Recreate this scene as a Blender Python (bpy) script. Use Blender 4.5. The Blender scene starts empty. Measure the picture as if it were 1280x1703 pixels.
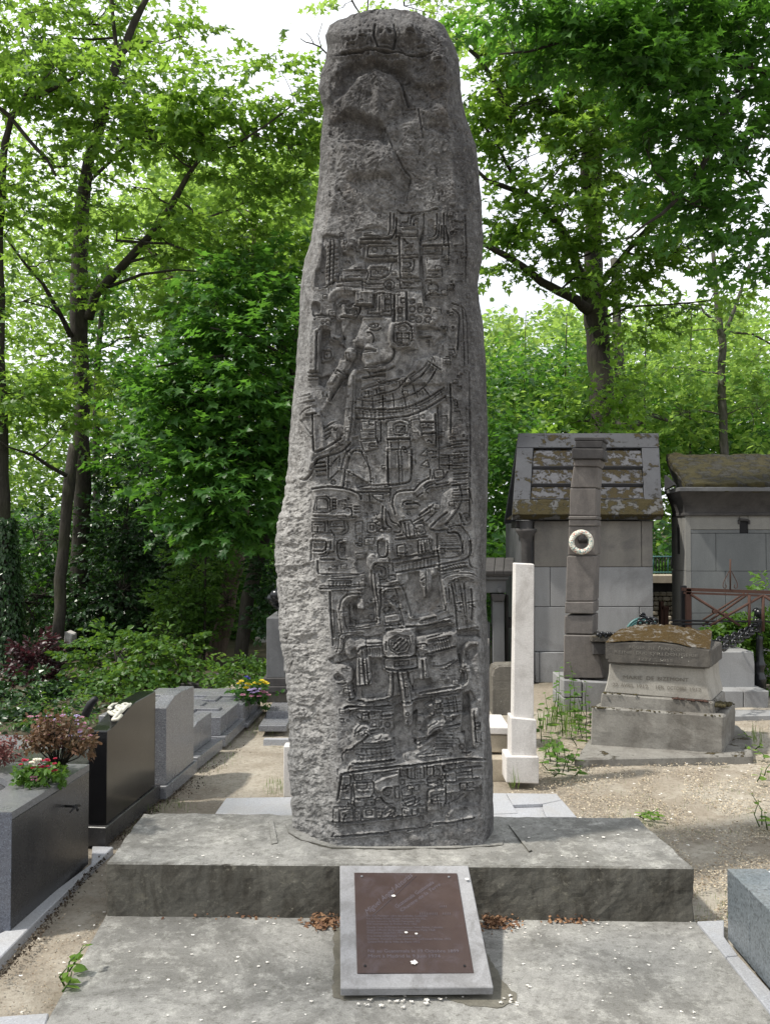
import bpy, bmesh, math, random
import numpy as np
from mathutils import Vector, noise
random.seed(7)
rng = np.random.default_rng(7)
scene = bpy.context.scene
# ---------------------------------------------------------------- camera
F = 1420.0
CAMZ = 1.6
PITCH = math.atan(38.5 / F)
cam_data = bpy.data.cameras.new('camera')
cam = bpy.data.objects.new('camera', cam_data)
scene.collection.objects.link(cam)
cam.location = (0, 0, CAMZ)
cam.rotation_euler = (math.pi / 2 + PITCH, 0, 0)
cam_data.sensor_fit = 'VERTICAL'
cam_data.sensor_height = 24
cam_data.lens = 24 * F / 1703
cam_data.clip_start = 0.05
cam_data.clip_end = 500
scene.camera = cam
# ---------------------------------------------------------------- world
SUN_DIR = Vector((-0.52, -0.16, 0.84)).normalized()      # towards the sun
elev = math.asin(SUN_DIR.z)
azim = math.atan2(SUN_DIR.x, SUN_DIR.y)
world = bpy.data.worlds.new('World')
scene.world = world
world.use_nodes = True
nt = world.node_tree
for n in list(nt.nodes):
    nt.nodes.remove(n)
out = nt.nodes.new('ShaderNodeOutputWorld')
bg = nt.nodes.new('ShaderNodeBackground')
sky = nt.nodes.new('ShaderNodeTexSky')
sky.sky_type = 'NISHITA'
sky.sun_disc = False
sky.sun_elevation = elev
sky.sun_rotation = azim
sky.dust_density = 2.0
tc = nt.nodes.new('ShaderNodeTexCoord')
nz = nt.nodes.new('ShaderNodeTexNoise')
nz.inputs['Scale'].default_value = 2.2
nz.inputs['Detail'].default_value = 5
ramp = nt.nodes.new('ShaderNodeValToRGB')
ramp.color_ramp.elements[0].position = 0.30
ramp.color_ramp.elements[0].color = (0.55, 0.55, 0.55, 1)
ramp.color_ramp.elements[1].position = 0.55
ramp.color_ramp.elements[1].color = (1, 1, 1, 1)
mix = nt.nodes.new('ShaderNodeMix')
mix.data_type = 'RGBA'
mix.inputs['B'].default_value = (13.5, 14.0, 14.6, 1)     # thin bright cloud
nt.links.new(tc.outputs['Generated'], nz.inputs['Vector'])
nt.links.new(nz.outputs['Fac'], ramp.inputs['Fac'])
nt.links.new(ramp.outputs['Color'], mix.inputs['Factor'])
nt.links.new(sky.outputs['Color'], mix.inputs['A'])
nt.links.new(mix.outputs['Result'], bg.inputs['Color'])
bg.inputs['Strength'].default_value = 0.072
nt.links.new(bg.outputs['Background'], out.inputs['Surface'])
sun_data = bpy.data.lights.new('sun', 'SUN')
sun_data.energy = 4.2
sun_data.angle = math.radians(3.0)
sun_data.color = (1.0, 0.95, 0.86)
sun = bpy.data.objects.new('sun', sun_data)
scene.collection.objects.link(sun)
sun.rotation_euler = SUN_DIR.to_track_quat('Z', 'Y').to_euler()
vs = scene.view_settings
vs.view_transform = 'Standard'
vs.look = 'None'
vs.exposure = 0.48
vs.gamma = 1
vs.use_curve_mapping = False

# ---------------------------------------------------------------- pixel helpers (design time: photograph pixel -> point of the place)
SA, CA = math.sin(PITCH), math.cos(PITCH)
def ray(px, py):
    u = (px - 640) / F; v = (851.5 - py) / F
    return (u, CA - v * SA, SA + v * CA)
def P(px, py, Y):
    r = ray(px, py); t = Y / r[1]
    return Vector((r[0] * t, Y, CAMZ + r[2] * t))
def G(px, py, z=0.0):
    r = ray(px, py); t = (z - CAMZ) / r[2]
    return Vector((r[0] * t, r[1] * t, z))
def PX(w, Y):
    return w / F * Y

# ---------------------------------------------------------------- object helpers
COL = scene.collection
def tag(o, label=None, cat=None, group=None, kind=None):
    if label: o['label'] = label
    if cat: o['category'] = cat
    if group: o['group'] = group
    if kind: o['kind'] = kind
    return o
def thing(name, loc, label, cat, group=None):
    o = bpy.data.objects.new(name, None)
    o.empty_display_size = 0.1
    COL.objects.link(o); o.location = loc
    return tag(o, label, cat, group)
def origin_of(o):
    v = Vector((0, 0, 0))
    while o is not None:
        v += o.location; o = o.parent
    return v
def link(name, me, mat, parent=None, off=None):
    o = bpy.data.objects.new(name, me)
    COL.objects.link(o)
    if mat is not None and len(me.materials) == 0: me.materials.append(mat)
    if parent is not None: o.parent = parent
    return o
def np_mesh(name, V, faces, mat, parent=None, smooth=True, loc=None, tone=None, attrs=None):
    """faces: list of (m,k) index arrays"""
    V = np.asarray(V, dtype=np.float64)
    off = np.array(origin_of(parent)) if parent is not None else (np.array(loc) if loc is not None else np.zeros(3))
    me = bpy.data.meshes.new(name)
    me.vertices.add(len(V))
    me.vertices.foreach_set('co', (V - off).astype(np.float32).ravel())
    if not isinstance(faces, list): faces = [faces]
    loops = np.concatenate([f.ravel() for f in faces]).astype(np.int32)
    cnt = np.concatenate([np.full(len(f), f.shape[1]) for f in faces]).astype(np.int32)
    start = np.concatenate([[0], np.cumsum(cnt)[:-1]]).astype(np.int32)
    me.loops.add(len(loops)); me.loops.foreach_set('vertex_index', loops)
    me.polygons.add(len(cnt)); me.polygons.foreach_set('loop_start', start)
    try: me.polygons.foreach_set('loop_total', cnt)
    except Exception: pass
    me.polygons.foreach_set('use_smooth', np.full(len(cnt), smooth))
    if tone is not None:
        a = me.attributes.new('tone', 'FLOAT', 'FACE'); a.data.foreach_set('value', tone.astype(np.float32))
    for k, v in (attrs or {}).items():
        a = me.attributes.new(k, 'FLOAT', 'POINT'); a.data.foreach_set('value', np.asarray(v, dtype=np.float32))
    me.update(calc_edges=True)
    me.validate()
    o = link(name, me, mat, parent)
    if parent is None and loc is not None: o.location = loc
    return o

class MB:
    def __init__(s): s.v = []; s.f = []; s.sm = []
    def add(s, vs_, fs, smooth=False):
        b = len(s.v); s.v += [tuple(v) for v in vs_]
        for f in fs: s.f.append(tuple(i + b for i in f)); s.sm.append(smooth)
    def box(s, x0, x1, y0, y1, z0, z1):
        s.prism([(x0, y0), (x1, y0), (x1, y1), (x0, y1)], z0, z1)
    def prism(s, poly, z0, z1):
        n = len(poly)
        a = sum(poly[i][0] * poly[(i + 1) % n][1] - poly[(i + 1) % n][0] * poly[i][1] for i in range(n))
        if a < 0: poly = poly[::-1]
        vs_ = [(p[0], p[1], z0) for p in poly] + [(p[0], p[1], z1) for p in poly]
        s.add(vs_, [tuple(range(n))[::-1], tuple(range(n, 2 * n))] + [(i, (i + 1) % n, n + (i + 1) % n, n + i) for i in range(n)])
    def extr(s, pts, d):
        """planar loop of 3D points swept by vector d"""
        n = len(pts); d = Vector(d)
        q = [Vector(p) + d for p in pts]
        s.add([*pts, *q], [tuple(range(n)), tuple(range(n, 2 * n))[::-1]] + [(i, n + i, n + (i + 1) % n, (i + 1) % n) for i in range(n)])
    def hexa(s, a, b):
        """two quads a (front) and b (back), matching corners"""
        s.add([*a, *b], [(0, 1, 2, 3), (7, 6, 5, 4), (0, 4, 5, 1), (1, 5, 6, 2), (2, 6, 7, 3), (3, 7, 4, 0)])
    def tube(s, pts, rad, seg=8, cap=True, smooth=True):
        pts = [Vector(p) for p in pts]
        if not hasattr(rad, '__len__'): rad = [rad] * len(pts)
        b = len(s.v); prev = None
        for i, p in enumerate(pts):
            t = (pts[min(i + 1, len(pts) - 1)] - pts[max(i - 1, 0)]).normalized()
            if prev is None:
                u = t.orthogonal().normalized()
            else:
                u = (prev - t * prev.dot(t)).normalized()
            prev = u; w = t.cross(u)
            for k in range(seg):
                a = 2 * math.pi * k / seg
                s.v.append(tuple(p + (u * math.cos(a) + w * math.sin(a)) * rad[i]))
        for i in range(len(pts) - 1):
            for k in range(seg):
                k2 = (k + 1) % seg
                s.f.append((b + i * seg + k, b + i * seg + k2, b + (i + 1) * seg + k2, b + (i + 1) * seg + k)); s.sm.append(smooth)
        if cap:
            s.f.append(tuple(b + k for k in range(seg))[::-1]); s.sm.append(False)
            s.f.append(tuple(b + (len(pts) - 1) * seg + k for k in range(seg))); s.sm.append(False)
    def lathe(s, c, prof, seg=20):
        c = Vector(c); b = len(s.v); n = len(prof)
        for r, z in prof:
            for k in range(seg):
                a = 2 * math.pi * k / seg
                s.v.append((c.x + r * math.cos(a), c.y + r * math.sin(a), c.z + z))
        for i in range(n - 1):
            for k in range(seg):
                k2 = (k + 1) % seg
                s.f.append((b + i * seg + k, b + i * seg + k2, b + (i + 1) * seg + k2, b + (i + 1) * seg + k)); s.sm.append(True)
        s.f.append(tuple(b + k for k in range(seg))[::-1]); s.sm.append(False)
        s.f.append(tuple(b + (n - 1) * seg + k for k in range(seg))); s.sm.append(False)
    def torus(s, c, R, r, axis=(0, 1, 0), seg=24, rs=10, stretch=1.0, up=(0, 0, 1)):
        c = Vector(c); n = Vector(axis).normalized(); a1 = Vector(up); a1 = (a1 - n * a1.dot(n)).normalized(); a2 = n.cross(a1)
        b = len(s.v)
        for i in range(seg):
            t = 2 * math.pi * i / seg
            rd = a1 * math.cos(t) * stretch + a2 * math.sin(t)
            o = a1 * math.cos(t) + a2 * math.sin(t)
            for k in range(rs):
                q = 2 * math.pi * k / rs
                s.v.append(tuple(c + rd * R + o * r * math.cos(q) + n * r * math.sin(q)))
        for i in range(seg):
            for k in range(rs):
                i2 = (i + 1) % seg; k2 = (k + 1) % rs
                s.f.append((b + i * rs + k, b + i2 * rs + k, b + i2 * rs + k2, b + i * rs + k2)); s.sm.append(True)
    def build(s, name, mat, parent=None, bevel=0.0, loc=None, seg=1, jit=0.0):
        off = origin_of(parent) if parent is not None else (Vector(loc) if loc is not None else Vector((0, 0, 0)))
        bm = bmesh.new()
        vv = [bm.verts.new(Vector(v) - off) for v in s.v]
        for f, sm in zip(s.f, s.sm):
            try:
                q = bm.faces.new([vv[i] for i in f]); q.smooth = sm
            except ValueError: pass
        bmesh.ops.recalc_face_normals(bm, faces=bm.faces)
        if bevel > 0:
            es = [e for e in bm.edges if len(e.link_faces) == 2 and e.calc_face_angle(0) > 0.5]
            bmesh.ops.bevel(bm, geom=es, offset=bevel, offset_type='OFFSET', segments=seg, profile=0.6, affect='EDGES', clamp_overlap=True)
        if jit > 0:
            for v in bm.verts:
                v.co += Vector(noise.noise_vector((v.co + off) * 7)) * jit
        me = bpy.data.meshes.new(name); bm.to_mesh(me); bm.free()
        o = link(name, me, mat, parent)
        if parent is None and loc is not None: o.location = loc
        return o
def part(name, mat, parent, fn, bevel=0.004, **kw):
    m = MB(); fn(m); return m.build(name, mat, parent, bevel=bevel, **kw)
def worn_edges(o, size, amp, bev=None):
    """subdivide a part and roughen it a little (old stone)"""
    bm = bmesh.new(); bm.from_mesh(o.data)
    L = max(o.dimensions) if max(o.dimensions) > 0 else 1
    for _ in range(7):
        es = [e for e in bm.edges if e.calc_length() > size]
        if not es: break
        bmesh.ops.subdivide_edges(bm, edges=es, cuts=1, use_grid_fill=True)
    bmesh.ops.triangulate(bm, faces=[f for f in bm.faces if len(f.verts) > 4])
    off = origin_of(o)
    bm.normal_update()
    for v in bm.verts:
        n = noise.fractal((v.co + off) * 9, 0.7, 2.1, 4) * amp
        v.co += v.normal * n
    for f in bm.faces: f.smooth = False
    bm.to_mesh(o.data); bm.free()

# ---------------------------------------------------------------- materials
class NT:
    def __init__(s, name):
        s.m = bpy.data.materials.new(name); s.m.use_nodes = True
        s.t = s.m.node_tree
        for n in list(s.t.nodes): s.t.nodes.remove(n)
        s.out = s.n('ShaderNodeOutputMaterial')
        s.co = s.n('ShaderNodeTexCoord').outputs['Object']
        s.geo = s.n('ShaderNodeNewGeometry')
    def n(s, typ, **kw):
        x = s.t.nodes.new(typ)
        for k, v in kw.items():
            if k in x.inputs: s.set(x.inputs[k], v)
            else: setattr(x, k, v)
        return x
    def set(s, inp, v):
        if hasattr(v, 'links') or isinstance(v, bpy.types.NodeSocket): s.t.links.new(v, inp)
        else:
            if hasattr(inp.default_value, '__len__') and hasattr(v, '__len__') and len(v) == 3 and len(inp.default_value) == 4: v = (*v, 1)
            inp.default_value = v
    def noise(s, scale, detail=4, rough=0.55, dist=0.0, vec=None):
        x = s.n('ShaderNodeTexNoise', Scale=scale, Detail=detail, Roughness=rough, Distortion=dist)
        s.set(x.inputs['Vector'], vec if vec is not None else s.co); return x.outputs['Fac']
    def vor(s, scale, feature='F1', out='Distance', rand=1.0, vec=None):
        x = s.n('ShaderNodeTexVoronoi', feature=feature, Scale=scale, Randomness=rand)
        s.set(x.inputs['Vector'], vec if vec is not None else s.co); return x.outputs[out]
    def scaled(s, v):
        x = s.n('ShaderNodeMapping'); s.set(x.inputs['Vector'], s.co); x.inputs['Scale'].default_value = v; return x.outputs['Vector']
    def ramp(s, fac, stops, interp='LINEAR'):
        x = s.n('ShaderNodeValToRGB'); cr = x.color_ramp; cr.interpolation = interp
        while len(cr.elements) > 1: cr.elements.remove(cr.elements[0])
        cr.elements[0].position = stops[0][0]
        def c4(c): return (c, c, c, 1) if not hasattr(c, '__len__') else (*c[:3], 1)
        cr.elements[0].color = c4(stops[0][1])
        for p, c in stops[1:]:
            e = cr.elements.new(p); e.color = c4(c)
        s.set(x.inputs['Fac'], fac); return x.outputs['Color']
    def mix(s, f, a, b, mode='MIX'):
        x = s.n('ShaderNodeMix', data_type='RGBA', blend_type=mode)
        for k, v in (('Factor', f), ('A', a), ('B', b)):
            inp = [i for i in x.inputs if i.name == k and i.enabled][0]
            s.set(inp, v)
        return [o for o in x.outputs if o.enabled][0]
    def math(s, op, a, b=0.0, clamp=False):
        x = s.n('ShaderNodeMath', operation=op, use_clamp=clamp)
        s.set(x.inputs[0], a); s.set(x.inputs[1], b); return x.outputs[0]
    def attr(s, name):
        return s.n('ShaderNodeAttribute', attribute_name=name).outputs['Fac']
    def nz_(s):
        x = s.n('ShaderNodeSeparateXYZ'); s.set(x.inputs[0], s.geo.outputs['Normal']); return x.outputs
    def pos(s):
        x = s.n('ShaderNodeSeparateXYZ'); s.set(x.inputs[0], s.geo.outputs['Position']); return x.outputs
    def bump(s, h, strength=0.5, dist=0.01, prev=None):
        x = s.n('ShaderNodeBump', Strength=strength, Distance=dist); s.set(x.inputs['Height'], h)
        if prev is not None: s.set(x.inputs['Normal'], prev)
        return x.outputs['Normal']
    def pbr(s, col, rough=0.8, normal=None, spec=0.4, metal=0.0, **kw):
        x = s.n('ShaderNodeBsdfPrincipled'); s.set(x.inputs['Base Color'], col); s.set(x.inputs['Roughness'], rough)
        s.set(x.inputs['Specular IOR Level'], spec); s.set(x.inputs['Metallic'], metal)
        for k, v in kw.items(): s.set(x.inputs[k], v)
        if normal is not None: s.set(x.inputs['Normal'], normal)
        s.t.links.new(x.outputs[0], s.out.inputs['Surface']); return s.m

def stone(name, c1, c2, dirt=(0.07, 0.065, 0.06), dirt_amt=0.5, scale=3.0, grain=90, moss=0.0, mosscol=(0.10, 0.075, 0.02), bumps=0.4, streak=0.4, rough=0.88, moss_scale=5.0, speck=0.0, moss_any=False):
    m = NT(name)
    col = m.mix(m.noise(scale, 6, 0.62), c1, c2)
    st = m.noise(1.0, 6, 0.65, 0.3, vec=m.scaled((scale * 3.0, scale * 3.0, scale * 0.8)))
    col = m.mix(m.math('MULTIPLY', m.ramp(st, [(0.42, 0.0), (0.66, 1.0)]), streak), col, dirt)
    bl = m.noise(scale * 0.8, 8, 0.7, 0.5)
    col = m.mix(m.math('MULTIPLY', m.ramp(bl, [(0.48, 0.0), (0.60, 1.0)]), dirt_amt), col, dirt)
    g = m.noise(grain, 3, 0.8)
    col = m.mix(m.ramp(g, [(0.3, 0.55), (0.7, 0.0)]), col, m.mix(0.5, col, (0.02, 0.02, 0.02)))
    if speck > 0:
        v = m.vor(38.0)
        msk = m.math('MULTIPLY', m.ramp(v, [(0.10, 1.0), (0.18, 0.0)]), m.ramp(m.noise(6, 3), [(0.5, 0.0), (0.62, speck)]))
        col = m.mix(msk, col, (0.5, 0.5, 0.44))
    h = m.math('ADD', m.math('MULTIPLY', g, 0.35), m.noise(grain * 0.2, 6, 0.7))
    nrm = m.bump(h, bumps, 0.006)
    if moss > 0:
        mz = m.noise(moss_scale, 7, 0.72, 0.2)
        up = m.ramp(m.nz_()[2], [(0.15, 0.0), (0.6, 1.0)]) if not moss_any else 1.0
        mk = m.math('MULTIPLY', m.ramp(mz, [(0.62 - moss * 0.3, 0.0), (0.66 - moss * 0.3, 1.0)]), up)
        mc = m.mix(m.noise(40, 4, 0.8), m.mix(m.noise(7, 3), mosscol, (mosscol[0] * 1.9, mosscol[1] * 1.7, mosscol[2])), (0.03, 0.025, 0.01))
        col = m.mix(mk, col, mc)
        nrm = m.bump(m.math('MULTIPLY', mk, m.math('ADD', 0.6, m.noise(60, 3, 0.8))), 0.9, 0.015, nrm)
    return m.pbr(col, rough, nrm, 0.25)
def granite(name, base, dark, light, scale=240, polish=0.12, spec=0.5, dust=0.25):
    m = NT(name)
    v = m.vor(scale, out='Color')
    g = m.ramp(m.n('ShaderNodeSeparateColor', Color=v).outputs[0], [(0.0, dark), (0.25, base), (0.75, base), (0.9, light)], 'CONSTANT')
    col = m.mix(0.45, g, base)
    dn = m.ramp(m.noise(4, 7, 0.7, 0.4), [(0.4, 0.0), (0.7, 1.0)])
    up = m.ramp(m.nz_()[2], [(0.3, 0.25), (0.8, 1.0)])
    col = m.mix(m.math('MULTIPLY', m.math('MULTIPLY', dn, up), dust), col, (0.30, 0.28, 0.25))
    rough = m.math('ADD', polish, m.math('MULTIPLY', m.noise(7, 6, 0.7), 0.25))
    return m.pbr(col, rough, m.bump(m.noise(30, 5, 0.6), 0.06, 0.004), spec)
def plain(name, col, rough=0.6, metal=0.0, var=0.3, scale=20, spec=0.4, bumps=0.2):
    m = NT(name)
    c = m.mix(m.math('MULTIPLY', m.noise(scale, 5, 0.7), var * 2), col, tuple(x * 0.35 for x in col))
    return m.pbr(c, rough, m.bump(m.noise(scale * 3, 4), bumps, 0.003), spec, metal)
def foliage(name, dark, light, trans=0.5, tcol=None, rough=0.45):
    m = NT(name)
    t = m.attr('tone')
    col = m.mix(t, dark, light)
    d = m.n('ShaderNodeBsdfPrincipled'); m.set(d.inputs['Base Color'], col); m.set(d.inputs['Roughness'], rough); m.set(d.inputs['Specular IOR Level'], 0.35)
    tr = m.n('ShaderNodeBsdfTranslucent')
    tc_ = tcol or (light[0] * 2.1, light[1] * 2.0, light[2] * 0.8)
    m.set(tr.inputs['Color'], m.mix(t, tuple(x * 0.55 for x in tc_), tc_))
    mx = m.n('ShaderNodeMixShader'); m.set(mx.inputs[0], trans)
    m.t.links.new(d.outputs[0], mx.inputs[1]); m.t.links.new(tr.outputs[0], mx.inputs[2])
    m.t.links.new(mx.outputs[0], m.out.inputs['Surface'])
    return m.m
def bark(name, c1, c2, scale=6, green=0.2):
    m = NT(name)
    v = m.scaled((scale * 4, scale * 4, scale))
    n1 = m.noise(1.0, 7, 0.7, 0.6, vec=v)
    col = m.mix(m.ramp(n1, [(0.35, 0.0), (0.65, 1.0)]), c1, c2)
    col = m.mix(m.math('MULTIPLY', m.ramp(m.noise(2.5, 5), [(0.45, 0.0), (0.6, 1.0)]), green), col, (0.06, 0.07, 0.03))
    return m.pbr(col, 0.9, m.bump(n1, 0.8, 0.02), 0.2)

M = {}
M['concrete'] = stone('concrete', (0.30, 0.28, 0.24), (0.19, 0.175, 0.15), (0.085, 0.078, 0.066), 0.55, 2.2, 120, bumps=0.35, streak=0.25, speck=0.9)
M['concrete_front'] = stone('concrete_front', (0.15, 0.135, 0.11), (0.10, 0.09, 0.075), (0.05, 0.045, 0.035), 0.55, 3.0, 110, bumps=0.5, streak=0.5, speck=0.5)
M['granite_mid'] = granite('granite_mid', (0.16, 0.165, 0.18), (0.05, 0.05, 0.06), (0.34, 0.35, 0.37))
M['granite_blue'] = granite('granite_blue', (0.075, 0.085, 0.11), (0.015, 0.018, 0.03), (0.16, 0.19, 0.24), 300, 0.15)
M['granite_dark'] = granite('granite_dark', (0.035, 0.035, 0.037), (0.02, 0.02, 0.022), (0.06, 0.06, 0.065), 300, 0.14)
M['granite_black'] = granite('granite_black', (0.008, 0.008, 0.009), (0.004, 0.004, 0.005), (0.014, 0.014, 0.016), 300, 0.04, 0.55, 0.05)
M['granite_light'] = granite('granite_light', (0.33, 0.34, 0.365), (0.22, 0.22, 0.24), (0.46, 0.47, 0.49), 260, 0.4, dust=.45)
M['granite_grey'] = granite('granite_grey', (0.13, 0.15, 0.165), (0.04, 0.045, 0.05), (0.22, 0.25, 0.27), 150, 0.22)
M['limestone'] = stone('limestone', (0.76, 0.735, 0.71), (0.56, 0.535, 0.515), (0.30, 0.27, 0.245), 0.42, 4, 120, bumps=0.2, streak=0.12)
M['limestone_warm'] = stone('limestone_warm', (0.52, 0.46, 0.37), (0.40, 0.35, 0.27), (0.18, 0.15, 0.12), 0.3, 4, 120, bumps=0.3, streak=0.2)
M['ashlar'] = stone('ashlar', (0.30, 0.305, 0.31), (0.24, 0.24, 0.242), (0.13, 0.125, 0.125), 0.55, 1.3, 90, bumps=0.2, streak=0.35)
M['ashlar_dark'] = stone('ashlar_dark', (0.15, 0.155, 0.16), (0.11, 0.11, 0.115), (0.055, 0.055, 0.06), 0.6, 1.4, 90, bumps=0.3, streak=0.4)
M['sooty'] = stone('sooty', (0.085, 0.08, 0.078), (0.055, 0.052, 0.052), (0.022, 0.021, 0.022), 0.5, 2.5, 90, bumps=0.5)
M['ashlar_band'] = stone('ashlar_band', (0.24, 0.225, 0.20), (0.17, 0.16, 0.145), (0.075, 0.072, 0.075), 0.6, 1.3, 90, bumps=0.2, streak=0.35)
M['sooty_brown'] = stone('sooty_brown', (0.20, 0.18, 0.165), (0.135, 0.122, 0.115), (0.05, 0.046, 0.045), 0.45, 2.5, 80, bumps=0.6)
M['roof'] = stone('roof', (0.10, 0.102, 0.112), (0.07, 0.07, 0.078), (0.05, 0.05, 0.055), 0.4, 3, 90, moss=0.47, mosscol=(0.022, 0.016, 0.008), bumps=0.4, moss_scale=9.0)
M['roof_frame'] = stone('roof_frame', (0.085, 0.088, 0.098), (0.055, 0.057, 0.064), (0.05, 0.05, 0.055), 0.4, 3, 90, moss=0.2, mosscol=(0.03, 0.023, 0.010), bumps=0.4, moss_scale=6.0)
M['roof_mossy'] = stone('roof_mossy', (0.10, 0.10, 0.10), (0.07, 0.07, 0.07), (0.04, 0.04, 0.04), 0.4, 3, 90, moss=0.56, mosscol=(0.026, 0.021, 0.009), bumps=0.6, moss_scale=9.0, moss_any=True)
M['roof_brown'] = stone('roof_brown', (0.035, 0.033, 0.026), (0.02, 0.019, 0.015), (0.03, 0.028, 0.02), 0.4, 3, 90, moss=0.55, mosscol=(0.026, 0.024, 0.010), bumps=0.8, moss_scale=7.0, moss_any=True)
M['mossy_stone'] = stone('mossy_stone', (0.17, 0.155, 0.13), (0.12, 0.11, 0.095), (0.045, 0.04, 0.036), 0.6, 3.5, 70, moss=0.3, mosscol=(0.08, 0.06, 0.02), bumps=0.9, speck=0.6)
M['tomb_stone'] = stone('tomb_stone', (0.26, 0.25, 0.228), (0.185, 0.177, 0.16), (0.08, 0.07, 0.06), 0.5, 3.0, 80, moss=0.12, mosscol=(0.06, 0.045, 0.02), bumps=0.6, streak=0.35)
M['tomb_pale'] = stone('tomb_pale', (0.37, 0.355, 0.32), (0.28, 0.268, 0.24), (0.13, 0.11, 0.09), 0.35, 3.0, 80, bumps=0.5, streak=0.2)
M['tomb_lid'] = stone('tomb_lid', (0.12, 0.11, 0.095), (0.07, 0.066, 0.062), (0.03, 0.028, 0.027), 0.6, 6.0, 70, bumps=0.9, speck=0.9)
M['letters_dark'] = plain('letters_dark', (0.16, 0.145, 0.12), 0.9)
M['letters_pale'] = plain('letters_pale', (0.165, 0.155, 0.14), 0.9)
M['tablet'] = stone('tablet_stone', (0.36, 0.36, 0.37), (0.25, 0.25, 0.26), (0.15, 0.145, 0.14), 0.5, 9, 160, bumps=.3, streak=.2)
M['rust'] = plain('rust', (0.085, 0.042, 0.030), 0.85, 0.2, 0.4, 30)
M['black_iron'] = plain('black_iron', (0.012, 0.013, 0.016), 0.28, 0.3, 0.2, 30, spec=0.6)
M['dark_iron'] = plain('dark_iron', (0.02, 0.02, 0.022), 0.55, 0.4)
M['void'] = plain('dark_inside', (0.01, 0.01, 0.012), 0.9)
M['mortar'] = plain('mortar', (0.6, 0.6, 0.58), 0.9, var=0.1)
M['bark_grey'] = bark('bark_grey', (0.10, 0.095, 0.085), (0.045, 0.042, 0.036), 4)
M['bark_dark'] = bark('bark_dark', (0.05, 0.045, 0.038), (0.02, 0.018, 0.015), 5)
M['bark_brown'] = bark('bark_brown', (0.16, 0.12, 0.095), (0.075, 0.055, 0.045), 4)
# ================================================================ STELE: relief drawn as carved height field
RX0, RY0, RW, RH = 440, 0, 400, 1430
RS = 1.5                                     # raster samples per photograph pixel
HF = np.zeros((int(RH * RS), int(RW * RS)))
def _seg(X, Y, pts):
    d = np.full(X.shape, 1e9)
    for (ax, ay), (bx, by) in zip(pts[:-1], pts[1:]):
        vx, vy = bx - ax, by - ay; L = vx * vx + vy * vy + 1e-9
        t = np.clip(((X - ax) * vx + (Y - ay) * vy) / L, 0, 1)
        d = np.minimum(d, np.hypot(X - ax - t * vx, Y - ay - t * vy))
    return d
def _inside(X, Y, pts):
    r = np.zeros(X.shape, bool); n = len(pts)
    for i in range(n):
        x1, y1 = pts[i]; x2, y2 = pts[(i + 1) % n]
        if y1 == y2: continue
        c = ((y1 > Y) != (y2 > Y)) & (X < (x2 - x1) * (Y - y1) / (y2 - y1) + x1)
        r ^= c
    return r
def _win(pts, m):
    xs = [p[0] for p in pts]; ys = [p[1] for p in pts]
    i0 = max(0, int((min(ys) - m - RY0) * RS)); i1 = min(HF.shape[0], int((max(ys) + m - RY0) * RS) + 1)
    j0 = max(0, int((min(xs) - m - RX0) * RS)); j1 = min(HF.shape[1], int((max(xs) + m - RX0) * RS) + 1)
    if i1 <= i0 or j1 <= j0: return None
    Y, X = np.mgrid[i0:i1, j0:j1]
    return slice(i0, i1), slice(j0, j1), X / RS + RX0, Y / RS + RY0
def smooth_pts(p, it=1):
    for _ in range(it):
        q = [p[0]]
        for a, b in zip(p[:-1], p[1:]):
            q.append((a[0] * .75 + b[0] * .25, a[1] * .75 + b[1] * .25)); q.append((a[0] * .25 + b[0] * .75, a[1] * .25 + b[1] * .75))
        q.append(p[-1]); p = q
    return p
def groove(pts, w=1.1, d=3.0, closed=False):
    if closed: pts = pts + [pts[0]]
    W = _win(pts, 7 * w)
    if W is None: return
    a, b, X, Y = W; s = _seg(X, Y, pts)
    HF[a, b] -= 0.92 * d * np.exp(-(s / w) ** 2) - 0.42 * d * np.exp(-((s - 2.9 * w) / (1.35 * w)) ** 2)
def plateau(pts, h, soft=1.15):
    W = _win(pts, soft * 3)
    if W is None: return
    a, b, X, Y = W; s = _seg(X, Y, pts + [pts[0]])
    s = np.where(_inside(X, Y, pts), s, -s)
    HF[a, b] += h * (0.5 + 0.5 * np.tanh(s / soft * 1.3))
def band(pts, w, h=3.0):
    W = _win(pts, w + 4)
    if W is None: return
    a, b, X, Y = W; s = _seg(X, Y, pts)
    HF[a, b] += h * (0.5 + 0.5 * np.tanh((w / 2 - s) / 0.9))
def dome(x, y, rx, ry, h):
    W = _win([(x - rx, y - ry), (x + rx, y + ry)], max(rx, ry) * 1.2)
    if W is None: return
    a, b, X, Y = W
    HF[a, b] += h * (0.6 if y > 330 else 1.0) * np.exp(-(((X - x) / rx) ** 2 + ((Y - y) / ry) ** 2))
def ell(x, y, rx, ry, n=14):
    return [(x + rx * math.cos(2 * math.pi * i / n), y + ry * math.sin(2 * math.pi * i / n)) for i in range(n)]
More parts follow.
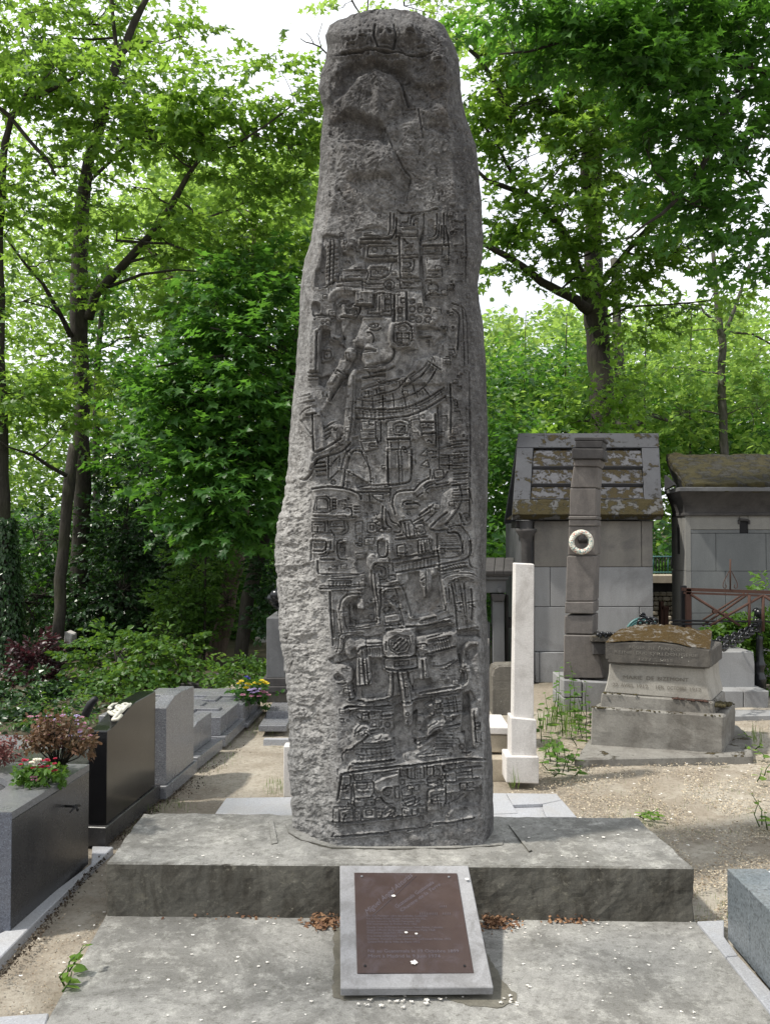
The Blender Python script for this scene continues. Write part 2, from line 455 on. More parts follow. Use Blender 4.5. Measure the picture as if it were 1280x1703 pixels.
def carve(x0, y0, sc, text):
    for line in text.strip().splitlines():
        tk = line.split('#')[0].split()
        if not tk: continue
        op = tk[0]; nums = [t for t in tk[1:] if ',' not in t]
        pts = [(x0 + float(t.split(',')[0]) / sc, y0 + float(t.split(',')[1]) / sc) for t in tk[1:] if ',' in t]
        a = float(nums[0]) if nums else None
        if op == 'g': groove(smooth_pts(pts) if len(pts) > 2 else pts, 0.8, a or 3.6)
        elif op == 'G': groove(smooth_pts(pts) if len(pts) > 2 else pts, 1.1, a or 4.8)
        elif op == 'c': groove(pts, 0.8, a or 3.6, True)
        elif op == 'r': plateau(pts, a or 3.5)
        elif op == 's': plateau(pts, -(a or 4.5))
        elif op == 'b': band(smooth_pts(pts, 2), a or 4, 3.0)
        elif op == 'o': groove(ell(*pts[0], pts[1][0] - x0, pts[1][1] - y0), 0.9, a or 2.4, True)
        elif op == 'd': dome(*pts[0], pts[1][0] - x0, pts[1][1] - y0, a or 5)
        elif op == 'k':      # box with rounded look: raised + outline
            plateau(pts, a or 2.0); groove(pts, 0.8, 3.4, True)
        elif op == 'h':      # hatch between two lines (4 pts): n strokes
            n = int(a)
            for i in range(n):
                t = (i + 0.5) / n
                p = (pts[0][0] * (1 - t) + pts[1][0] * t, pts[0][1] * (1 - t) + pts[1][1] * t)
                q = (pts[2][0] * (1 - t) + pts[3][0] * t, pts[2][1] * (1 - t) + pts[3][1] * t)
                groove([p, q], 0.8, 1.8)
carve(500, 340, 8, """
s 290,430 340,395 520,430 540,560 570,640 700,680 720,780 640,840 540,870 520,1000 340,1110 190,1090 200,880 250,850 280,700
r 5 345,560 385,450 500,460 515,850 480,1000 340,1080 322,900 345,700
h 9 350,560 340,1040 500,500 490,980
g 400,470 380,1070
g 450,470 430,1060
g 250,1120 380,1080 450,1010
r 585,490 720,485 700,600 610,620
g 580,490 720,485
d 4 640,550 50,40
d 4 620,770 50,50
g 590,760 620,730 660,770
G 800,470 1100,465 1190,460 1240,420 1270,340 1270,200
g 850,420 1130,430 1190,380 1190,120
g 1240,130 1240,330
s 3 800,350 870,300 1050,290 1140,330 1160,400 1040,410 960,360
G 800,520 1200,528
s 3 740,600 800,540 860,545 850,760 760,760 730,700
r 3 775,600 830,560 830,700 780,690
g 890,690 890,580 920,560 1280,560
o 985,605 35,35
o 1170,622 45,40
G 890,700 1280,700
s 5 850,725 1280,740 1280,770 920,790 860,860
g 930,845 1130,840
c 930,870 1160,870 1150,940 1080,975 930,970
g 925,1000 1080,995 1160,955 1200,880 1205,800 1240,765 1280,760
g 1000,890 1065,890
g 1030,890 1030,920
c 545,885 880,880 905,930 880,1000 545,1010
g 600,1005 600,950 780,950
g 620,970 760,970
G 490,1030 780,1010 860,1040
g 480,1090 780,1095
g 870,1060 1100,1062
g 820,1010 820,1120
o 1180,1070 70,65
o 1180,1075 30,28
b 6 390,1280 405,1200 460,1140 600,1125 780,1155 950,1175
g 860,1130 1100,1130
""")
carve(640, 340, 8, """
g 160,80 250,130 360,110 520,115 700,60
g 340,290 340,180 380,140 470,130
g 380,290 400,200 440,200
g 230,240 310,240 310,180
g 360,270 430,270
k 150,300 430,300 430,410 150,400
g 230,350 420,350
g 260,330 420,330
G 150,440 430,435
g 140,450 160,400 150,310
s 5 455,440 520,300 515,420 480,500 520,1060 555,1280 590,1280 500,1280 490,1000 460,980
g 515,130 515,300
s 3 570,210 640,200 650,360 620,430 570,420
g 560,455 640,440 690,380 690,130
g 580,480 680,465 715,400 715,280
g 780,130 780,540
g 750,300 750,420
c 500,560 760,560 760,660 500,665
G 500,550 850,550
r 3 190,450 440,450 460,960 210,970
G 190,450 210,970
g 250,480 320,560 370,540
g 260,600 360,580
o 310,655 45,35
g 220,740 440,720
g 220,700 440,690
g 240,790 340,780 340,860 230,860
g 385,760 385,860 340,920 230,920
g 230,890 330,885
c 155,990 480,985 500,1110 200,1120 200,1020
g 230,1040 380,1050
o 300,1060 50,20
r 3 540,760 740,740 745,1000 680,1050 560,1040 540,900
d 4 610,830 60,60
g 580,900 700,900
g 560,980 640,990 740,970
o 640,1110 70,60
g 800,300 850,500 840,800
""")
carve(480, 480, 8, """
s 640,120 700,80 870,80 870,230 800,260 700,200 640,200 640,290 600,270 590,180
g 660,220 700,160 790,160
g 680,240 720,190 780,185
b 4 650,210 690,150 770,150 800,210
b 5 740,210 725,300 750,370 840,375
s 310,200 360,180 420,200 430,260 410,320 320,330 300,260
b 3 330,170 400,175 440,230 430,320
r 4 880,60 1120,60 1120,240 880,235
G 880,60 885,235
h 4 960,70 1060,70 960,230 1060,230
G 880,240 1120,240
s 4 1120,80 1160,90 1160,230 1130,280 1020,270 1020,250 1110,240
g 1160,80 1280,65
k 1180,90 1280,85 1280,300 1240,340 1050,340 1060,300 1160,290
c 760,280 900,280 910,340 870,360 780,350
c 790,300 880,300 880,330 800,335
G 700,380 800,385 900,410 940,330 960,250
s 6 310,330 430,340 520,360 620,370 640,420 700,430 690,480 720,600 760,650 740,700 690,730 640,700 790,800 740,860 700,900 560,1100 480,1280 400,1280 400,900 440,560 540,540 560,400 440,380 350,400
r 6 320,400 360,360 600,370 630,430 620,610 720,640 700,710 560,720 530,680 550,560 450,540 425,600 400,1120 275,1120 275,700 290,520
g 350,440 380,400 600,405
g 380,700 400,580 440,530 540,530
G 380,600 370,1110
o 530,475 28,28
o 460,475 20,20
g 550,600 560,700 680,715 720,660
g 600,660 660,690 740,640
s 3 450,570 540,560 550,640 480,740 440,730
r 4 450,780 540,780 600,840 600,900 530,970 430,970 450,880
c 470,830 560,830 570,900 540,930 470,930
s 5 820,420 960,400 980,430 870,720 880,760 1010,790 980,860 990,960 1010,1030 870,1070 800,1180 780,1280 700,1280 900,900 900,830 860,800 740,780 720,600
r 6 740,860 780,800 850,795 900,830 890,900 840,960 760,960
r 5 760,960 810,985 620,1280 500,1280 700,960
d 5 810,870 60,60
g 620,1140 690,1180
g 650,1100 720,1140
g 660,1180 590,1280
r 6 990,400 1370,400 1380,560 1360,700 1390,860 1370,930 1280,985 1150,1010 1030,1040 990,960 980,870 1010,850 1000,790 930,760 880,720 920,620 970,480
d 5 950,700 70,60
d 5 1085,680 45,40
d -4 1130,720 30,30
g 1065,515 1130,485 1200,495 1180,540 1110,550 1065,515
o 1130,520 24,20
g 1090,570 1160,590 1230,550
g 1050,610 1100,610 1140,680 1120,730
d 5 1060,790 50,30
G 1010,830 1080,830 1160,850
g 1000,870 1080,860 1160,865
d 5 1070,900 60,30
d -4 1060,960 30,30
g 970,410 1240,400
G 960,390 1240,390
b 8 1280,1060 1080,1070 900,1080 830,1180 800,1280
g 1280,1040 1080,1060 900,1075
g 1080,1160 1070,1100 960,1090
g 1130,1130 1280,1100
G 980,1190 1280,1160
G 270,1120 400,1120
g 270,1170 400,1165
g 270,1220 400,1215
""")
carve(630, 480, 8, """
G 205,100 205,450
r 4 225,60 360,60 360,440 225,450
o 255,80 30,28
c 290,150 350,150 350,210 290,210
o 280,310 30,40
o 280,410 35,25
G 365,60 360,430
o 440,190 30,30
o 440,290 40,40
o 545,300 35,35
o 650,310 40,40
o 650,430 40,40
o 525,430 40,40
o 440,400 35,30
g 620,100 700,70 800,90
g 580,130 600,240
r 4 380,60 560,60 620,240 700,260 800,270 830,370 700,510 500,520 390,430
k 10,80 160,80 170,360 10,370
o 110,190 40,40
g 70,320 140,310
r 7 180,470 380,450 470,490 495,600 480,740 420,800 250,820 160,790 130,700 130,560
c 200,520 360,480 430,540 440,680 400,770 260,780 190,720
c 230,620 400,620 400,740 330,760 240,740
g 300,620 300,750
g 240,690 400,690
o 310,560 60,40
h 5 400,520 420,740 480,520 480,740
s 4 500,540 760,520 900,560 880,700 780,720 780,850 700,900 480,950 380,1150 260,1190 230,1080 300,850 480,780
r 3 530,560 800,560 860,620 760,680 740,740 680,640 540,640
g 540,645 700,640
b 9 250,830 240,930 180,1010 80,1070 0,1090
g 210,840 190,940 100,1010 0,1040
g 0,1110 100,1100 200,1040
r 3 480,960 600,910 750,900 900,960 880,1280 280,1280 280,1190 360,1190
b 3 370,1180 480,1080 540,970
g 400,1200 600,1060 640,990
g 540,1200 680,1020
g 690,1210 760,1080
g 640,970 820,1090
g 700,900 740,980
g 970,200 1080,240 1110,300 1130,1020
g 980,280 1060,340 1060,450 1040,820
g 1080,230 1160,300 1180,1000
""")
carve(480, 620, 8, """
s 400,60 560,0 480,200 460,180 420,150
s 5 740,0 790,0 770,200 750,500 730,700 640,690 620,640 560,640 480,700 440,560 440,520 560,360 560,280 690,100
r 4 500,180 570,60 740,0 560,280 550,370 530,350
G 540,370 640,200 740,60
g 510,290 545,370
r 3 120,320 290,290 360,320 350,370 200,400 150,440 110,420
G 120,335 280,295
g 120,430 200,400 340,375
g 150,570 210,490 290,460
r 3 300,400 370,390 370,440 300,450
r 3 300,470 360,480 370,540 270,550
G 240,560 370,550
s 4 160,640 200,600 290,560 320,800
G 160,640 300,820
G 320,560 325,820 340,1050
g 430,520 470,760
r 4 330,560 430,550 470,800 470,1010 345,1050
g 470,740 620,650
g 470,790 590,730
g 470,850 560,800
g 490,890 550,840
r 3 590,720 640,680 720,720 730,800 620,900 570,830
g 600,750 620,780 650,750
d 4 540,920 50,50
b 11 850,0 830,200 800,400 790,650 760,900 600,1000 420,1080 320,1120 270,1280
g 860,60 850,400 830,700 790,900
G 350,1070 520,1000 700,880
G 300,1280 380,1150 520,1110 720,1050 820,930
g 550,1080 560,1030 720,960
s 5 880,100 970,90 960,240 900,340 880,480 960,640 940,800 860,840 880,600
g 980,80 1280,20
G 970,220 1150,170 1280,140
g 1000,190 1280,100
o 1000,285 35,35
g 1060,310 1060,250
g 1170,290 1170,220
g 960,340 1100,320 1280,270
g 900,350 1100,390 1280,350
g 980,370 980,470
g 1115,330 1120,480
g 1250,310 1250,480
G 890,470 1060,500 1280,490
g 900,500 1080,530 1280,520
h 7 910,510 1280,540 920,600 1280,620
G 890,600 1060,620 1280,630
k 970,650 1150,650 1150,760 980,770
g 1070,650 1070,700 1130,700
k 950,790 1150,790 1160,880 960,890
g 1070,820 1140,820
k 960,920 1180,900 1190,1010 1010,1060
g 1060,980 1090,940 1150,950
g 970,1060 1080,1280
g 1080,980 1180,985
c 1160,660 1220,640 1220,920 1180,930 1160,860
g 1230,650 1230,920
s 4 840,860 920,850 930,950 880,1000 820,1020 850,940
G 780,1280 820,1080 900,1020 980,1060
g 700,1280 740,1090 820,1020
g 530,1110 530,1280
g 550,1250 680,1100
g 350,1210 480,1190
g 350,1260 500,1240
""")
carve(630, 620, 8, """
G 0,140 200,110 270,80
g 0,180 250,120
g 0,290 200,240 290,180 380,60 470,0
o 330,90 40,40
g 320,190 420,150 600,10
g 0,400 200,370 300,340 480,280 640,160 740,0
g 180,280 200,370 200,480
g 310,230 340,340 360,460
g 450,160 480,280
g 590,200 680,320
g 50,300 60,480
G 0,500 240,490 400,460 640,350 860,200
g 0,530 240,530 420,480 660,380 860,230
G 0,620 240,600 430,570 640,470 880,320
h 10 10,540 870,250 20,620 880,320
d 5 390,280 50,40
k 100,650 300,620 400,650 410,880 110,890
c 190,700 280,660 380,700 390,800 280,840 200,820
c 220,720 350,710 350,800 220,800
g 270,790 350,710
G 110,890 410,880
k 120,905 410,895 420,980 360,1020 130,1030
g 260,900 260,1020
g 160,940 160,990
r 3 120,1040 430,1030 430,1280 120,1280
G 120,1040 125,1280
g 255,1040 260,1280
g 290,1040 290,1280
G 430,1030 435,1280
r 4 420,590 520,560 560,860 500,920 450,880 440,640
g 440,640 530,620
r 4 540,560 640,500 720,560 740,660 750,960 640,980 590,880 560,700
G 560,670 740,670
o 580,590 24,24
G 570,820 740,810
g 570,710 660,705
g 590,740 700,740
g 640,920 660,900 700,940
G 750,560 755,980
g 780,450 800,1280
s 3 760,440 830,420 840,940 800,980 770,900
g 820,1000 1100,940
g 820,1100 1100,1100
g 820,1130 1050,1110
g 820,1230 1100,1240
g 930,1100 930,1280
k 640,1010 540,1100 640,1110
k 560,1230 640,1160 670,1260
g 650,1040 760,1050
g 700,1130 760,1120
""")
carve(500, 760, 8, """
s 4 190,80 330,60 350,250 210,260
r 4 200,90 330,60 340,230 210,240
g 200,90 330,70
g 200,140 340,130
g 200,190 340,180
b 9 150,-40 110,80 80,200 40,270 0,250
G 0,300 60,310 130,250 190,120 220,40
g 370,0 370,280
g 400,90 480,20
g 380,310 500,190
g 520,0 510,120
G 640,0 590,180 570,400
g 620,190 800,290 920,370
o 435,340 30,30
g 360,390 570,410
s 5 740,270 800,290 910,370 750,420 720,340
g 870,0 925,180 935,370
G 1155,0 1165,370
g 750,410 900,380 1150,370
g 760,430 1150,430
G 760,470 1170,470
g 1040,500 1150,490
G 160,430 350,400 640,430 780,500 800,560
r 5 160,440 350,410 640,440 790,510 800,800 700,830 160,850
c 220,540 350,530 400,570 400,720 340,720 180,720 200,640
c 230,560 340,560 370,600 370,700 220,700
c 430,570 470,570 470,695 430,695
g 430,610 470,610
g 430,655 470,655
g 180,740 380,745 430,700
G 170,790 400,800 600,790
g 580,700 600,670 670,680 690,740 680,800
g 690,770 640,800 600,790
G 170,830 600,820 740,800
g 720,665 790,665
g 720,700 790,700
g 720,740 790,740
k 160,870 320,865 320,1000 160,1000
g 230,930 230,1000
g 190,900 290,900
g 360,850 375,1000
k 400,860 570,840 590,960 540,1010 440,1020 390,960
h 6 420,880 580,880 440,930 590,930
g 400,930 570,930
g 440,1040 600,1030 640,960 620,870
k 730,870 820,850 820,1020 730,1020
c 740,1040 820,1040 820,1180 770,1180 740,1130
o 790,1110 20,20
k 170,1030 420,1010 450,1060 450,1250 380,1280 340,1280 340,1130 160,1120
G 160,1110 330,1115
g 480,1280 480,1110 600,1100
g 510,1280 520,1160 580,1130
d -3 250,1200 70,60
G 170,1250 330,1260 350,1140
g 370,1130 370,1220
g 400,1130 400,1220
g 915,500 915,590
k 940,500 1100,500 1080,600 1000,560
s 4 840,600 960,600 1060,640 1060,780 1000,790 840,800
g 1190,420 1190,600
k 890,880 1000,880 1010,990 960,1020 890,1000
c 920,910 970,910 970,970 920,970
g 900,1040 1000,1040
k 1000,820 1070,770 1070,860
k 980,890 1060,850 1060,920
k 1020,990 1100,930 1110,1000
G 1090,660 1080,960 1130,960
g 1130,700 1130,900 1200,940
g 1160,730 1200,860 1280,890
r 4 1020,1060 1100,1020 1200,1040 1200,1280 1130,1280 1130,1120 1020,1110
g 1020,1280 1020,1120 1090,1090
g 1160,1140 1160,1280
g 1160,1180 1220,1180
g 1160,1230 1220,1230
k 850,1080 990,1070 960,1170 850,1170
""")
carve(640, 760, 8, """
g 40,40 40,330
g 185,0 190,360
g 225,0 230,350
G 350,0 350,300 300,350 50,380
r 3 110,520 180,460 370,450 390,560 240,590 260,760 300,830 170,870 110,760
G 140,760 90,600 130,480 240,450 370,445
g 230,660 250,580 400,600 470,650
g 280,630 420,610
g 250,700 400,680
G 280,620 430,620
s 3 290,680 430,680 440,760 330,800 280,760
r 5 390,450 480,350 560,300 650,300 660,420 600,440 570,540 500,560 420,520
g 510,400 560,350 650,330
g 520,420 600,370 660,350
g 540,450 560,420 640,410
g 540,470 580,490 560,540
G 390,450 480,340 580,295
g 420,530 500,480
r 4 460,720 640,620 720,640 740,520 860,420 1000,420 1020,560 960,700 840,860 600,960 520,860 480,780
G 460,780 560,700 640,640
g 480,800 620,720
g 540,860 680,730
G 600,940 700,830 820,740
G 990,400 1020,560 950,720 800,900
g 680,320 780,290 830,200
g 680,370 840,340
g 660,410 860,370
G 890,380 1000,380
g 870,350 950,340
d 4 880,310 60,40
k 650,180 770,170 780,270 660,290
g 600,170 600,270
G 600,960 700,990 820,960 830,1000
o 1070,830 70,80
G 990,760 1050,900
k 200,860 340,840 380,920 390,1050 290,1070 240,990
g 260,880 290,1060
g 310,900 330,1050
g 170,900 220,960 200,1010 120,1000
g 150,1060 240,1040
k 390,900 510,880 540,1020 440,1050
o 470,970 40,40
g 400,950 440,960
g 380,860 480,800
g 400,890 500,840
G 140,1100 280,1090 560,1060
k 160,1180 270,1165 290,1280 160,1280
k 440,1110 580,1090 600,1240 450,1270
h 3 460,1110 570,1100 480,1260 580,1240
g 620,1100 620,1250
G 690,1020 700,1280
h 9 720,1050 720,1290 1000,1040 1000,1290
G 840,1010 960,1000 1010,1080 1030,1280
g 850,930 1000,900 1050,960 1100,1060 1120,1280
g 1090,1000 1140,1120 1150,1280
g 1110,420 1160,620
""")
carve(510, 900, 8, """
G 65,0 60,250
g 170,180 250,170 270,100 260,0
g 190,210 300,180 320,0
G 190,245 370,245
g 400,0 415,210 440,240 540,250
s 3 430,30 520,30 510,180 450,200
g 640,0 660,60 730,70
g 650,30 730,40
s 4 660,240 760,230 780,160 800,160 800,320 840,380 880,640 900,900 770,900 770,440 690,420 650,330
G 150,270 150,390 160,430
g 160,440 660,440
g 340,470 660,450 760,430
g 330,500 600,495
c 300,530 590,525 590,590 300,600
h 5 330,540 560,540 330,590 560,590
g 600,580 780,575
G 180,630 500,620 780,595
g 180,600 600,600
G 310,680 330,1100 350,1280
g 360,920 370,1280
g 340,660 520,655
g 540,650 540,700
s 4 560,830 680,720 740,760 720,800 680,830 680,900 750,920 920,800 940,1080 660,1110 640,860 630,1110 560,1110 540,900
b 5 760,880 690,880 700,860
r 6 660,850 690,750 740,760 770,820 750,900 700,910
b 10 640,720 560,740 470,830 460,950 480,1180
G 440,900 460,780 560,700 700,700
g 490,880 500,1100 540,1160
g 430,900 470,1200
g 560,860 580,1110
g 620,860 650,1110
G 650,1115 930,1080
g 560,1140 930,1110 970,1090
g 590,1190 850,1160
g 570,1165 850,1130
b 5 900,800 930,950 950,1100
G 860,400 880,640 930,900 940,1080
g 900,430 920,640 960,860 970,1090
g 960,440 980,600
r 5 800,220 860,170 940,190 950,230 1120,230 1130,100 1090,100 1090,280 900,290 860,380 820,350 790,280
g 950,0 950,190 1010,220 1080,190 1070,0
g 960,220 1050,220 1100,120
g 1100,40 1150,40
g 1090,90 1140,90
g 870,380 890,310 950,280 1100,290
s 3 870,390 920,340 970,370 960,410 900,420
g 980,400 1000,440 1000,380
g 970,480 1030,490 1060,440 1040,350 960,330
g 970,510 1050,510 1090,440 1080,330
c 1090,460 1180,450 1190,510 1100,520
r 4 1060,560 1260,530 1280,430 1200,420 1180,520 1100,540
G 960,600 1060,610 1280,580
g 1020,750 1020,680 1070,640 1180,640
g 1070,670 1180,660
g 960,690 990,640 1060,620
s 4 1000,790 1060,760 1180,860 1040,880 1020,960 1100,960 1240,920 1220,830 1160,740
r 5 1060,760 1120,760 1230,920 1180,940
k 1010,910 1070,860 1110,900 1040,970
k 1110,770 1160,720 1200,780 1150,830
G 960,1000 990,800 980,620
k 1030,990 1230,960 1250,1060 1040,1090
g 1040,1130 1250,1110
c 1090,1100 1220,1080 1220,1130 1150,1140
G 1050,1180 1280,1150
""")
carve(650, 900, 8, """
k 80,60 180,40 200,200 90,210
g 175,60 190,200
g 360,60 365,160
g 400,50 410,150
g 450,30 460,140
g 520,30 540,120
G 20,250 200,220 620,130
g 40,270 300,220 600,160
g 60,300 300,260 620,200
g 70,320 400,250
h 9 120,320 560,230 120,400 560,330
G 70,420 300,380 640,320
g 20,260 30,400
s 5 220,420 370,400 370,540 430,660 440,750 480,740 540,620 540,500 600,450 620,330 650,500 680,700 700,920 660,950 300,1010 260,960 180,650 200,580 240,500
r 4 380,400 460,380 540,500 530,620 460,740 440,750 430,650 380,540
g 460,380 465,740
d 7 560,410 35,45
g 400,520 440,490
G 140,600 180,680 270,1000
g 60,620 110,850 170,1120
s 4 190,700 240,950 190,1000 160,760
G 620,130 640,260 650,480 690,700 720,900
g 660,60 920,60
g 740,105 900,100
g 720,140 900,140
h 5 740,100 900,180 920,100 920,180
c 650,100 710,100 710,170 650,170
g 660,230 860,220 940,170 960,0
G 660,310 900,270 1000,240 1060,160 1050,0
g 670,360 860,300 1000,290
h 7 690,320 960,300 740,370 990,340
G 660,400 900,360 1000,340
g 670,440 900,400
g 1030,210 1050,340 1140,370
s 3 820,550 930,480 1060,520 980,550 1000,640 880,700 840,650
b 12 700,860 690,560 740,480 900,450 1060,450 1120,500
g 680,500 740,450 900,420 1080,430 1130,470
g 770,560 880,490 1000,480 1090,520
g 720,620 740,800
g 770,640 770,800
G 800,570 850,800 880,1180
g 840,560 880,800
g 920,600 960,850 1010,1180
g 970,560 990,850 1020,1150
g 1010,820 1140,800
h 5 1030,840 1100,880 1090,840 1120,890
g 870,830 940,820
g 860,930 930,940
G 880,1190 1000,1180 1150,1150
g 280,1020 600,970 720,920
g 400,1060 600,1010
g 640,1050 820,1000
h 6 430,1030 600,1000 450,1060 610,1040
G 200,1140 450,1130 600,1090 780,1060
g 340,1150 600,1100
s 5 320,1160 760,1080 820,1150 780,1200 340,1270
s 6 880,1195 1150,1170 1170,1280 880,1280
g 740,830 720,920
""")
carve(540, 1030, 8, """
g 90,0 110,350
g 190,0 230,180
b 9 180,420 220,380 220,250 270,205 380,180
g 160,430 190,350 190,230 240,180 500,175
g 190,460 250,400 250,270 300,210 520,190
s 4 400,200 560,240 760,200 760,260 560,270 480,250 390,280 350,230 280,260
r 5 280,280 330,240 400,260 410,360 350,420 350,480 290,460 270,380
d -4 380,420 40,50
r 5 410,270 480,250 545,280 550,490 490,500 440,460 410,360
G 440,430 480,370 550,360
g 495,370 500,490
r 4 560,270 760,260 770,500 570,500
g 570,320 760,310
g 570,360 760,340
h 5 590,380 740,380 590,480 740,480
s 6 50,540 130,490 270,460 330,540 430,500 410,860 430,900 420,1060 370,1000 350,860 390,700 330,600 250,600 100,600
r 4 110,500 260,470 320,530 240,560 120,590
r 5 160,640 280,600 360,650 370,800 300,860 270,780 160,680
o 190,770 60,45
d -9 185,775 40,32
g 170,850 230,870 290,840
k 310,890 370,870 400,1040 340,1060
g 320,930 370,920
g 330,980 380,970
G 330,1070 390,1060
r 5 420,510 600,500 630,850 430,880
g 460,520 470,870
G 510,520 540,860
g 555,520 580,860
g 480,600 510,600
g 480,710 510,710
g 560,700 620,690
G 600,500 630,850 430,885
r 6 790,190 950,120 1140,120 1200,200 1200,440 1130,490 850,510 790,450 770,300
c 860,260 980,190 1110,220 1140,320 1100,420 960,450 880,400 850,330
c 890,260 1000,210 1090,240 1110,330 1060,400 950,420 900,380 880,320
g 920,390 1060,250
g 960,410 1090,290
g 910,340 1010,240
s 3 900,270 960,240 920,330
g 820,290 820,400
g 940,140 1020,140
g 980,455 1100,440
G 780,500 850,510 1200,485
k 790,540 830,500 1220,490 1230,630 1180,650 880,680 800,640
c 920,560 1110,545 1115,610 925,625
G 820,660 1000,680 1230,640
s 4 640,690 620,860 500,900 500,1030 860,1010 860,700 760,670 760,530 610,510
d 3 700,850 120,100
g 850,700 870,1000
b 7 500,920 500,1050 640,1060 860,1020 880,860 870,700
g 490,900 490,1030 560,1050 860,1010
G 440,1080 560,1105 860,1050 910,1010 900,700
g 960,700 1020,1100
G 970,690 1040,1110
g 1030,700 1060,900
c 1060,890 1100,890 1110,1020 1070,1030
g 1090,700 1150,1080
s 5 910,1030 1010,1010 1020,1100 900,1170
g 1100,690 1130,840 1170,920
r 5 980,690 1080,680 1150,1090 1040,1110
G 1040,1110 1160,1090
r 6 1040,1115 1160,1100 1170,1400 1130,1440 1060,1420
g 660,1110 660,1150
c 670,1110 840,1080 850,1130 690,1150
G 260,1180 340,1150 600,1170 870,1150
g 300,1250 380,1190 600,1190 900,1180
""")
carve(660, 1030, 8, """
s 4 230,170 700,90 770,60 780,140 640,160 250,220
r 4 250,230 640,160 780,170 800,300 760,360 450,440 250,360
g 270,330 380,310 400,360
g 400,240 680,170
g 420,270 700,210
G 420,290 640,260 700,220
h 8 440,300 690,230 470,430 730,370
G 450,440 760,360
r 4 260,390 340,360 430,400 440,470 280,490
g 280,420 290,480
g 370,460 430,440
r 5 270,500 400,490 420,780 290,790
G 335,540 350,780
g 380,520 410,770
s 6 800,160 1100,150 1100,270 1060,300 940,290 870,400 860,580 830,600 800,480
s 4 900,400 1050,320 1060,420 960,560 900,560
b 7 860,600 880,420 930,330 1000,300 1060,320
G 830,480 850,620
b 9 900,620 950,700 950,840 900,890 780,900 560,930 300,970
g 860,680 930,690 930,830 870,870
s 5 860,700 900,700 910,830 850,860 830,840
r 3 900,600 980,600 960,680 900,650
s 6 250,800 440,780 460,900 270,960 200,960 180,920
d 4 620,560 170,120
d 4 640,800 160,80
g 480,620 600,620 760,540
g 640,650 800,540
G 290,980 520,930 820,880
g 340,1000 680,970 840,920
g 450,990 680,950
G 200,1080 330,1050 620,1010 820,980
s 6 210,1100 360,1070 470,1050 480,1100 370,1150 480,1230 380,1280 210,1280
s 6 840,990 980,950 1060,1080 980,1130 970,1280 870,1280 860,1100
k 490,1050 600,1040 610,1180 500,1200
g 500,1110 600,1090
o 550,1140 30,35
h 3 620,1040 800,1010 640,1160 820,1130
g 620,1150 840,1120
g 740,1020 760,1250
G 620,1240 860,1220
g 620,1120 840,1090
k 380,1140 470,1090 480,1170
k 400,1230 480,1190 490,1280
d 5 1100,1080 60,40
r 4 960,1180 1070,1170 1070,1280 970,1280
g 1000,1190 1010,1280
""")
carve(540, 1150, 9.143, """
G 310,245 370,220 600,240 860,225 1000,210
g 380,400 380,300 440,260 800,265 1030,250
s 4 400,340 450,270 500,290 450,350 460,380 390,390
k 460,350 540,310 570,430 520,400
k 575,310 660,300 665,430 575,440
g 580,360 660,345
k 675,310 840,300 850,420 680,430
g 700,340 790,320
k 865,300 1030,280 1030,400 865,420
G 870,370 1030,350
s 4 560,450 680,450 680,520 620,490 520,480
k 690,460 820,445 820,530 700,540
c 720,480 790,470 790,520 720,525
g 690,580 850,550 860,450
o 955,510 40,38
G 680,600 900,570
g 700,640 900,600
r 4 440,640 440,550 540,490 650,500 680,540 650,640 560,760 380,880 330,890 480,760 460,680
g 450,640 540,570 640,550
g 510,600 560,540 640,540
g 560,650 620,620 650,630
G 330,890 400,880 480,800 580,740 650,660
g 460,680 470,560 560,490
s 7 1050,240 1180,160 1190,360 1230,400 1400,300 1400,900 1280,900 1120,1000 1070,960 1040,740 980,640 1040,560
r 5 590,740 650,680 850,640 970,640 1040,740 600,790
G 590,780 800,780 1040,730
g 570,820 800,830 1050,780
G 560,870 800,865 1060,820
h 6 600,870 1020,840 610,970 1030,930
g 470,950 600,975 800,950 1050,920
h 8 490,970 1040,930 460,1080 1040,1030
G 460,1090 700,1070 1060,1030
g 280,1060 260,960 330,900
g 830,700 860,660
G 270,1250 500,1200 900,1160 1280,1100
g 360,1200 400,1110 800,1090
""")
carve(670, 1150, 8.533, """
s 6 860,60 940,40 960,230 950,400 990,760 1040,830 900,850 880,640 820,580 840,450
k 440,100 540,90 545,150 445,165
c 450,170 540,160 560,290 470,320
o 500,210 30,40
h 2 580,90 780,60 600,300 830,290
g 580,170 820,150
g 580,200 830,180
g 580,310 840,295
G 600,310 700,300
k 590,330 690,320 700,410 600,400
g 710,330 720,410 600,450
g 600,430 700,420 750,350
G 560,520 720,480 800,460
g 570,550 780,510
g 560,490 790,470
k 320,200 420,130 430,240
k 340,320 440,250 450,340
s 4 130,590 250,540 310,400 440,340 340,480 300,640 210,680 140,640
r 5 340,620 340,480 420,420 560,390 600,420 560,500 440,540 350,640
g 330,560 360,480 480,420
g 370,580 440,500 560,480
s 5 150,730 200,780 330,690 560,560 500,540 330,640 180,690
r 4 140,590 220,560 300,600 300,660 170,700
G 160,690 300,660
g 170,730 300,690
G 210,775 330,700 480,590
g 500,610 700,610 
g 470,660 700,650
g 470,700 700,700
g 470,740 700,740
h 8 400,760 640,720 360,880 600,880
g 450,820 640,810
o 830,790 40,40
h 5 290,860 400,780 200,880 340,900
g 200,900 400,880
g 240,930 600,900
G 0,1040 300,1030 560,980 900,940 1160,960
g 840,860 900,880 960,860
r 4 945,240 1050,230 1060,360 1100,420 1090,700 1060,790 990,760 970,400
g 1000,250 1010,500 1030,700
c 1020,430 1080,430 1080,530 1020,530
g 1030,480 1080,480
o 1140,650 50,80
g 1020,700 1080,720
""")
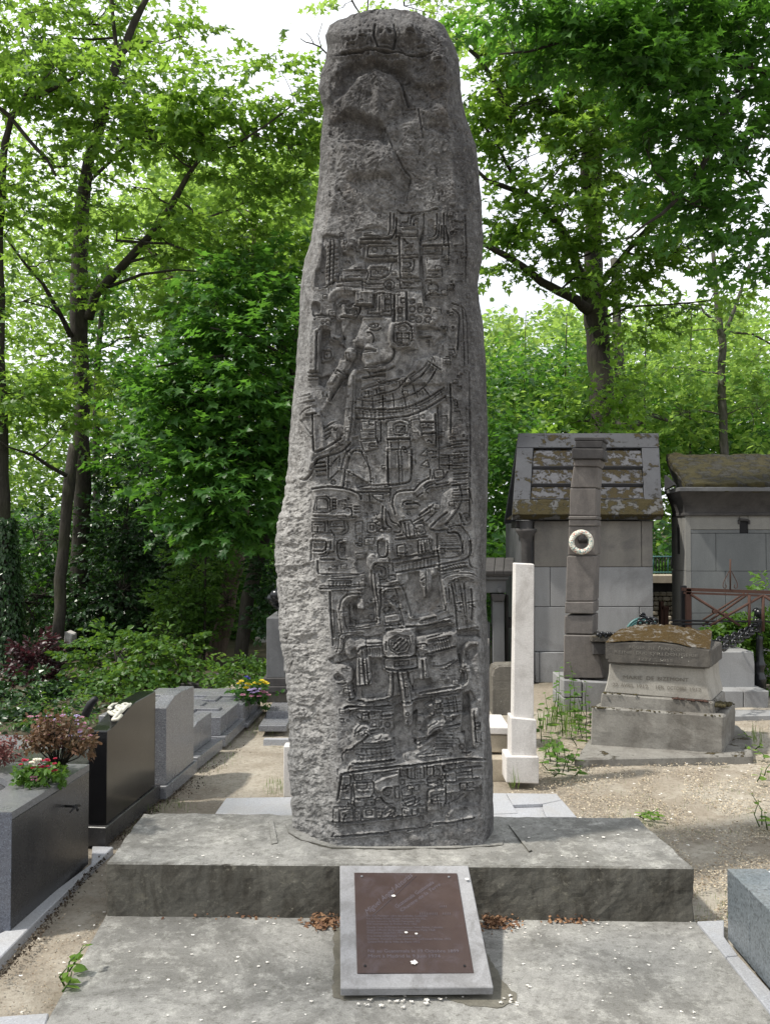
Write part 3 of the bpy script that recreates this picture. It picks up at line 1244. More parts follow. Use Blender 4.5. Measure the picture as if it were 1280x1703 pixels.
carve(540, 1260, 8.533, """
G 400,80 700,70 980,20
G 240,220 500,180 800,140 1280,90
G 240,220 210,420 180,600
k 250,240 370,240 360,370 230,390
k 215,450 300,440 310,390 380,400 370,590 200,590
g 300,430 310,390 350,380
k 400,230 680,200 690,300 430,320
o 470,260 30,25
g 530,230 530,300
h 4 580,230 670,220 590,290 680,290
k 400,360 690,330 700,480 650,550 430,580
c 450,350 610,340 600,420 540,440 460,420
o 490,480 15,12
o 550,480 15,12
o 610,475 15,12
G 430,580 680,550
k 420,600 560,590 570,680 420,700
k 590,590 710,580 700,660 590,670
g 130,700 330,690
k 130,720 200,720 205,900 120,900
k 220,740 400,710 410,890 220,900
g 270,880 280,810 400,800
g 280,820 300,790 400,780
k 430,720 510,715 515,880 430,890
k 530,720 720,700 720,850 540,860
c 580,740 670,730 680,800 590,810
r 4 710,300 850,240 1040,170 1040,380 960,400 870,400 800,470 750,480 720,420
G 720,310 860,240 1020,200
g 700,230 880,180 1040,150
o 880,485 55,55
o 880,485 25,25
G 830,460 850,420 940,420
s 3 740,600 800,560 860,640 960,650 900,700 860,660
g 780,560 860,650 960,650
g 750,720 840,740 950,680
G 820,780 960,700 1010,740 960,830 840,850
g 840,800 960,740
g 880,840 980,760
k 740,760 820,760 800,840 740,850
k 990,420 1050,400 1060,570 1000,570
c 1060,150 1150,130 1150,260 1070,270
g 1090,180 1140,180
c 1170,150 1280,120 1280,300 1170,280
o 1100,350 35,40
k 1080,440 1230,390 1240,520 1100,540
g 1180,380 1240,380
c 1100,600 1280,550 1280,640 1180,690
g 1100,650 1280,620
k 1100,710 1220,700 1230,800 1100,820
G 110,905 400,920 800,860 1280,810
g 100,1120 400,1100 700,1070 1280,1000
g 100,1120 130,1070
G 240,1120 600,1080 900,1070
""")
carve(670, 1260, 8.533, """
G 0,100 300,80 560,40 900,20 1160,30
k 60,130 290,110 300,290 70,280
h 4 90,140 260,130 100,260 260,260
g 200,210 260,210
g 60,360 300,340
k 60,390 230,370 240,460 150,460 130,420 60,440
c 150,390 215,380 220,450 155,450
g 30,640 200,590 240,570
g 40,670 200,640 240,590
G 10,670 140,695 240,660
k 130,710 200,700 200,800 130,810
k 220,690 330,670 330,770 225,780
k 335,140 430,110 430,240 340,250
k 430,100 550,90 555,250 430,260
o 485,200 45,45
g 340,340 340,290 400,260
g 350,350 450,340 560,310
k 350,360 450,350 460,400 355,400
o 510,350 35,45
G 440,410 560,390
r 3 345,460 380,430 570,420 590,560 560,700 480,740 360,750
G 350,600 345,470 390,430 570,420
g 370,560 450,510 560,500
g 480,580 480,520
g 450,600 520,590 580,600
G 570,90 570,190 600,180
k 580,90 740,80 740,140 600,150
g 740,90 900,50
G 580,190 750,160 1100,120
k 580,260 620,190 740,190 750,320 620,330
o 610,265 24,24
g 760,220 960,190
g 760,250 960,230
g 770,300 1050,280
g 970,150 980,270
d 4 1000,70 40,30
G 600,340 760,330 1070,290
g 600,400 610,620 580,690
r 3 610,370 780,350 790,480 620,500
g 610,500 800,480
k 800,360 900,350 900,440 810,450
o 950,380 50,30
g 900,430 1040,420
g 810,470 1000,460
g 640,650 760,600 860,520
s 5 850,600 1000,480 1110,380 1130,520 1070,680 940,680 860,660
r 4 700,700 940,680 1000,860 600,900 600,800
G 440,940 700,910 900,880 1000,850
g 60,1040 280,990
d 5 860,1050 160,90
d 4 200,1150 120,60
""")
# natural upper part: drum head, overhang, cavities, boulders (scale 3.048 from 440,0)
def big(x, y, rx, ry, h): dome(440 + x / 3.048, y / 3.048, rx / 3.048, ry / 3.048, h)
def bigp(h, soft, pts): plateau([(440 + a / 3.048, b / 3.048) for a, b in pts], h, soft)
def bigl(pts, w, d): groove([(440 + a / 3.048, b / 3.048) for a, b in pts], w, d)
bigp(8, 4.0, [(300, 60), (700, 40), (980, 150), (985, 420), (900, 455), (760, 440), (700, 370), (560, 325), (440, 345), (370, 420), (330, 520), (280, 520), (270, 420), (300, 330)])
bigp(-7, 3, [(330, 420), (440, 330), (560, 318), (700, 345), (745, 420), (700, 430), (640, 378), (560, 360), (470, 400), (400, 480), (340, 520)])
bigp(9, 5.0, [(400, 500), (480, 400), (560, 362), (650, 390), (700, 460), (660, 560), (600, 640), (540, 610), (400, 560)])
bigp(-9, 4.5, [(330, 610), (400, 580), (480, 590), (560, 620), (610, 655), (618, 715), (560, 700), (470, 700), (400, 715), (330, 690)])
bigp(10, 5.0, [(370, 740), (440, 715), (570, 722), (640, 760), (670, 850), (640, 900), (420, 900), (380, 830)])
big(570, 530, 22, 90, 9); big(610, 210, 46, 60, 13); big(592, 200, 12, 12, -6); big(628, 200, 12, 12, -6); big(610, 222, 10, 16, 4); big(610, 250, 20, 8, -5); bigl([(560, 160), (555, 220), (575, 270), (650, 275), (665, 210), (655, 150)], 1.3, 5); bigl([(330, 300), (450, 290), (600, 288), (720, 305), (840, 300)], 1.5, 5)
for hx_, hy_ in ((500, 210), (735, 190), (440, 240), (790, 250), (870, 330), (660, 330), (540, 310)):
    big(hx_, hy_, 36, 40, 9); big(hx_ - 12, hy_ - 6, 9, 9, -5); big(hx_ + 12, hy_ - 6, 9, 9, -5); bigl([(hx_ - 16, hy_ + 16), (hx_ + 16, hy_ + 18)], 1.0, 4)
big(500, 250, 40, 40, 7); big(730, 200, 50, 50, 8); big(770, 270, 40, 40, -6); big(880, 370, 55, 50, 10); big(870, 380, 20, 18, -6)
big(430, 120, 40, 30, -6); big(520, 100, 30, 20, -5); big(700, 330, 40, 25, 6); big(790, 350, 30, 40, -6)
big(740, 640, 70, 30, 6); big(650, 670, 35, 40, 8); big(720, 740, 50, 80, 6); big(330, 860, 40, 120, 6); big(360, 830, 20, 100, -5)
big(600, 830, 70, 60, 7); big(590, 940, 60, 60, 6); big(700, 950, 30, 80, -8); big(850, 570, 90, 40, 7); big(860, 640, 80, 25, -5); big(520, 1000, 80, 50, 5)
bigl([(610, 650), (650, 760), (700, 850), (740, 900), (720, 1010)], .9, 3.5); bigl([(280, 470), (330, 530), (350, 560)], 1.2, 4)
bigl([(690, 420), (700, 460), (730, 540)], 1.4, 5); bigl([(780, 560), (800, 700)], 1.0, 3)
bigl([(430, 290), (560, 285), (700, 300)], 1.2, 4); bigl([(330, 290), (360, 330)], 1, 4)
bigl([(380, 720), (440, 712), (580, 715)], 1.5, 6)
# small worn incisions that fill the panel between the main bands
_r = random.Random(4)
for _ in range(620):
    y = _r.uniform(352, 1375); xa_ = 560 if y > 980 else 545 if y > 700 else 530; x = _r.uniform(xa_, 782)
    if 590 < x < 655 and 525 < y < 625: continue
    j = int((x - RX0) * RS); i = int((y - RY0) * RS)
    if HF[i, j] < -4.5: continue
    k = _r.random(); s = _r.uniform(2.5, 6)
    if k < .22:
        w2, h2 = s * .95, s * .75; c_ = [(x - w2, y - h2), (x + w2, y - h2 * 1.1), (x + w2, y + h2), (x - w2, y + h2)]; plateau(c_, 2.6, 1.3); groove(c_, .7, 2.6, True)
    elif k < .36: groove([(x - s, y + s * .12), (x + s, y - s * .12)], .7, 2.4); 
    elif k < .5: groove([(x, y - s), (x + .5, y + s)], .7, 2.4)
    elif k < .66: groove(ell(x, y, s * .55, s * .5, 9), .7, 2.4, True)
    elif k < .82: groove([(x - s, y - s * .6), (x + s * .8, y - s * .7), (x + s, y + s * .6)], .7, 2.6)
    else:
        for q in (-2.6, 0, 2.6): groove([(x + q, y - s * .6), (x + q + .4, y + s * .6)], .6, 2.2)
for (x, y0, y1) in ((772, 360, 470), (779, 620, 860), (783, 980, 1030), (748, 640, 720)):
    groove([(x, y0), (x + 2, (y0 + y1) / 2), (x + 1, y1)], 1.0, 4)
for k in range(12): groove([(754, 735 + k * 9), (776 + 3 * (k % 2), 733 + k * 9)], .9, 3.5)
for k in range(9):
    if k not in (2, 5, 6): groove([(755 + k % 3, 372 + k * 12 + _r.uniform(-3, 3)), (767 + 3 * (k % 2), 371 + k * 12)], .8, 2.6)
# right flank: big rounded bulge and hollow near y 400-470, long natural flutes below
dome(778, 395, 20, 45, 9); dome(768, 440, 8, 55, -9); dome(792, 500, 10, 40, -6); dome(765, 520, 10, 60, 4)
dome(770, 1345, 14, 22, -9); dome(800, 1100, 12, 60, 4); dome(775, 1040, 14, 12, -5)

# ---- silhouette and depth profile, photograph rows
PROF = np.array([
 (20, 632, 634, 640, 650), (22, 606, 615, 668, 680), (26, 592, 605, 682, 696), (32, 566, 592, 694, 712), (42, 548, 578, 714, 738), (60, 541, 566, 722, 746), (80, 544, 570, 733, 757), (100, 541, 567, 738, 763), (125, 533, 560, 740, 765),
 (145, 530, 556, 742, 765), (168, 533, 556, 742, 768), (180, 538, 560, 742, 771), (205, 536, 562, 746, 778), (240, 532, 562, 748, 791), (290, 531, 560, 752, 796),
 (320, 528, 556, 756, 799), (350, 524, 550, 760, 801), (400, 517, 540, 762, 803), (430, 508, 530, 760, 802), (450, 503, 525, 758, 798), (470, 501, 522, 756, 794), (500, 499, 520, 758, 796), (540, 497, 518, 758, 803), (600, 493, 516, 762, 807),
 (650, 488, 514, 766, 809), (720, 482, 514, 772, 811), (790, 478, 522, 780, 811), (840, 470, 528, 784, 810), (880, 459, 530, 785, 809), (930, 457, 535, 786, 808), (1000, 462, 542, 788, 808),
 (1060, 466, 548, 792, 811), (1110, 472, 552, 795, 813), (1150, 478, 555, 798, 813), (1200, 479, 560, 800, 814), (1270, 480, 562, 802, 819), (1330, 483, 562, 802, 820), (1375, 486, 562, 800, 820), (1420, 488, 560, 800, 820)])
def stele_noise(x, y, sc, seed):
    r = np.random.default_rng(seed); nx = int(500 / sc) + 4; ny = int(1500 / sc) + 4
    g = r.random((ny, nx)); u = (x - 400) / sc; v = (y + 20) / sc
    iu = np.floor(u); iv = np.floor(v); fu = u - iu; fv = v - iv; i = iu.astype(int) % (nx - 1); j = iv.astype(int) % (ny - 1)
    fu = fu * fu * (3 - 2 * fu); fv = fv * fv * (3 - 2 * fv)
    return (g[j, i] * (1 - fu) + g[j, i + 1] * fu) * (1 - fv) + (g[j + 1, i] * (1 - fu) + g[j + 1, i + 1] * fu) * fv - 0.5
NR, NC = 1330, 330
ys = np.concatenate([np.linspace(20, 32, 14), np.linspace(33, 1418, NR - 14)])
interp = [np.interp(ys, PROF[:, 0], PROF[:, k]) for k in range(1, 5)]
wob = stele_noise(np.full(NR, 450.0), ys, 14, 3) * 4 + stele_noise(np.full(NR, 450.0), ys, 5, 4) * 2.2
wob2 = stele_noise(np.full(NR, 450.0), ys, 18, 5) * 3 + stele_noise(np.full(NR, 450.0), ys, 6, 6) * 1.5
taper = np.clip((ys - 40) / 60, 0, 1)
XL = interp[0] + wob * taper * np.where(ys > 780, 1.2, 0.5); XR = interp[3] + wob2 * 0.5 * taper; XA, XB = interp[1], interp[2]
t = np.linspace(0, 1, NC); t = 0.35 * (0.5 - 0.5 * np.cos(np.pi * t)) + 0.65 * t
PXg = XL[:, None] + (XR - XL)[:, None] * t[None]; PYg = np.repeat(ys[:, None], NC, 1)
sl = np.clip((XA[:, None] - PXg) / (XA - XL)[:, None], 0, 1); sr = np.clip((PXg - XB[:, None]) / (XR - XB)[:, None], 0, 1)
rnd = lambda s: 0.45 * s + 0.55 * (1 - np.sqrt(np.clip(1 - s * s, 0, 1)))
DL = np.interp(ys, [20, 60, 400, 800, 1000, 1420], [0.16, 0.16, 0.18, 0.20, 0.26, 0.26])
DR = np.interp(ys, [20, 60, 400, 1000, 1420], [0.18, 0.2, 0.24, 0.22, 0.20])
depth = 3.80 + rnd(sl) * DL[:, None] + rnd(sr) * DR[:, None]
depth += (np.clip((62 - ys) / 42, 0, 1) ** 2 * 0.15)[:, None]           # rounded crown
depth += ((PXg - 655) / 150) ** 2 * 0.02
iy = np.clip((PYg - RY0) * RS, 0, HF.shape[0] - 1.01); ix = np.clip((PXg - RX0) * RS, 0, HF.shape[1] - 1.01)
i0 = iy.astype(int); j0 = ix.astype(int); fy = iy - i0; fx = ix - j0
rel = (HF[i0, j0] * (1 - fx) + HF[i0, j0 + 1] * fx) * (1 - fy) + (HF[i0 + 1, j0] * (1 - fx) + HF[i0 + 1, j0 + 1] * fx) * fy
rel = np.where(PYg < 345, 1.35, 1.75) * np.clip(rel, -24, 26)
face = np.clip(1 - np.maximum(sl, sr) * 1.6, 0, 1); face = np.where(PYg < 350, np.clip(1 - np.maximum(sl, sr) ** 3, 0, 1), face)
carved = np.clip((PYg - 340) / 30, 0, 1)
rough = np.zeros_like(PXg)
for sc_, am in ((38, 5.0), (17, 4.0), (8, 3.4), (4, 2.6), (2.2, 2.0)): rough += stele_noise(PXg + 0.6 * (PYg % 7), PYg, sc_, int(sc_ * 10)) * am
flank = np.clip(sl * 2.2, 0, 1) * np.clip((PYg - 560) / 300, 0.25, 1)
wx_ = PXg + stele_noise(PXg, PYg, 26, 61) * 26 + stele_noise(PXg, PYg, 9, 62) * 9; wy_ = PYg + stele_noise(PXg, PYg, 30, 63) * 30 + stele_noise(PXg, PYg, 10, 64) * 10
chips = (np.abs(stele_noise(wx_, wy_, 24, 91)) - .25) * 13 + np.minimum(0, stele_noise(wx_, wy_, 11, 92) + 0.1) * 8 + np.minimum(0, stele_noise(wx_ * .9 + 30, wy_, 5, 93) + 0.15) * 6
pit = np.minimum(0, stele_noise(wx_, wy_, 3.1, 77) + 0.30) * 16 + np.minimum(0, stele_noise(wx_, wy_, 7, 78) + 0.3) * 14 * (1 - np.clip((PYg - 330) / 60, 0, 1))
disp = rel * (0.25 + 0.75 * face) * np.where(carved > 0, 1.0, 1.0) + rough * (0.38 + 0.5 * (1 - carved) + 0.9 * flank + 0.5 * np.clip(sr * 2, 0, 1)) + chips * flank + pit * (0.7 + 0.6 * (1 - carved))
edge = np.minimum(np.clip((PXg - XL[:, None]) / 6, 0, 1), np.clip((XR[:, None] - PXg) / 6, 0, 1))
disp *= (0.3 + 0.7 * edge)
depth_f = depth - disp * 0.0027
U = (PXg - 640) / F; W = (851.5 - PYg) / F
RYc = CA - W * SA; RZc = SA + W * CA
# lateral position from the undisplaced depth, so grooves are cut straight into the stone
Xw = U * depth / RYc; Zw = CAMZ + RZc * depth / RYc; Yw = depth_f
front = np.stack([Xw, Yw, Zw], -1)
NB = 26
th = np.linspace(0, 1, NB + 2)[1:-1]
EL, ER = front[:, 0], front[:, -1]
back = ER[:, None] * (1 - th)[None, :, None] + EL[:, None] * th[None, :, None]
bd = np.minimum(0.30, 0.5 * np.clip((ys - 18) / 60, 0.05, 1))
back[:, :, 1] += (np.sin(np.pi * th) ** 0.55)[None] * bd[:, None] + stele_noise(back[:, :, 0] * 300 + 640, PYg[:, :NB], 20, 50) * 0.03
ring = np.concatenate([front, back], 1); K = ring.shape[1]
idx = np.arange(NR * K).reshape(NR, K)
a = idx[:-1]; b = idx[1:]
q = np.stack([a, b, np.roll(b, -1, 1), np.roll(a, -1, 1)], -1).reshape(-1, 4)
V = ring.reshape(-1, 3)
def ringattr(fg, left, right):
    bk = np.repeat(((left + right) / 2)[:, None], NB, 1); return np.concatenate([fg, bk], 1).ravel()
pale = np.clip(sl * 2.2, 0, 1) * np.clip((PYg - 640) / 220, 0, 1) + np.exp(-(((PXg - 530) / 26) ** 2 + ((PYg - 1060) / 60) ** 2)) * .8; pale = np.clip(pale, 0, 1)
dark = np.clip((420 - PYg) / 260, 0, 1) * (0.75 + 0.25 * np.clip(sr, 0, 1)) + np.clip(sr * 1.8, 0, 1) * 0.8  # soot on the top, plus right-side shade put into the colour
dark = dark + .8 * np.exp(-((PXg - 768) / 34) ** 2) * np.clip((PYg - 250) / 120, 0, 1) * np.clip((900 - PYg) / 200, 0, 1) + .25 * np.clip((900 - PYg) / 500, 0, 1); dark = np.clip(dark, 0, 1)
cav = np.clip(-(rel) / 8, 0, 1)
sm = NT('stele_stone')
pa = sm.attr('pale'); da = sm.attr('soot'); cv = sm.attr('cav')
col = sm.mix(sm.noise(3.0, 7, 0.65), (0.37, 0.366, 0.362), (0.23, 0.228, 0.227))
n2 = sm.noise(9, 8, 0.72, 0.4)
col = sm.mix(sm.math('MULTIPLY', sm.ramp(n2, [(0.45, 0.0), (0.62, 1.0)]), 0.6), col, (0.10, 0.092, 0.086))
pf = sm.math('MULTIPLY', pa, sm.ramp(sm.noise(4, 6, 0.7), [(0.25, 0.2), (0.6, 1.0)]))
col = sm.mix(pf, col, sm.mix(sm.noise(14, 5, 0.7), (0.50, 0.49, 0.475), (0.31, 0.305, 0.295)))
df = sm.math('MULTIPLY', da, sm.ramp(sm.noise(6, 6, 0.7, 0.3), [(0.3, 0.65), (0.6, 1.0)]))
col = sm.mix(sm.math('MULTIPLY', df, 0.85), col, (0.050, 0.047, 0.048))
n3 = sm.noise(34, 7, 0.8, 0.2)
col = sm.mix(sm.ramp(n3, [(0.40, 0.75), (0.54, 0.0)]), col, sm.mix(0.75, col, (0.02, 0.019, 0.019)))
col = sm.mix(sm.ramp(n3, [(0.56, 0.0), (0.70, 0.5)]), col, (0.42, 0.41, 0.40))
g = sm.noise(150, 3, 0.85)
col = sm.mix(sm.ramp(g, [(0.32, 0.6), (0.6, 0.0)]), col, sm.mix(0.6, col, (0.015, 0.014, 0.014)))
col = sm.mix(sm.math('MULTIPLY', sm.ramp(sm.noise(210, 2, 0.8), [(0.62, 0.0), (0.75, 1.0)]), 0.5), col, (0.42, 0.40, 0.37))
col = sm.mix(sm.math('MULTIPLY', sm.ramp(sm.noise(5.5, 7, 0.75, 1.0), [(0.60, 0.0), (0.68, 1.0)]), 0.35), col, (0.16, 0.135, 0.115))
hgt = sm.math('ADD', sm.math('MULTIPLY', g, 0.5), sm.noise(45, 6, 0.75))
sm.pbr(col, 0.9, sm.bump(hgt, 1.0, 0.009), 0.2)
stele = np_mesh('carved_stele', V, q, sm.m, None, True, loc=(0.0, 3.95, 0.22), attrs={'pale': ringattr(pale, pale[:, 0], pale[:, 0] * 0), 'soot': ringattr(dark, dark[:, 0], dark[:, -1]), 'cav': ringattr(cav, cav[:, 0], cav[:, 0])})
tag(stele, 'tall weathered grey stone stele carved with a plumed figure, on the concrete plinth', 'stele')
# ================================================================ GROUND
def ground_z(x, y):
    return -0.015
def make_ground():
    xs = np.concatenate([-np.geomspace(120, 7.2, 22), np.linspace(-7, 7, 380), np.geomspace(7.2, 120, 22)])
    ys_ = np.concatenate([[-60, -30, -12, -5, -2, 0, 1.0], np.linspace(1.5, 13, 420), np.geomspace(13.3, 160, 26)])
    X, Y = np.meshgrid(xs, ys_)
    Z = np.full(X.shape, -0.03)
    r = np.random.default_rng(5)
    def vn(sc):
        g = r.random((600, 600)); u = (X + 130) / sc % 597; v = (Y + 70) / sc % 597
        i = u.astype(int); j = v.astype(int); fu = u - i; fv = v - j; fu = fu * fu * (3 - 2 * fu); fv = fv * fv * (3 - 2 * fv)
        return (g[j, i] * (1 - fu) + g[j, i + 1] * fu) * (1 - fv) + (g[j + 1, i] * (1 - fu) + g[j + 1, i + 1] * fu) * fv - 0.5
    near = (np.abs(X) < 8) & (Y < 14) & (Y > 0)
    Z = Z + vn(0.7) * 0.03 + np.where(near, vn(0.16) * 0.012 + vn(0.05) * 0.008, 0)
    Z = Z + np.clip(Y - 14, 0, 60) * 0.035                 # the hill rises behind
    m = NT('soil')
    base = m.mix(m.noise(1.2, 6, 0.65), (0.31, 0.272, 0.22), (0.225, 0.195, 0.156))
    base = m.mix(m.ramp(m.noise(0.9, 7, 0.7, 0.5), [(0.46, 0.0), (0.6, 0.85)]), base, (0.39, 0.36, 0.305))
    base = m.mix(m.ramp(m.noise(28, 6, 0.8), [(0.48, 0.0), (0.66, 0.55)]), base, (0.13, 0.10, 0.07))
    # dark leaf mould where shrubs and trees grow: left of the grave row and beyond the chapels
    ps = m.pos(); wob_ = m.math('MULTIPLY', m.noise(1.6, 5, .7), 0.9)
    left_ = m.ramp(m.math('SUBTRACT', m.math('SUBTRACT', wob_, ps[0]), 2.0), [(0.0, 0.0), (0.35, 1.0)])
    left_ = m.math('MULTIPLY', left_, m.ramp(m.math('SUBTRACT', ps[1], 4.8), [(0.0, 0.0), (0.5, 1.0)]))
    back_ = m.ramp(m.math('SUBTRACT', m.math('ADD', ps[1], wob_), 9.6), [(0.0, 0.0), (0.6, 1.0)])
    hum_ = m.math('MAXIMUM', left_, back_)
    v = m.vor(55.0, out='Color'); sp = m.n('ShaderNodeSeparateColor', Color=v).outputs
    peb = m.math('MULTIPLY', m.ramp(sp[0], [(0.84, 0.0), (0.86, 1.0)]), m.ramp(m.vor(55.0), [(0.3, 1.0), (0.42, 0.0)]))
    base = m.mix(m.math('MULTIPLY', peb, 0.8), base, m.mix(sp[1], (0.50, 0.46, 0.38), (0.24, 0.21, 0.17)))
    base = m.mix(m.ramp(m.noise(2.3, 7, 0.75, 0.6), [(0.6, 0.0), (0.68, 0.55)]), base, (0.075, 0.082, 0.025))
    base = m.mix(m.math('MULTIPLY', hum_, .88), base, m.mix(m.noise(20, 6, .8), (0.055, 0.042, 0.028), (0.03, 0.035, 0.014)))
    nr = m.bump(m.math('ADD', m.noise(60, 6, 0.75), m.math('MULTIPLY', peb, 0.8)), 0.8, 0.012)
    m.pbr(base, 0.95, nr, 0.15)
    idx = np.arange(X.size).reshape(X.shape)
    q = np.stack([idx[:-1, :-1], idx[:-1, 1:], idx[1:, 1:], idx[1:, :-1]], -1).reshape(-1, 4)
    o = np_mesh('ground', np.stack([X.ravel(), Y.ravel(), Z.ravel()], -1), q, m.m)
    tag(o, kind='structure')
make_ground()

def xy(v): return (v.x, v.y)
def slab_px(px, z1, z0, name, mat, parent=None, bevel=0.004, rough=None, **kw):
    m = MB(); m.prism([xy(G(a, b, z1)) for a, b in px], z0, z1)
    o = m.build(name, mat, parent, bevel=bevel, **kw)
    if rough: worn_edges(o, *rough)
    return o
# ---------------------------------------------------------------- front slab, plinth, plaque
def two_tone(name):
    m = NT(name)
    up = m.ramp(m.nz_()[2], [(0.5, 0.0), (0.8, 1.0)])  # side faces coloured darker than tops, imitating how light falls
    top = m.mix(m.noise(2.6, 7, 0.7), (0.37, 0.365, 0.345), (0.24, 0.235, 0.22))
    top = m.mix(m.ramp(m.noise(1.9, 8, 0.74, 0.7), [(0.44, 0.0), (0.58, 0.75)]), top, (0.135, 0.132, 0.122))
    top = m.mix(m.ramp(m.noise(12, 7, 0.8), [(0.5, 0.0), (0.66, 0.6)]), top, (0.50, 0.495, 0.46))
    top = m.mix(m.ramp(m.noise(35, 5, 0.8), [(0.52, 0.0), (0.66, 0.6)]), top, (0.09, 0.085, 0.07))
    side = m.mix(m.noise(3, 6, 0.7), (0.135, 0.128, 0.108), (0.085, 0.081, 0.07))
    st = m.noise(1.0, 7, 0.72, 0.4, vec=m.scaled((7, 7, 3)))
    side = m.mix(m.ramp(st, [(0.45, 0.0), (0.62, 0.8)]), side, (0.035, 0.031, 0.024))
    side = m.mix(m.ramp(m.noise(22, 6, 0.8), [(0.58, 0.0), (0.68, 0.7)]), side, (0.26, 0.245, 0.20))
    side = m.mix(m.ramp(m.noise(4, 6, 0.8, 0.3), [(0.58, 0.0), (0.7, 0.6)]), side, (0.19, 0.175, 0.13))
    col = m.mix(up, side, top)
    g = m.noise(170, 3, 0.85)
    col = m.mix(m.ramp(g, [(0.35, 0.5), (0.6, 0.0)]), col, m.mix(0.6, col, (0.01, 0.01, 0.01)))
    h = m.math('ADD', m.math('MULTIPLY', g, 0.5), m.noise(40, 6, 0.75))
    return m.pbr(col, 0.9, m.bump(h, 0.55, 0.006), 0.2)
M['plinth'] = two_tone('weathered_plinth')
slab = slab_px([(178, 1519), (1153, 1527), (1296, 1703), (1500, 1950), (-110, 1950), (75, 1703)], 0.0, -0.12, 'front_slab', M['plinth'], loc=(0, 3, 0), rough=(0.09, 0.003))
tag(slab, 'wide flat weathered concrete slab lying on the ground in front of the plinth', 'slab')
T = 0.222
m = MB()
cor = [G(177, 1435, T), G(1153, 1443, T), G(1059, 1360, T), G(238, 1352, T)]
m.prism([xy(c) for c in cor], -0.06, T)
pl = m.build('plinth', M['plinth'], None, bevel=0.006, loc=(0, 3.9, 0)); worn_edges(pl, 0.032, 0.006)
tag(pl, 'low broad concrete plinth with dark stained front carrying the stele', 'plinth')
# faint mortar skirt where the stele is set into the plinth
m = MB()
sk = [G(x, y, T) for x, y in [(474, 1372), (480, 1386), (500, 1398), (552, 1411), (640, 1413), (760, 1412), (836, 1407), (838, 1396), (828, 1372), (800, 1362), (500, 1362)]]
m.prism([xy(c) for c in sk], T - 0.01, T + 0.008)
s_ = m.build('setting_mortar', M['plinth'], pl, bevel=0.003)
for ja in ([(447, 1366), (455, 1366), (462, 1402), (452, 1404)], [(845, 1372), (850, 1371), (884, 1414), (879, 1416)]):
    m = MB(); m.prism([xy(G(a, b, T + .004)) for a, b in ja], T - .01, T + .0065); m.build('patch_seam', M['plinth'], pl, bevel=0.001)
# plaque
tl, tr, br, bl = P(565, 1439, 3.53), P(778, 1439, 3.53), P(820, 1642, 2.97), P(566, 1644, 2.97)
nrm = (tr - tl).cross(bl - tl).normalized()
if nrm.z > 0: nrm = -nrm
plq = thing('memorial_plaque', (0.1, 3.2, 0.0), 'grey stone tablet with a brown bronze plate of raised lettering leaning against the plinth', 'plaque')
m = MB(); m.hexa([tl, tr, br, bl], [p + nrm * 0.034 for p in (tl, tr, br, bl)])
m.build('stone_tablet', M['tablet'], plq, bevel=0.003)
# low support under the tablet
m = MB(); up = -nrm
u0 = P(582, 1640, 3.0); u1 = P(805, 1640, 3.0)
m.hexa([P(575, 1652, 3.02), P(812, 1652, 3.02), P(812, 1662, 3.02), P(575, 1662, 3.02)], [p + Vector((0, .3, 0)) for p in (P(575, 1652, 3.02), P(812, 1652, 3.02), P(812, 1662, 3.02), P(575, 1662, 3.02))])
m.build('support', M['concrete_front'], plq, bevel=0.002)
def on_plane(px, py, h=0.0):
    r = Vector(ray(px, py)); o = Vector((0, 0, CAMZ)); tt = (tl - o).dot(nrm) / r.dot(nrm); return o + r * tt - nrm * h
c4 = [on_plane(589, 1453), on_plane(759.5, 1454), on_plane(787.5, 1620), on_plane(594, 1620)]
mt = NT('bronze_plate')
bc = mt.mix(mt.noise(5, 6, 0.7), (0.078, 0.050, 0.042), (0.052, 0.037, 0.035))
bc = mt.mix(mt.ramp(mt.noise(11, 7, 0.75, 0.4), [(0.5, 0.0), (0.68, 0.5)]), bc, (0.105, 0.085, 0.095))
mt.pbr(bc, mt.ramp(mt.noise(16, 5), [(0.3, 0.38), (0.7, 0.55)]), mt.bump(mt.noise(180, 3, 0.8), 0.25, 0.002), 0.5, 0.35)
m = MB(); m.hexa([p - nrm * 0.006 for p in c4], c4)
m.build('bronze_plate', mt.m, plq, bevel=0.0012)
M['plate_letters'] = plain('plate_letters', (0.155, 0.135, 0.155), 0.5, 0.3, 0.2)
def text_mesh(txt, size=1.0, shear=0.0, align='LEFT', res=2):
    cu = bpy.data.curves.new('lettering', 'FONT'); cu.body = txt; cu.size = size; cu.shear = shear; cu.resolution_u = res; cu.align_x = align
    ob = bpy.data.objects.new('lettering', cu); COL.objects.link(ob)
    bpy.context.view_layer.update()
    me = bpy.data.meshes.new_from_object(ob.evaluated_get(bpy.context.evaluated_depsgraph_get()))
    v = [tuple(x.co) for x in me.vertices]; f = [tuple(p.vertices) for p in me.polygons]
    bpy.data.objects.remove(ob); bpy.data.curves.remove(cu); bpy.data.meshes.remove(me)
    return v, f
def lettering(name, txt, fn, mat, parent, width=None, size=1.0, shear=0.0):
    """fn maps (x, y) of the flat text (x 0..1 when width is set) to a 3D point"""
    v, f = text_mesh(txt, size, shear)
    if not v: return
    x0 = min(p[0] for p in v); x1 = max(p[0] for p in v); k = 1.0 if width is None else width / (x1 - x0)
    m = MB(); m.add([fn((p[0] - x0) * k, p[1]) for p in v], f)
    return m.build(name, mat, parent)
def plate_uv(u, v, h=0.0073):
    a = c4[0] * (1 - u) + c4[1] * u; b = c4[3] * (1 - u) + c4[2] * u
    return a * (1 - v) + b * v - nrm * h
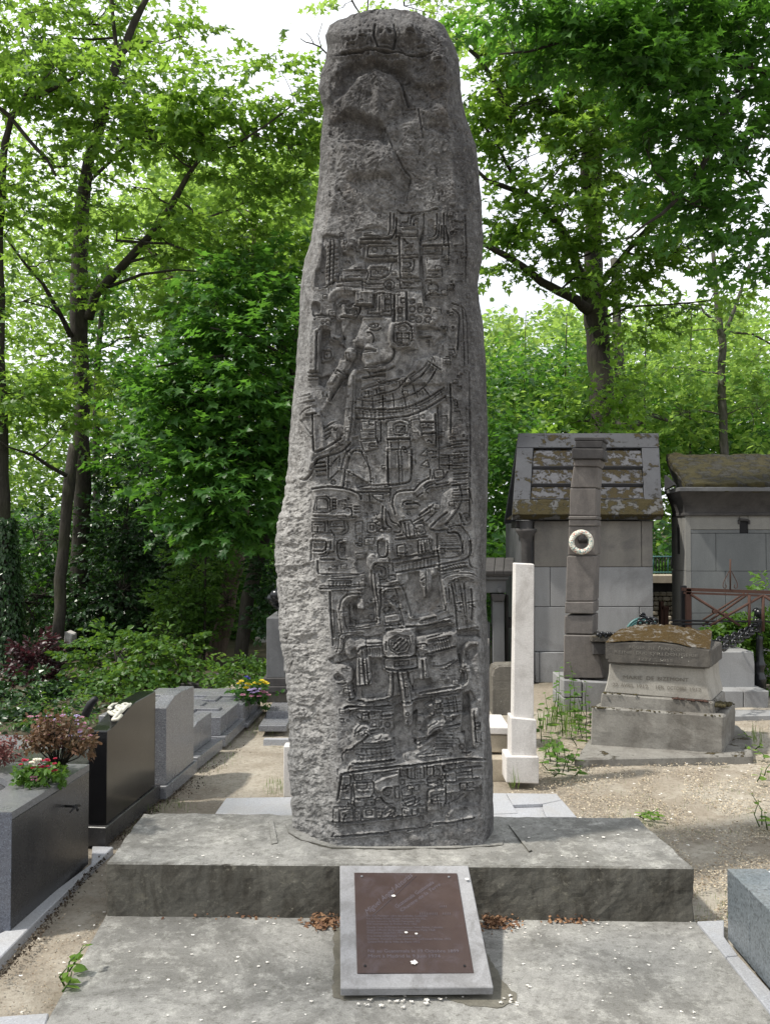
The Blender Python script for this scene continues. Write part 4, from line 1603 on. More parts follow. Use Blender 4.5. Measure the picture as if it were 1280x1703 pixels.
LW = [("Prix Sylla Monsegur, Libre des Legendes, Guatemala", .10, .70, .478), ("Prix du Meilleur Roman Etranger, Hombres de Maiz 1952", .10, .68, .506), ("Citoyen honoraire du Monde Oaxaqueno 1957", .10, .63, .533), ("Prix International du Roman Paris 1962", .10, .59, .559),
      ("Grande Croix de l'Ordre du Liberateur Simon Bolivar, Colombie", .10, .84, .592), ("Grand Officier de la Legion d'Honneur Paris 1968", .10, .76, .619), ("Prix Lenine de la Paix 1966", .10, .45, .645), ("Prix Nobel Litterature 19 Octobre 1967", .10, .62, .676),
      ("Docteur Honoris Causa Universite Ca'Foscari Venise 1972", .10, .90, .704), ("Grand Prix de la Ville de Paris 1972", .10, .60, .732)]
for tx, ua, ub, vv in LW:
    lettering('text_line', tx, (lambda x, y, ua=ua, vv=vv: plate_uv(ua + x, vv - y)), M['plate_letters'], plq, width=(ub - ua) * 0.93, size=0.028)
for tx, ua, ub, vv in [("Né au Guatemala le 19 Octobre 1899", .10, .90, .822), ("Mort à Madrid le 9 Juin 1974", .10, .73, .868)]:
    lettering('text_line', tx, (lambda x, y, ua=ua, vv=vv: plate_uv(ua + x, vv - y)), M['plate_letters'], plq, width=(ub - ua), size=0.042)
def diag(px0, py0, px1, py1, hscale):
    A = on_plane(px0, py0, .0073); B = on_plane(px1, py1, .0073); d = (B - A); up_ = -nrm.cross(d.normalized())
    if up_.z < 0: up_ = -up_
    return lambda x, y: A + d * x + up_ * (y * hscale)
lettering('signature', "Miguel Angel Asturias", diag(611, 1524, 688, 1458, 0.036), M['plate_letters'], plq, width=1.0, shear=0.6)
lettering('text_line', "Guatemala Guatemala", diag(660, 1513, 722, 1471, 0.026), M['plate_letters'], plq, width=1.0, shear=0.25)
lettering('text_line', "Chantre de la Terre", diag(668, 1519, 733, 1474, 0.022), M['plate_letters'], plq, width=1.0, shear=0.25)
m = MB(); m.tube([on_plane(620, 1525, .0073), on_plane(650, 1498, .0073), on_plane(692, 1459, .0073)], 0.0007, 4)
m.build('signature_flourish', M['plate_letters'], plq)
for (cx, cy) in [(738, 1510), (704, 1522), (720, 1522), (742, 1522)]:
    m = MB()
    for i in range(5 if cy > 1512 else 4):
        x = cx - 6 + i * 3
        m.tube([on_plane(x, cy - 2, .0073), on_plane(x + 0.3, cy + 2.2, .0073)], 0.0011, 4)
    m.build('glyph_mark', M['plate_letters'], plq)
for (cx, cy) in [(601.5, 1460), (746, 1461), (607, 1609), (772, 1609)]:
    m = MB(); c = on_plane(cx, cy, .008); m.torus(c, 0.0040, 0.0010, axis=nrm, seg=16, rs=6)
    m.tube([c, c - nrm * 0.0015], 0.004, 10)
    m.build('screw', M['granite_mid'] if cy < 1500 else M['dark_iron'], plq)
# damp stain around the foot of the tablet: thin moss and silt film, slightly proud of the slab
m = MB()
st = [(553, 1545), (557, 1600), (552, 1640), (553, 1656), (575, 1663), (640, 1656), (740, 1659), (780, 1672), (826, 1676), (858, 1664), (859, 1652), (840, 1638), (818, 1604), (802, 1562), (794, 1540), (640, 1530)]
dense_ = []
for (a, b), (c, e) in zip(st, st[1:] + st[:1]):
    for i in range(7):
        f = i / 7; px_, py_ = a * (1 - f) + c * f, b * (1 - f) + e * f; nv = noise.noise_vector(Vector((px_ / 9, py_ / 9, 2))); dense_.append((px_ + nv.x * 5, py_ + nv.y * 3))
m.prism([xy(G(a, b, 0.004)) for a, b in dense_], 0.0, 0.0035)
M['damp'] = stone('damp_silt', (0.20, 0.188, 0.155), (0.145, 0.135, 0.11), (0.09, 0.085, 0.07), 0.5, 9, 150, bumps=0.4, rough=0.75)
tag(m.build('silt_film', M['damp'], None), 'brown silt stain spread on the slab around the foot of the plaque', 'silt', kind='stuff')

# ---------------------------------------------------------------- left kerbs
k = slab_px([(154, 1407), (189, 1408), (96, 1497), (60, 1532), (-60, 1655), (-170, 1700), (-60, 1580), (23, 1541), (60, 1505), (152, 1436)], 0.012, -0.06, 'kerb_strip', M['granite_light'], loc=(-1.6, 3.7, 0))
tag(k, 'pale granite kerb strip along the foot of the dark planter', 'kerb')
k = slab_px([(-120, 1700), (0, 1690), (82, 1684), (60, 1760), (-160, 1800)], 0.005, -0.06, 'kerb_strip', M['granite_light'], loc=(-1.4, 2.7, 0))
tag(k, 'pale slab corner just showing at the lower left edge', 'kerb')
# right kerb + granite tomb block
k = thing('kerb_strip', (1.35, 3.3, 0), 'narrow pale blue grey granite kerb beside the right hand tomb block', 'kerb')
def kb(px):
    m = MB(); m.prism([xy(G(a, b, 0.01)) for a, b in px], -0.06, 0.01); m.build('kerb_stone', M['granite_light'], k, bevel=0.003)
kb([(1158, 1532), (1203, 1530), (1203, 1557), (1226, 1588), (1206, 1590)]); kb([(1207, 1591.5), (1227, 1589.5), (1420, 1800), (1420, 1860)])
tb = thing('granite_tomb_block', (1.6, 3.2, 0), 'speckled grey granite tomb block with white mortar joints at the lower right', 'tomb')
X0 = 1.355; z1 = 0.278
for (ya, yb, nm) in ((3.222, 3.425, 'block'), (2.0, 3.216, 'block')):
    for (xa, xb) in ((X0, X0 + 0.155), (X0 + 0.161, X0 + 1.3)):
        m = MB(); m.box(xa, xb, ya, yb, 0, z1 if xa == X0 else z1 - 0.001); m.build(nm, M['granite_grey'], tb, bevel=0.003)
m = MB(); m.box(X0 + 0.006, X0 + 1.29, 2.02, 3.41, 0.01, z1 - 0.0035); m.build('mortar_joint', M['mortar'], tb)

# ---------------------------------------------------------------- left row of graves
def dirn(a): return Vector((math.sin(a), math.cos(a), 0))
def ledge(name, lbl, cat, p0, ang, parts, group=None):
    """p0: front right corner on the ground; parts: (name, mat, s0, s1, inset, thickness, profile)"""
    t = thing(name, (p0[0], p0[1], 0), lbl, cat, group)
    d = dirn(ang); w = Vector((-math.cos(ang), math.sin(ang), 0))
    o = Vector((p0[0], p0[1], 0))
    res = {}
    for nm, mat, inset, th_, prof, bev in parts:
        m = MB(); pts = [o + w * inset + d * s + Vector((0, 0, z)) for s, z in prof]
        m.extr(pts, w * th_)
        res[nm] = m.build(nm, mat, t, bevel=bev)
    return t, res, o, d, w
A1 = 0.088
# 1 planter
pt = thing('stone_planter', (-1.7, 3.8, 0), 'dark polished granite planter tomb with curved basin and a small tap, nearest on the left', 'planter')
o = Vector((-1.502, 3.475, 0)); d = dirn(A1); w = Vector((-math.cos(A1), math.sin(A1), 0))
def W2(a, s): v = o + w * a + d * s; return (v.x, v.y)
L = 0.72
arc = [(0.40 + 0.28 * (1 - math.cos(q)) * 1.2 - 0.28, 0.03 + 0.40 * q / (math.pi)) for q in [0]]
outer = [W2(0, 0), W2(0, L), W2(1.3, L), W2(1.3, 0)]
# body made of rim pieces around a planting hole and a curved basin
def ring_piece(nm, poly, za, zb, mat=None, bev=0.003):
    m = MB(); m.prism([W2(*p) for p in poly], za, zb); return m.build(nm, mat or M['granite_dark'], pt, bevel=bev)
basin = [(1.3, 0.60)] + [(0.62 - 0.42 * math.sin(q), 0.29 + 0.26 * math.cos(q)) for q in np.linspace(0.0, math.pi, 15)] + [(1.3, 0.0)]
hole = [(0.09, 0.35), (0.07, 0.66), (0.34, 0.68), (0.24, 0.57), (0.16, 0.40)]
ring_piece('body', [(0, 0), (0, L), (1.3, L), (1.3, 0)], 0.0, 0.452)
# top slab as a plate with two openings: triangulated through bmesh fill
bm = bmesh.new()
def loop3(poly, z): return [bm.verts.new((*W2(*p), z)) for p in poly]
edges = []
for poly in ([(0, 0), (0, L), (1.3, L), (1.3, 0.60)] + basin[1:-1] + [(1.3, 0.0)], hole):
    vs2 = loop3(poly, 0.484)
    edges += [bm.edges.new((vs2[i], vs2[(i + 1) % len(vs2)])) for i in range(len(vs2))]
r_ = bmesh.ops.triangle_fill(bm, use_beauty=True, use_dissolve=False, edges=edges)
ex = bmesh.ops.extrude_face_region(bm, geom=bm.faces[:])
bmesh.ops.translate(bm, verts=[v for v in ex['geom'] if isinstance(v, bmesh.types.BMVert)], vec=(0, 0, -0.03))
bmesh.ops.recalc_face_normals(bm, faces=bm.faces)
bmesh.ops.translate(bm, verts=bm.verts, vec=-pt.location)
me = bpy.data.meshes.new('rim'); bm.to_mesh(me); bm.free()
M['granite_rim'] = granite('granite_rim', (0.12, 0.125, 0.135), (0.05, 0.05, 0.055), (0.22, 0.22, 0.24), 300, 0.18)
link('rim', me, M['granite_rim'], pt)
ring_piece('side_panel', [(0.0, -0.004), (0.0, 0.0), (1.3, 0.0), (1.3, -0.004)], 0.0, 0.48, M['granite_blue'], 0.0)
m = MB(); m.prism([W2(*p) for p in hole], 0.452, 0.462); m.build('soil_bed', plain('potting_soil', (0.03, 0.022, 0.016), 0.95, bumps=1.0), pt)
m = MB(); c = o + d * 0.47 + Vector((0, 0, 0.36)); n_ = -w
m.tube([c, c + n_ * 0.05, c + n_ * 0.06 + Vector((0, 0, -0.02))], 0.006, 8); m.tube([c + n_ * 0.045 - d * 0.05 + Vector((0, 0, -.012)), c + n_ * 0.05 + Vector((0, 0, .004)), c + n_ * 0.045 + d * 0.05 + Vector((0, 0, -.012))], [0.003, 0.006, 0.005], 6)
m.build('tap', M['dark_iron'], pt)
# 2 black headstone with S curved top
S = lambda L_, z0, z1, a=0.25, b=0.75, n=10: [(L_ * (a + (b - a) * i / n), z0 + (z1 - z0) * (0.5 - 0.5 * math.cos(math.pi * i / n))) for i in range(n + 1)]
L2 = 0.72
prof = [(0.03, 0.10), (L2, 0.10), (L2, 0.665)] + S(L2, 0.585, 0.66, 0.05, 0.62)[::-1] + [(0.03, 0.58)]
t2, r2, o2, d2, w2 = ledge('headstone', 'polished black headstone with a wavy top, white cloth bow lying on it', 'headstone', (-1.432, 4.43), 0.098,
    [('base', M['granite_dark'], 0.0, 0.14, [(0, 0), (L2 + .06, 0), (L2 + .06, 0.098), (0, 0.098)], 0.003), ('slab', M['granite_black'], 0.012, 0.10, prof, 0.003)], 'headstones in the left row')
# 3 grey headstone
L3 = 0.58
prof = [(0.02, 0.082), (L3 - .02, 0.082), (L3 - .02, 0.585), (0.30, 0.60), (0.18, 0.595), (0.10, 0.57), (0.02, 0.547)]
ledge('headstone', 'tall grey speckled granite headstone with a chamfered top behind the black one', 'headstone', (-1.32, 5.21), 0.09,
    [('base', M['granite_mid'], 0.0, 0.13, [(0, 0), (L3 + .03, 0), (L3 + .03, 0.08), (0, 0.08)], 0.003), ('slab', M['granite_mid'], 0.012, 0.095, prof, 0.003)], 'headstones in the left row')
# 4 low grey, curved
prof = [(0.03, 0.082), (0.5, 0.082), (0.5, 0.285), (0.34, 0.285), (0.2, 0.28), (0.1, 0.255), (0.03, 0.24)]
ledge('headstone', 'low grey granite headstone with a curved top, stepped base', 'headstone', (-1.277, 5.88), 0.12,
    [('base', M['granite_mid'], 0.0, 0.28, [(0, 0), (0.55, 0), (0.55, 0.08), (0, 0.08)], 0.003), ('slab', M['granite_mid'], 0.07, 0.07, prof, 0.003)], 'headstones in the left row')
# 5, 6 low box tombs with crosses
def box_tomb(p0, ang, h, L_, lbl, width=0.9, base=0.075, cross=True):
    t, r, o, d, w = ledge('box_tomb', lbl, 'tomb', p0, ang, [('base', M['granite_mid'], 0.0, width + .05, [(0, 0), (L_ + .04, 0), (L_ + .04, base), (0, base)], 0.003),
        ('block', M['granite_mid'], 0.045, width - .05, [(0.03, base + .002), (L_, base + .002), (L_, h), (0.03, h)], 0.003)], 'low box tombs in the left row')
    if cross:
        m = MB()
        for (a0, a1, s0, s1) in ((0.12, width - .1, L_ * .42, L_ * .58), (0.3, 0.42, L_ * .15, L_ * .42), (0.3, 0.42, L_ * .58, L_ * .9)):
            q_ = [o + w * a + d * s for a, s in ((a0, s0), (a1, s0), (a1, s1), (a0, s1))]
            m.prism([(v.x, v.y) for v in q_], h - .002, h + 0.018)
        m.build('cross', M['granite_mid'], t, bevel=0.003)
    return t
box_tomb((-1.205, 6.50), 0.066, 0.215, 0.62, 'low grey granite box tomb with a flat cross, just behind the low headstone', 1.0)
box_tomb((-1.14, 7.14), 0.066, 0.19, 0.72, 'low grey granite box tomb with brown edge, next to the flower pot', 1.0, base=0.03)
# ledgers of the row running away to the left behind the headstones
for (x0, y0, L_, z, lb) in ((-1.62, 5.35, 0.5, 0.12, 'flat grey ledger slab behind the grey headstone'), (-1.55, 5.95, 0.5, 0.10, 'flat grey ledger slab behind the low headstone')):
    m = MB(); m.box(x0 - 1.6, x0, y0, y0 + L_, 0, z); tag(m.build('ledger', M['granite_mid'], None, bevel=0.004, loc=(x0 - .8, y0, 0)), lb, 'grave slab', 'flat ledgers in the left row')
m = MB(); m.box(-3.2, -1.62, 4.5, 5.0, 0, 0.36); tag(m.build('ledger', M['granite_dark'], None, bevel=0.004, loc=(-2.4, 4.7, 0)), 'dark ledger slab behind the black headstone', 'grave slab', 'flat ledgers in the left row')
# 7 tall slab stele with steps
t = thing('tall_headstone', (-1.05, 7.7, 0), 'tall slim grey headstone on a stepped dark base, half hidden by the stele', 'headstone')
def bx(nm, x0, x1, y0, y1, z0, z1_, mat, bev=0.004):
    m = MB(); m.box(x0, x1, y0, y1, z0, z1_); return m.build(nm, mat, t, bevel=bev)
Yt = 7.75
xa = P(443, 1100, Yt).x; xb = P(463, 1100, Yt).x
bx('step', P(438, 1, 7.1).x, P(463, 1, 7.1).x + .1, 7.0, 7.45, 0, 0.05, M['granite_mid']); bx('step', P(447, 1, 7.3).x, P(490, 1, 7.3).x, 7.3, 8.3, 0, 0.10, M['granite_mid'])
bx('pedestal', xa - .04, xb + .12, Yt - .05, Yt + .75, 0.1, P(0, 1150, Yt).z, M['mossy_stone']); bx('moulding', xa - .06, xb + .14, Yt - .07, Yt + .77, P(0, 1150, Yt).z, P(0, 1140, Yt).z, M['sooty'])
bx('moulding', xa - .03, xb + .10, Yt - .04, Yt + .74, P(0, 1140, Yt).z, P(0, 1127, Yt).z, M['sooty'])
bx('shaft', xa, xb + .06, Yt, Yt + .7, P(0, 1127, Yt).z, P(0, 1028, Yt).z, M['ashlar_dark'])
m = MB(); zt = P(0, 1028, Yt).z
for i in range(7):
    a = i * 0.9; c = Vector((xb - .02 + .05 * math.cos(a), Yt + .2 + .1 * math.sin(a), zt + 0.03 + .035 * i))
    m.lathe(c, [(0.02, -.05), (0.055, -.03), (0.065, 0.0), (0.05, 0.035), (0.015, 0.05)], 10)
m.build('bronze_ornament', M['black_iron'], t)
# low step beside the stele and the thin pale stake
m = MB(); m.prism([xy(G(a, b, 0.02)) for a, b in [(358, 1352), (376, 1327), (490, 1325), (490, 1356)]], -.05, 0.02)
tag(m.build('flat_slab', M['granite_light'], None, bevel=0.004, loc=(-0.9, 5.1, 0)), 'pale flat slab on the path just behind the left of the plinth', 'slab')
m = MB(); m.prism([xy(G(a, b, 0.012)) for a, b in [(441, 1227), (480, 1227), (482, 1230), (438, 1230)]], -.05, 0.012)
tag(m.build('flat_slab', M['granite_light'], None, loc=(-0.9, 6.6, 0)), 'thin pale stone strip crossing the path in the distance', 'slab')
m = MB(); c = G(476, 1321, 0); m.box(c.x - .018, c.x + .10, c.y, c.y + .10, -.02, P(0, 1241, c.y).z); 
tag(m.build('boundary_stone', M['limestone'], None, bevel=0.006, loc=(c.x, c.y, 0)), 'short pinkish upright stone peeping out left of the stele', 'stone post')
# ================================================================ RIGHT SIDE
def quadY(pts, Y):
    """photo corners on the vertical plane at depth Y (or one depth per corner)"""
    if not hasattr(Y, '__len__'): Y = [Y] * len(pts)
    return [P(a, b, y) for (a, b), y in zip(pts, Y)]
def block(t, nm, pts, Y, back, mat, bevel=0.006, rough=None):
    """front quad given in the photo, swept back by vector"""
    f = quadY(pts, Y); m = MB(); m.extr(f, Vector(back)); o = m.build(nm, mat, t, bevel=bevel)
    if rough: worn_edges(o, *rough)
    return o
# cross slab behind plinth on the right
t = thing('cross_slab', (0.9, 5.3, 0), 'pinkish grey granite grave slab with a sunk cross, just behind the right of the plinth', 'grave slab')
zc = 0.06
def gpoly(px, z): return [xy(G(a, b, z)) for a, b in px]
m = MB(); m.prism(gpoly([(790, 1319), (925, 1320), (959, 1362), (790, 1362)], zc - .02), -.05, zc - .02); m.build('base', M['granite_light'], t, bevel=0.003)
for pp in ([(790, 1319), (840, 1319), (860, 1352), (790, 1354)], [(841.5, 1319), (925, 1320), (933, 1330), (901, 1336.5), (852, 1338)], [(934, 1330.5), (958.5, 1358.5), (908, 1358), (902, 1344), (902, 1337.5)], [(861, 1353), (907, 1358.5), (907, 1361), (790, 1361), (790, 1355)]):
    m = MB(); m.prism(gpoly(pp, zc), zc - .019, zc); m.build('panel', M['granite_light'], t, bevel=0.002)
# white headstone pillar
t = thing('white_headstone', (0.9, 5.6, 0), 'slim white limestone pillar headstone on a two step base, brightest stone right of the stele', 'headstone')
block(t, 'base', [(841, 1258), (895.5, 1258.5), (895.5, 1304), (841, 1302)], 5.54, (0, 0.2, 0), M['limestone'])
block(t, 'plinth', [(849, 1193), (891.5, 1197), (891.5, 1257.5), (849, 1257)], 5.57, (0, 0.16, 0), M['limestone'])
block(t, 'shaft', [(856, 936.5), (888, 938), (887, 1196), (852.5, 1193)], 5.60, (0, 0.11, 0), M['limestone'])
t = thing('white_ledger', (0.85, 5.9, 0), 'pale stepped limestone ledger between the stele and the white pillar', 'grave slab')
block(t, 'top_slab', [(800, 1209), (848, 1210), (848, 1222), (800, 1221)], 5.80, (0, 0.42, 0), M['limestone'])
block(t, 'side_block', [(802, 1222), (846, 1223), (846, 1252), (802, 1251)], 5.82, (0, 0.40, 0), M['limestone_warm'])
block(t, 'step', [(800, 1262), (841, 1262), (841, 1300), (800, 1300)], 5.72, (0, 0.5, 0), M['limestone_warm'])
t = thing('round_topped_stone', (0.95, 6.6, 0), 'squat grey stone with rounded mossy top behind the white pillar', 'headstone')
f = [(818, 1190), (818, 1125), (822, 1112), (830, 1108), (858, 1108), (858, 1190)]
o_ = block(t, 'body', f, 6.5, (0, 0.25, 0), M['mossy_stone'], 0.006, (0.04, 0.004))
# small dark mausoleum
t = thing('small_mausoleum', (1.3, 9.9, 0), 'small dark sooty mausoleum with slate roof and pilasters, between the stele and white pillar', 'mausoleum')
Yq = 9.6
for i in range(6):
    x0 = 760 + i * 15.5
    pts = [P(x0 + 2, 925 + 2, Yq + .45), P(x0 + 17, 925 + 2, Yq + .45), P(x0 + 15, 949, Yq - .12), P(x0, 949, Yq - .12)]
    m = MB(); m.hexa(pts, [p + Vector((0, .01, -.05)) for p in pts]); m.build('roof_slate', M['sooty'], t, bevel=0.008)
block(t, 'cornice', [(750, 951), (850, 951), (849, 958), (750, 958)], Yq - .1, (0, .9, 0), M['sooty'])
block(t, 'cornice', [(750, 958), (846, 958), (845, 964), (750, 964)], Yq - .05, (0, .8, 0), M['ashlar_dark'])
block(t, 'frieze', [(750, 964), (842, 964), (841, 986), (750, 986)], Yq, (0, .7, 0), M['ashlar_dark'])
block(t, 'wall', [(750, 1035), (815, 1035), (815, 1160), (750, 1160)], Yq + .1, (0, .5, 0), M['ashlar_dark'])
for xx in (818, 772):
    m = MB(); c = P(xx + 13, 981, Yq - .02); m.tube([c, c + Vector((0, .05, 0))], 0.032, 14); m.build('boss', M['ashlar_dark'], t)
    block(t, 'capital', [(xx - 1, 988), (xx + 22, 988), (xx + 20, 1000), (xx + 1, 1000)], Yq - .03, (0, .18, 0), M['sooty'])
    block(t, 'pilaster', [(xx + 1, 1000), (xx + 20, 1000), (xx + 22, 1160), (xx + 2, 1160)], Yq, (0, .16, 0), M['ashlar_dark'])
block(t, 'side_wall', [(841, 990), (845, 990), (846, 1160), (841, 1160)], Yq + .2, (0, .5, 0), M['sooty'])
block(t, 'lintel', [(845, 1030), (862, 1030), (862, 1044), (845, 1044)], Yq + .2, (0, .3, 0), M['sooty'])
block(t, 'door_post', [(806, 1062), (813, 1062), (811, 1100), (806, 1140)], Yq - .3, (0, .04, 0), M['limestone'])

# ---------------------------------------------------------------- chapel with tiled stone roof
C1 = thing('stone_chapel', (2.3, 9.9, 0), 'small grey ashlar grave chapel with steep mossy stone roof, behind the pillar monument', 'chapel')
Yc = 9.5
def roofp(px, py, lift=0.0):
    """point on the front roof slope: ridge (y 722) at depth Yc+0.75, eave (y 860) at Yc-0.12"""
    k = (py - 722) / (860 - 722)
    # solve plane exactly: depth linear in slope
    za = P(0, 722, Yc + .75).z; zb = P(0, 860, Yc - .12).z
    r = ray(px, py)
    # plane through (Y=Yc+.75,z=za) and (Y=Yc-.12,z=zb)
    s = (za - zb) / 0.87
    tt = (zb - s * (Yc - .12) - CAMZ) / (r[2] - s * r[1])
    n = Vector((0, -s, 1)).normalized()
    return Vector((r[0] * tt, r[1] * tt, CAMZ + r[2] * tt)) + n * lift
def roof_quad(nm, pts, h, mat, bev=0.006, base=0.0, rough=None):
    a = [roofp(*p, base + h) for p in pts]; b = [roofp(*p, base - 0.02) for p in pts]
    m = MB(); m.hexa(a, b); o = m.build(nm, mat, C1, bevel=bev)
    if rough: worn_edges(o, *rough)
    return o
roof_quad('roof_bed', [(861, 722), (1094, 722), (1101, 860), (851, 860)], -.015, M['roof_frame'], base=-.03)
roof_quad('roof_border', [(861, 722), (1094, 722), (1094.8, 746), (859, 746)], 0.0, M['roof_frame'], base=0.02)
roof_quad('roof_border', [(859, 746.5), (886, 746.5), (881, 833), (853, 833)], 0.0, M['roof_frame'], base=0.02)
roof_quad('roof_border', [(1066, 746.5), (1094.8, 746.5), (1099.5, 833), (1070, 833)], 0.0, M['roof_frame'], base=0.02)
yy = [748, 779.5, 808.5, 833.5]
for i in range(3):
    for xa_, xb_ in (((886.5), 960), (961, 1066)):
        f0 = (yy[i] - 746) / 87; f1 = (yy[i + 1] - 746) / 87
        xl0 = xa_ - (5 * f0 if xa_ < 900 else 0); xl1 = xa_ - (5 * f1 if xa_ < 900 else 0); xr0 = xb_ + (4 * f0 if xb_ > 1000 else 0); xr1 = xb_ + (4 * f1 if xb_ > 1000 else 0)
        # each course rises to its lower edge so it throws a shadow line on the next
        a_ = [roofp(xl0 + .7, yy[i] + .8, -.004), roofp(xr0 - .7, yy[i] + .8, -.004), roofp(xr1 - .7, yy[i + 1] - 1.0, .034), roofp(xl1 + .7, yy[i + 1] - 1.0, .034)]
        b_ = [roofp(xl0 + .7, yy[i] + .8, -.05), roofp(xr0 - .7, yy[i] + .8, -.05), roofp(xr1 - .7, yy[i + 1] - 1.0, -.05), roofp(xl1 + .7, yy[i + 1] - 1.0, -.05)]
        m = MB(); m.hexa(a_, b_); o_ = m.build('roof_tile', M['roof'], C1, bevel=0.005)
o_ = roof_quad('roof_eave', [(853, 834), (1099.5, 834), (1102, 860), (851, 860)], 0.012, M['roof_mossy'], base=0.03, rough=(0.05, 0.008))
fe = [roofp(851, 860, .04), roofp(1102, 860, .04)]
m = MB(); m.hexa([fe[0], fe[1], fe[1] + Vector((-.01, .04, -.05)), fe[0] + Vector((.01, .04, -.05))], [p + Vector((0, .5, 0)) for p in (fe[0] + Vector((0, 0, -.04)), fe[1] + Vector((0, 0, -.04)), fe[1] + Vector((-.01, .04, -.05)), fe[0] + Vector((.01, .04, -.05)))])
m.build('eave_edge', M['roof_mossy'], C1)
# back slope + gables
ra, rb = roofp(861, 722), roofp(1094, 722); ea, eb = roofp(851, 860), roofp(1101, 860)
bk = [Vector((ra.x - .05, 2 * ra.y - ea.y, ea.z)), Vector((rb.x + .05, 2 * rb.y - eb.y, eb.z))]
m = MB(); m.hexa([ra, rb, bk[1], bk[0]], [p - Vector((0, .02, .06)) for p in (ra, rb, bk[1], bk[0])]); m.build('back_slope', M['roof_frame'], C1)
gz = P(0, 866, Yc).z
for x_ in (P(889, 800, Yc).x, P(1082, 800, Yc).x - .12):
    m = MB(); m.extr([Vector((x_, Yc + .05, gz)), Vector((x_, ra.y, ra.z - .1)), Vector((x_, 2 * ra.y - Yc - .05, gz))], (0.12, 0, 0)); m.build('gable', M['ashlar'], C1)
# walls: individual ashlar blocks with fine joints; core behind them
xw0, xw1 = P(887, 900, Yc).x, P(1085, 900, Yc).x
z_ = lambda py: P(0, py, Yc).z
m = MB(); m.box(xw0 + .015, xw1 - .015, Yc + .015, Yc + 1.55, 0, z_(868)); m.build('wall_core', M['ashlar_dark'], C1)
m = MB(); m.box(P(872, 900, Yc).x, xw0 + .01, Yc + .03, Yc + 1.5, 0, z_(868)); m.build('side_wall', M['ashlar_dark'], C1)
rows = [(866, 943, [887, 1066, 1085]), (943, 1009, [887, 914, 1085]), (1009, 1084, [887, 1062, 1085]), (1084, 1160, [887, 895, 1085])]
for ya, yb, xs_ in rows:
    for a_, b_ in zip(xs_[:-1], xs_[1:]):
        x0, x1 = P(a_, 900, Yc).x + .003, P(b_, 900, Yc).x - .003
        yo = 0.0 if ya < 1084 else -0.03
        m = MB(); m.box(x0, x1, Yc + yo, Yc + .1, max(z_(yb), -.03) + .003, z_(ya) - .003); m.build('block', M['ashlar'] if ya >= 943 else M['ashlar_band'] if 'ashlar_band' in M else M['ashlar'], C1, bevel=0.005)
m = MB(); m.box(P(858, 900, Yc).x, xw1 + .02, Yc + .02, Yc + .4, z_(878), z_(866)); m.build('frieze', M['sooty'], C1, bevel=0.01)
m = MB(); c = Vector((P(874, 900, Yc).x, Yc - .02, 0))
m.lathe(c, [(0.09, 0), (0.09, .06), (0.06, .1), (0.055, z_(905)), (0.07, z_(896)), (0.075, z_(893)), (0.115, z_(884)), (0.12, z_(880)), (0.07, z_(879)), (0.08, z_(866))], 16); m.build('column', M['sooty'], C1)

# ---------------------------------------------------------------- obelisk with wreath, in front of the chapel
OB = thing('obelisk_monument', (2.0, 8.3, 0), 'tall stepped grey stone pillar monument hung with a pale wreath, before the chapel', 'monument')
Yo = 8.0; dv = Vector((0.13, 0.34, 0))
def ob(nm, pts, Y=Yo, d_=dv, mat='sooty_brown', bev=0.008): return block(OB, nm, pts, Y, d_, M[mat], bev, None)
ob('cap', [(954, 727), (1004, 727), (1004, 733), (954, 733)], mat='sooty'); ob('cap', [(956, 733), (1002, 733), (1000, 745), (956, 745)], d_=dv * .9, mat='sooty')
ob('cap', [(950, 745.5), (1003, 746), (1002.5, 763), (949.5, 763)], Yo - .05, dv, 'sooty')
ob('capital', [(955, 763.5), (998, 763.5), (994, 776), (953, 775)], Yo - .02)
ob('shaft_stone', [(953, 775.5), (994, 776.5), (991, 811), (948, 811)]); ob('shaft_stone', [(947.5, 812), (991, 812), (990, 858), (946, 857)])
ob('band', [(944.5, 858), (991.5, 858), (991.5, 864), (944.5, 864)], Yo - .02); ob('band', [(945, 864.5), (991, 864.5), (991, 875), (945, 875)], Yo - .01)
ob('shaft_stone', [(945, 876), (990, 876), (990, 923), (944, 923)])
ob('shaft_stone', [(942, 925), (988.5, 925), (987, 1000), (940, 1000)], Yo - .03); ob('band', [(939, 1001), (987, 1001), (986.5, 1021), (938.5, 1020)], Yo - .045)
ob('shaft_stone', [(938, 1024), (986, 1024), (985.5, 1055), (937.5, 1054)], Yo - .03); ob('base_stone', [(937, 1056), (987, 1057), (1003, 1128), (936, 1128)], Yo - .05, dv * 1.2)
ob('low_wall', [(987.5, 1068), (1040, 1068), (1040, 1137), (987.5, 1133)], Yo + .05, (0, .25, 0), 'tomb_stone'); ob('shelf', [(985, 1068), (1012, 1070), (1011, 1089), (985, 1089)], Yo - .08, (0, .15, 0), 'sooty')
ob('shelf', [(983, 1058), (1020, 1058), (1020, 1068), (983, 1068)], Yo - .11, (0, .3, 0), 'mossy_stone')
ob('plinth', [(936, 1131), (967, 1132), (967, 1160), (936, 1160)], Yo - .12, (0, .5, 0), 'ashlar'); ob('plinth', [(936, 1161), (967, 1161), (967, 1185), (936, 1185)], Yo - .12, (0, .5, 0), 'ashlar')
ob('plinth', [(968, 1133), (1045, 1137), (1045, 1185), (968, 1185)], Yo - .115, (0, .5, 0), 'ashlar')
wr = NT('wreath_beads'); wcol = wr.ramp(wr.n('ShaderNodeSeparateColor', Color=wr.vor(90, out='Color')).outputs[0], [(0.0, (0.62, 0.60, 0.52)), (0.62, (0.5, 0.52, 0.45)), (0.75, (0.18, 0.30, 0.30)), (0.88, (0.5, 0.25, 0.2))], 'CONSTANT')
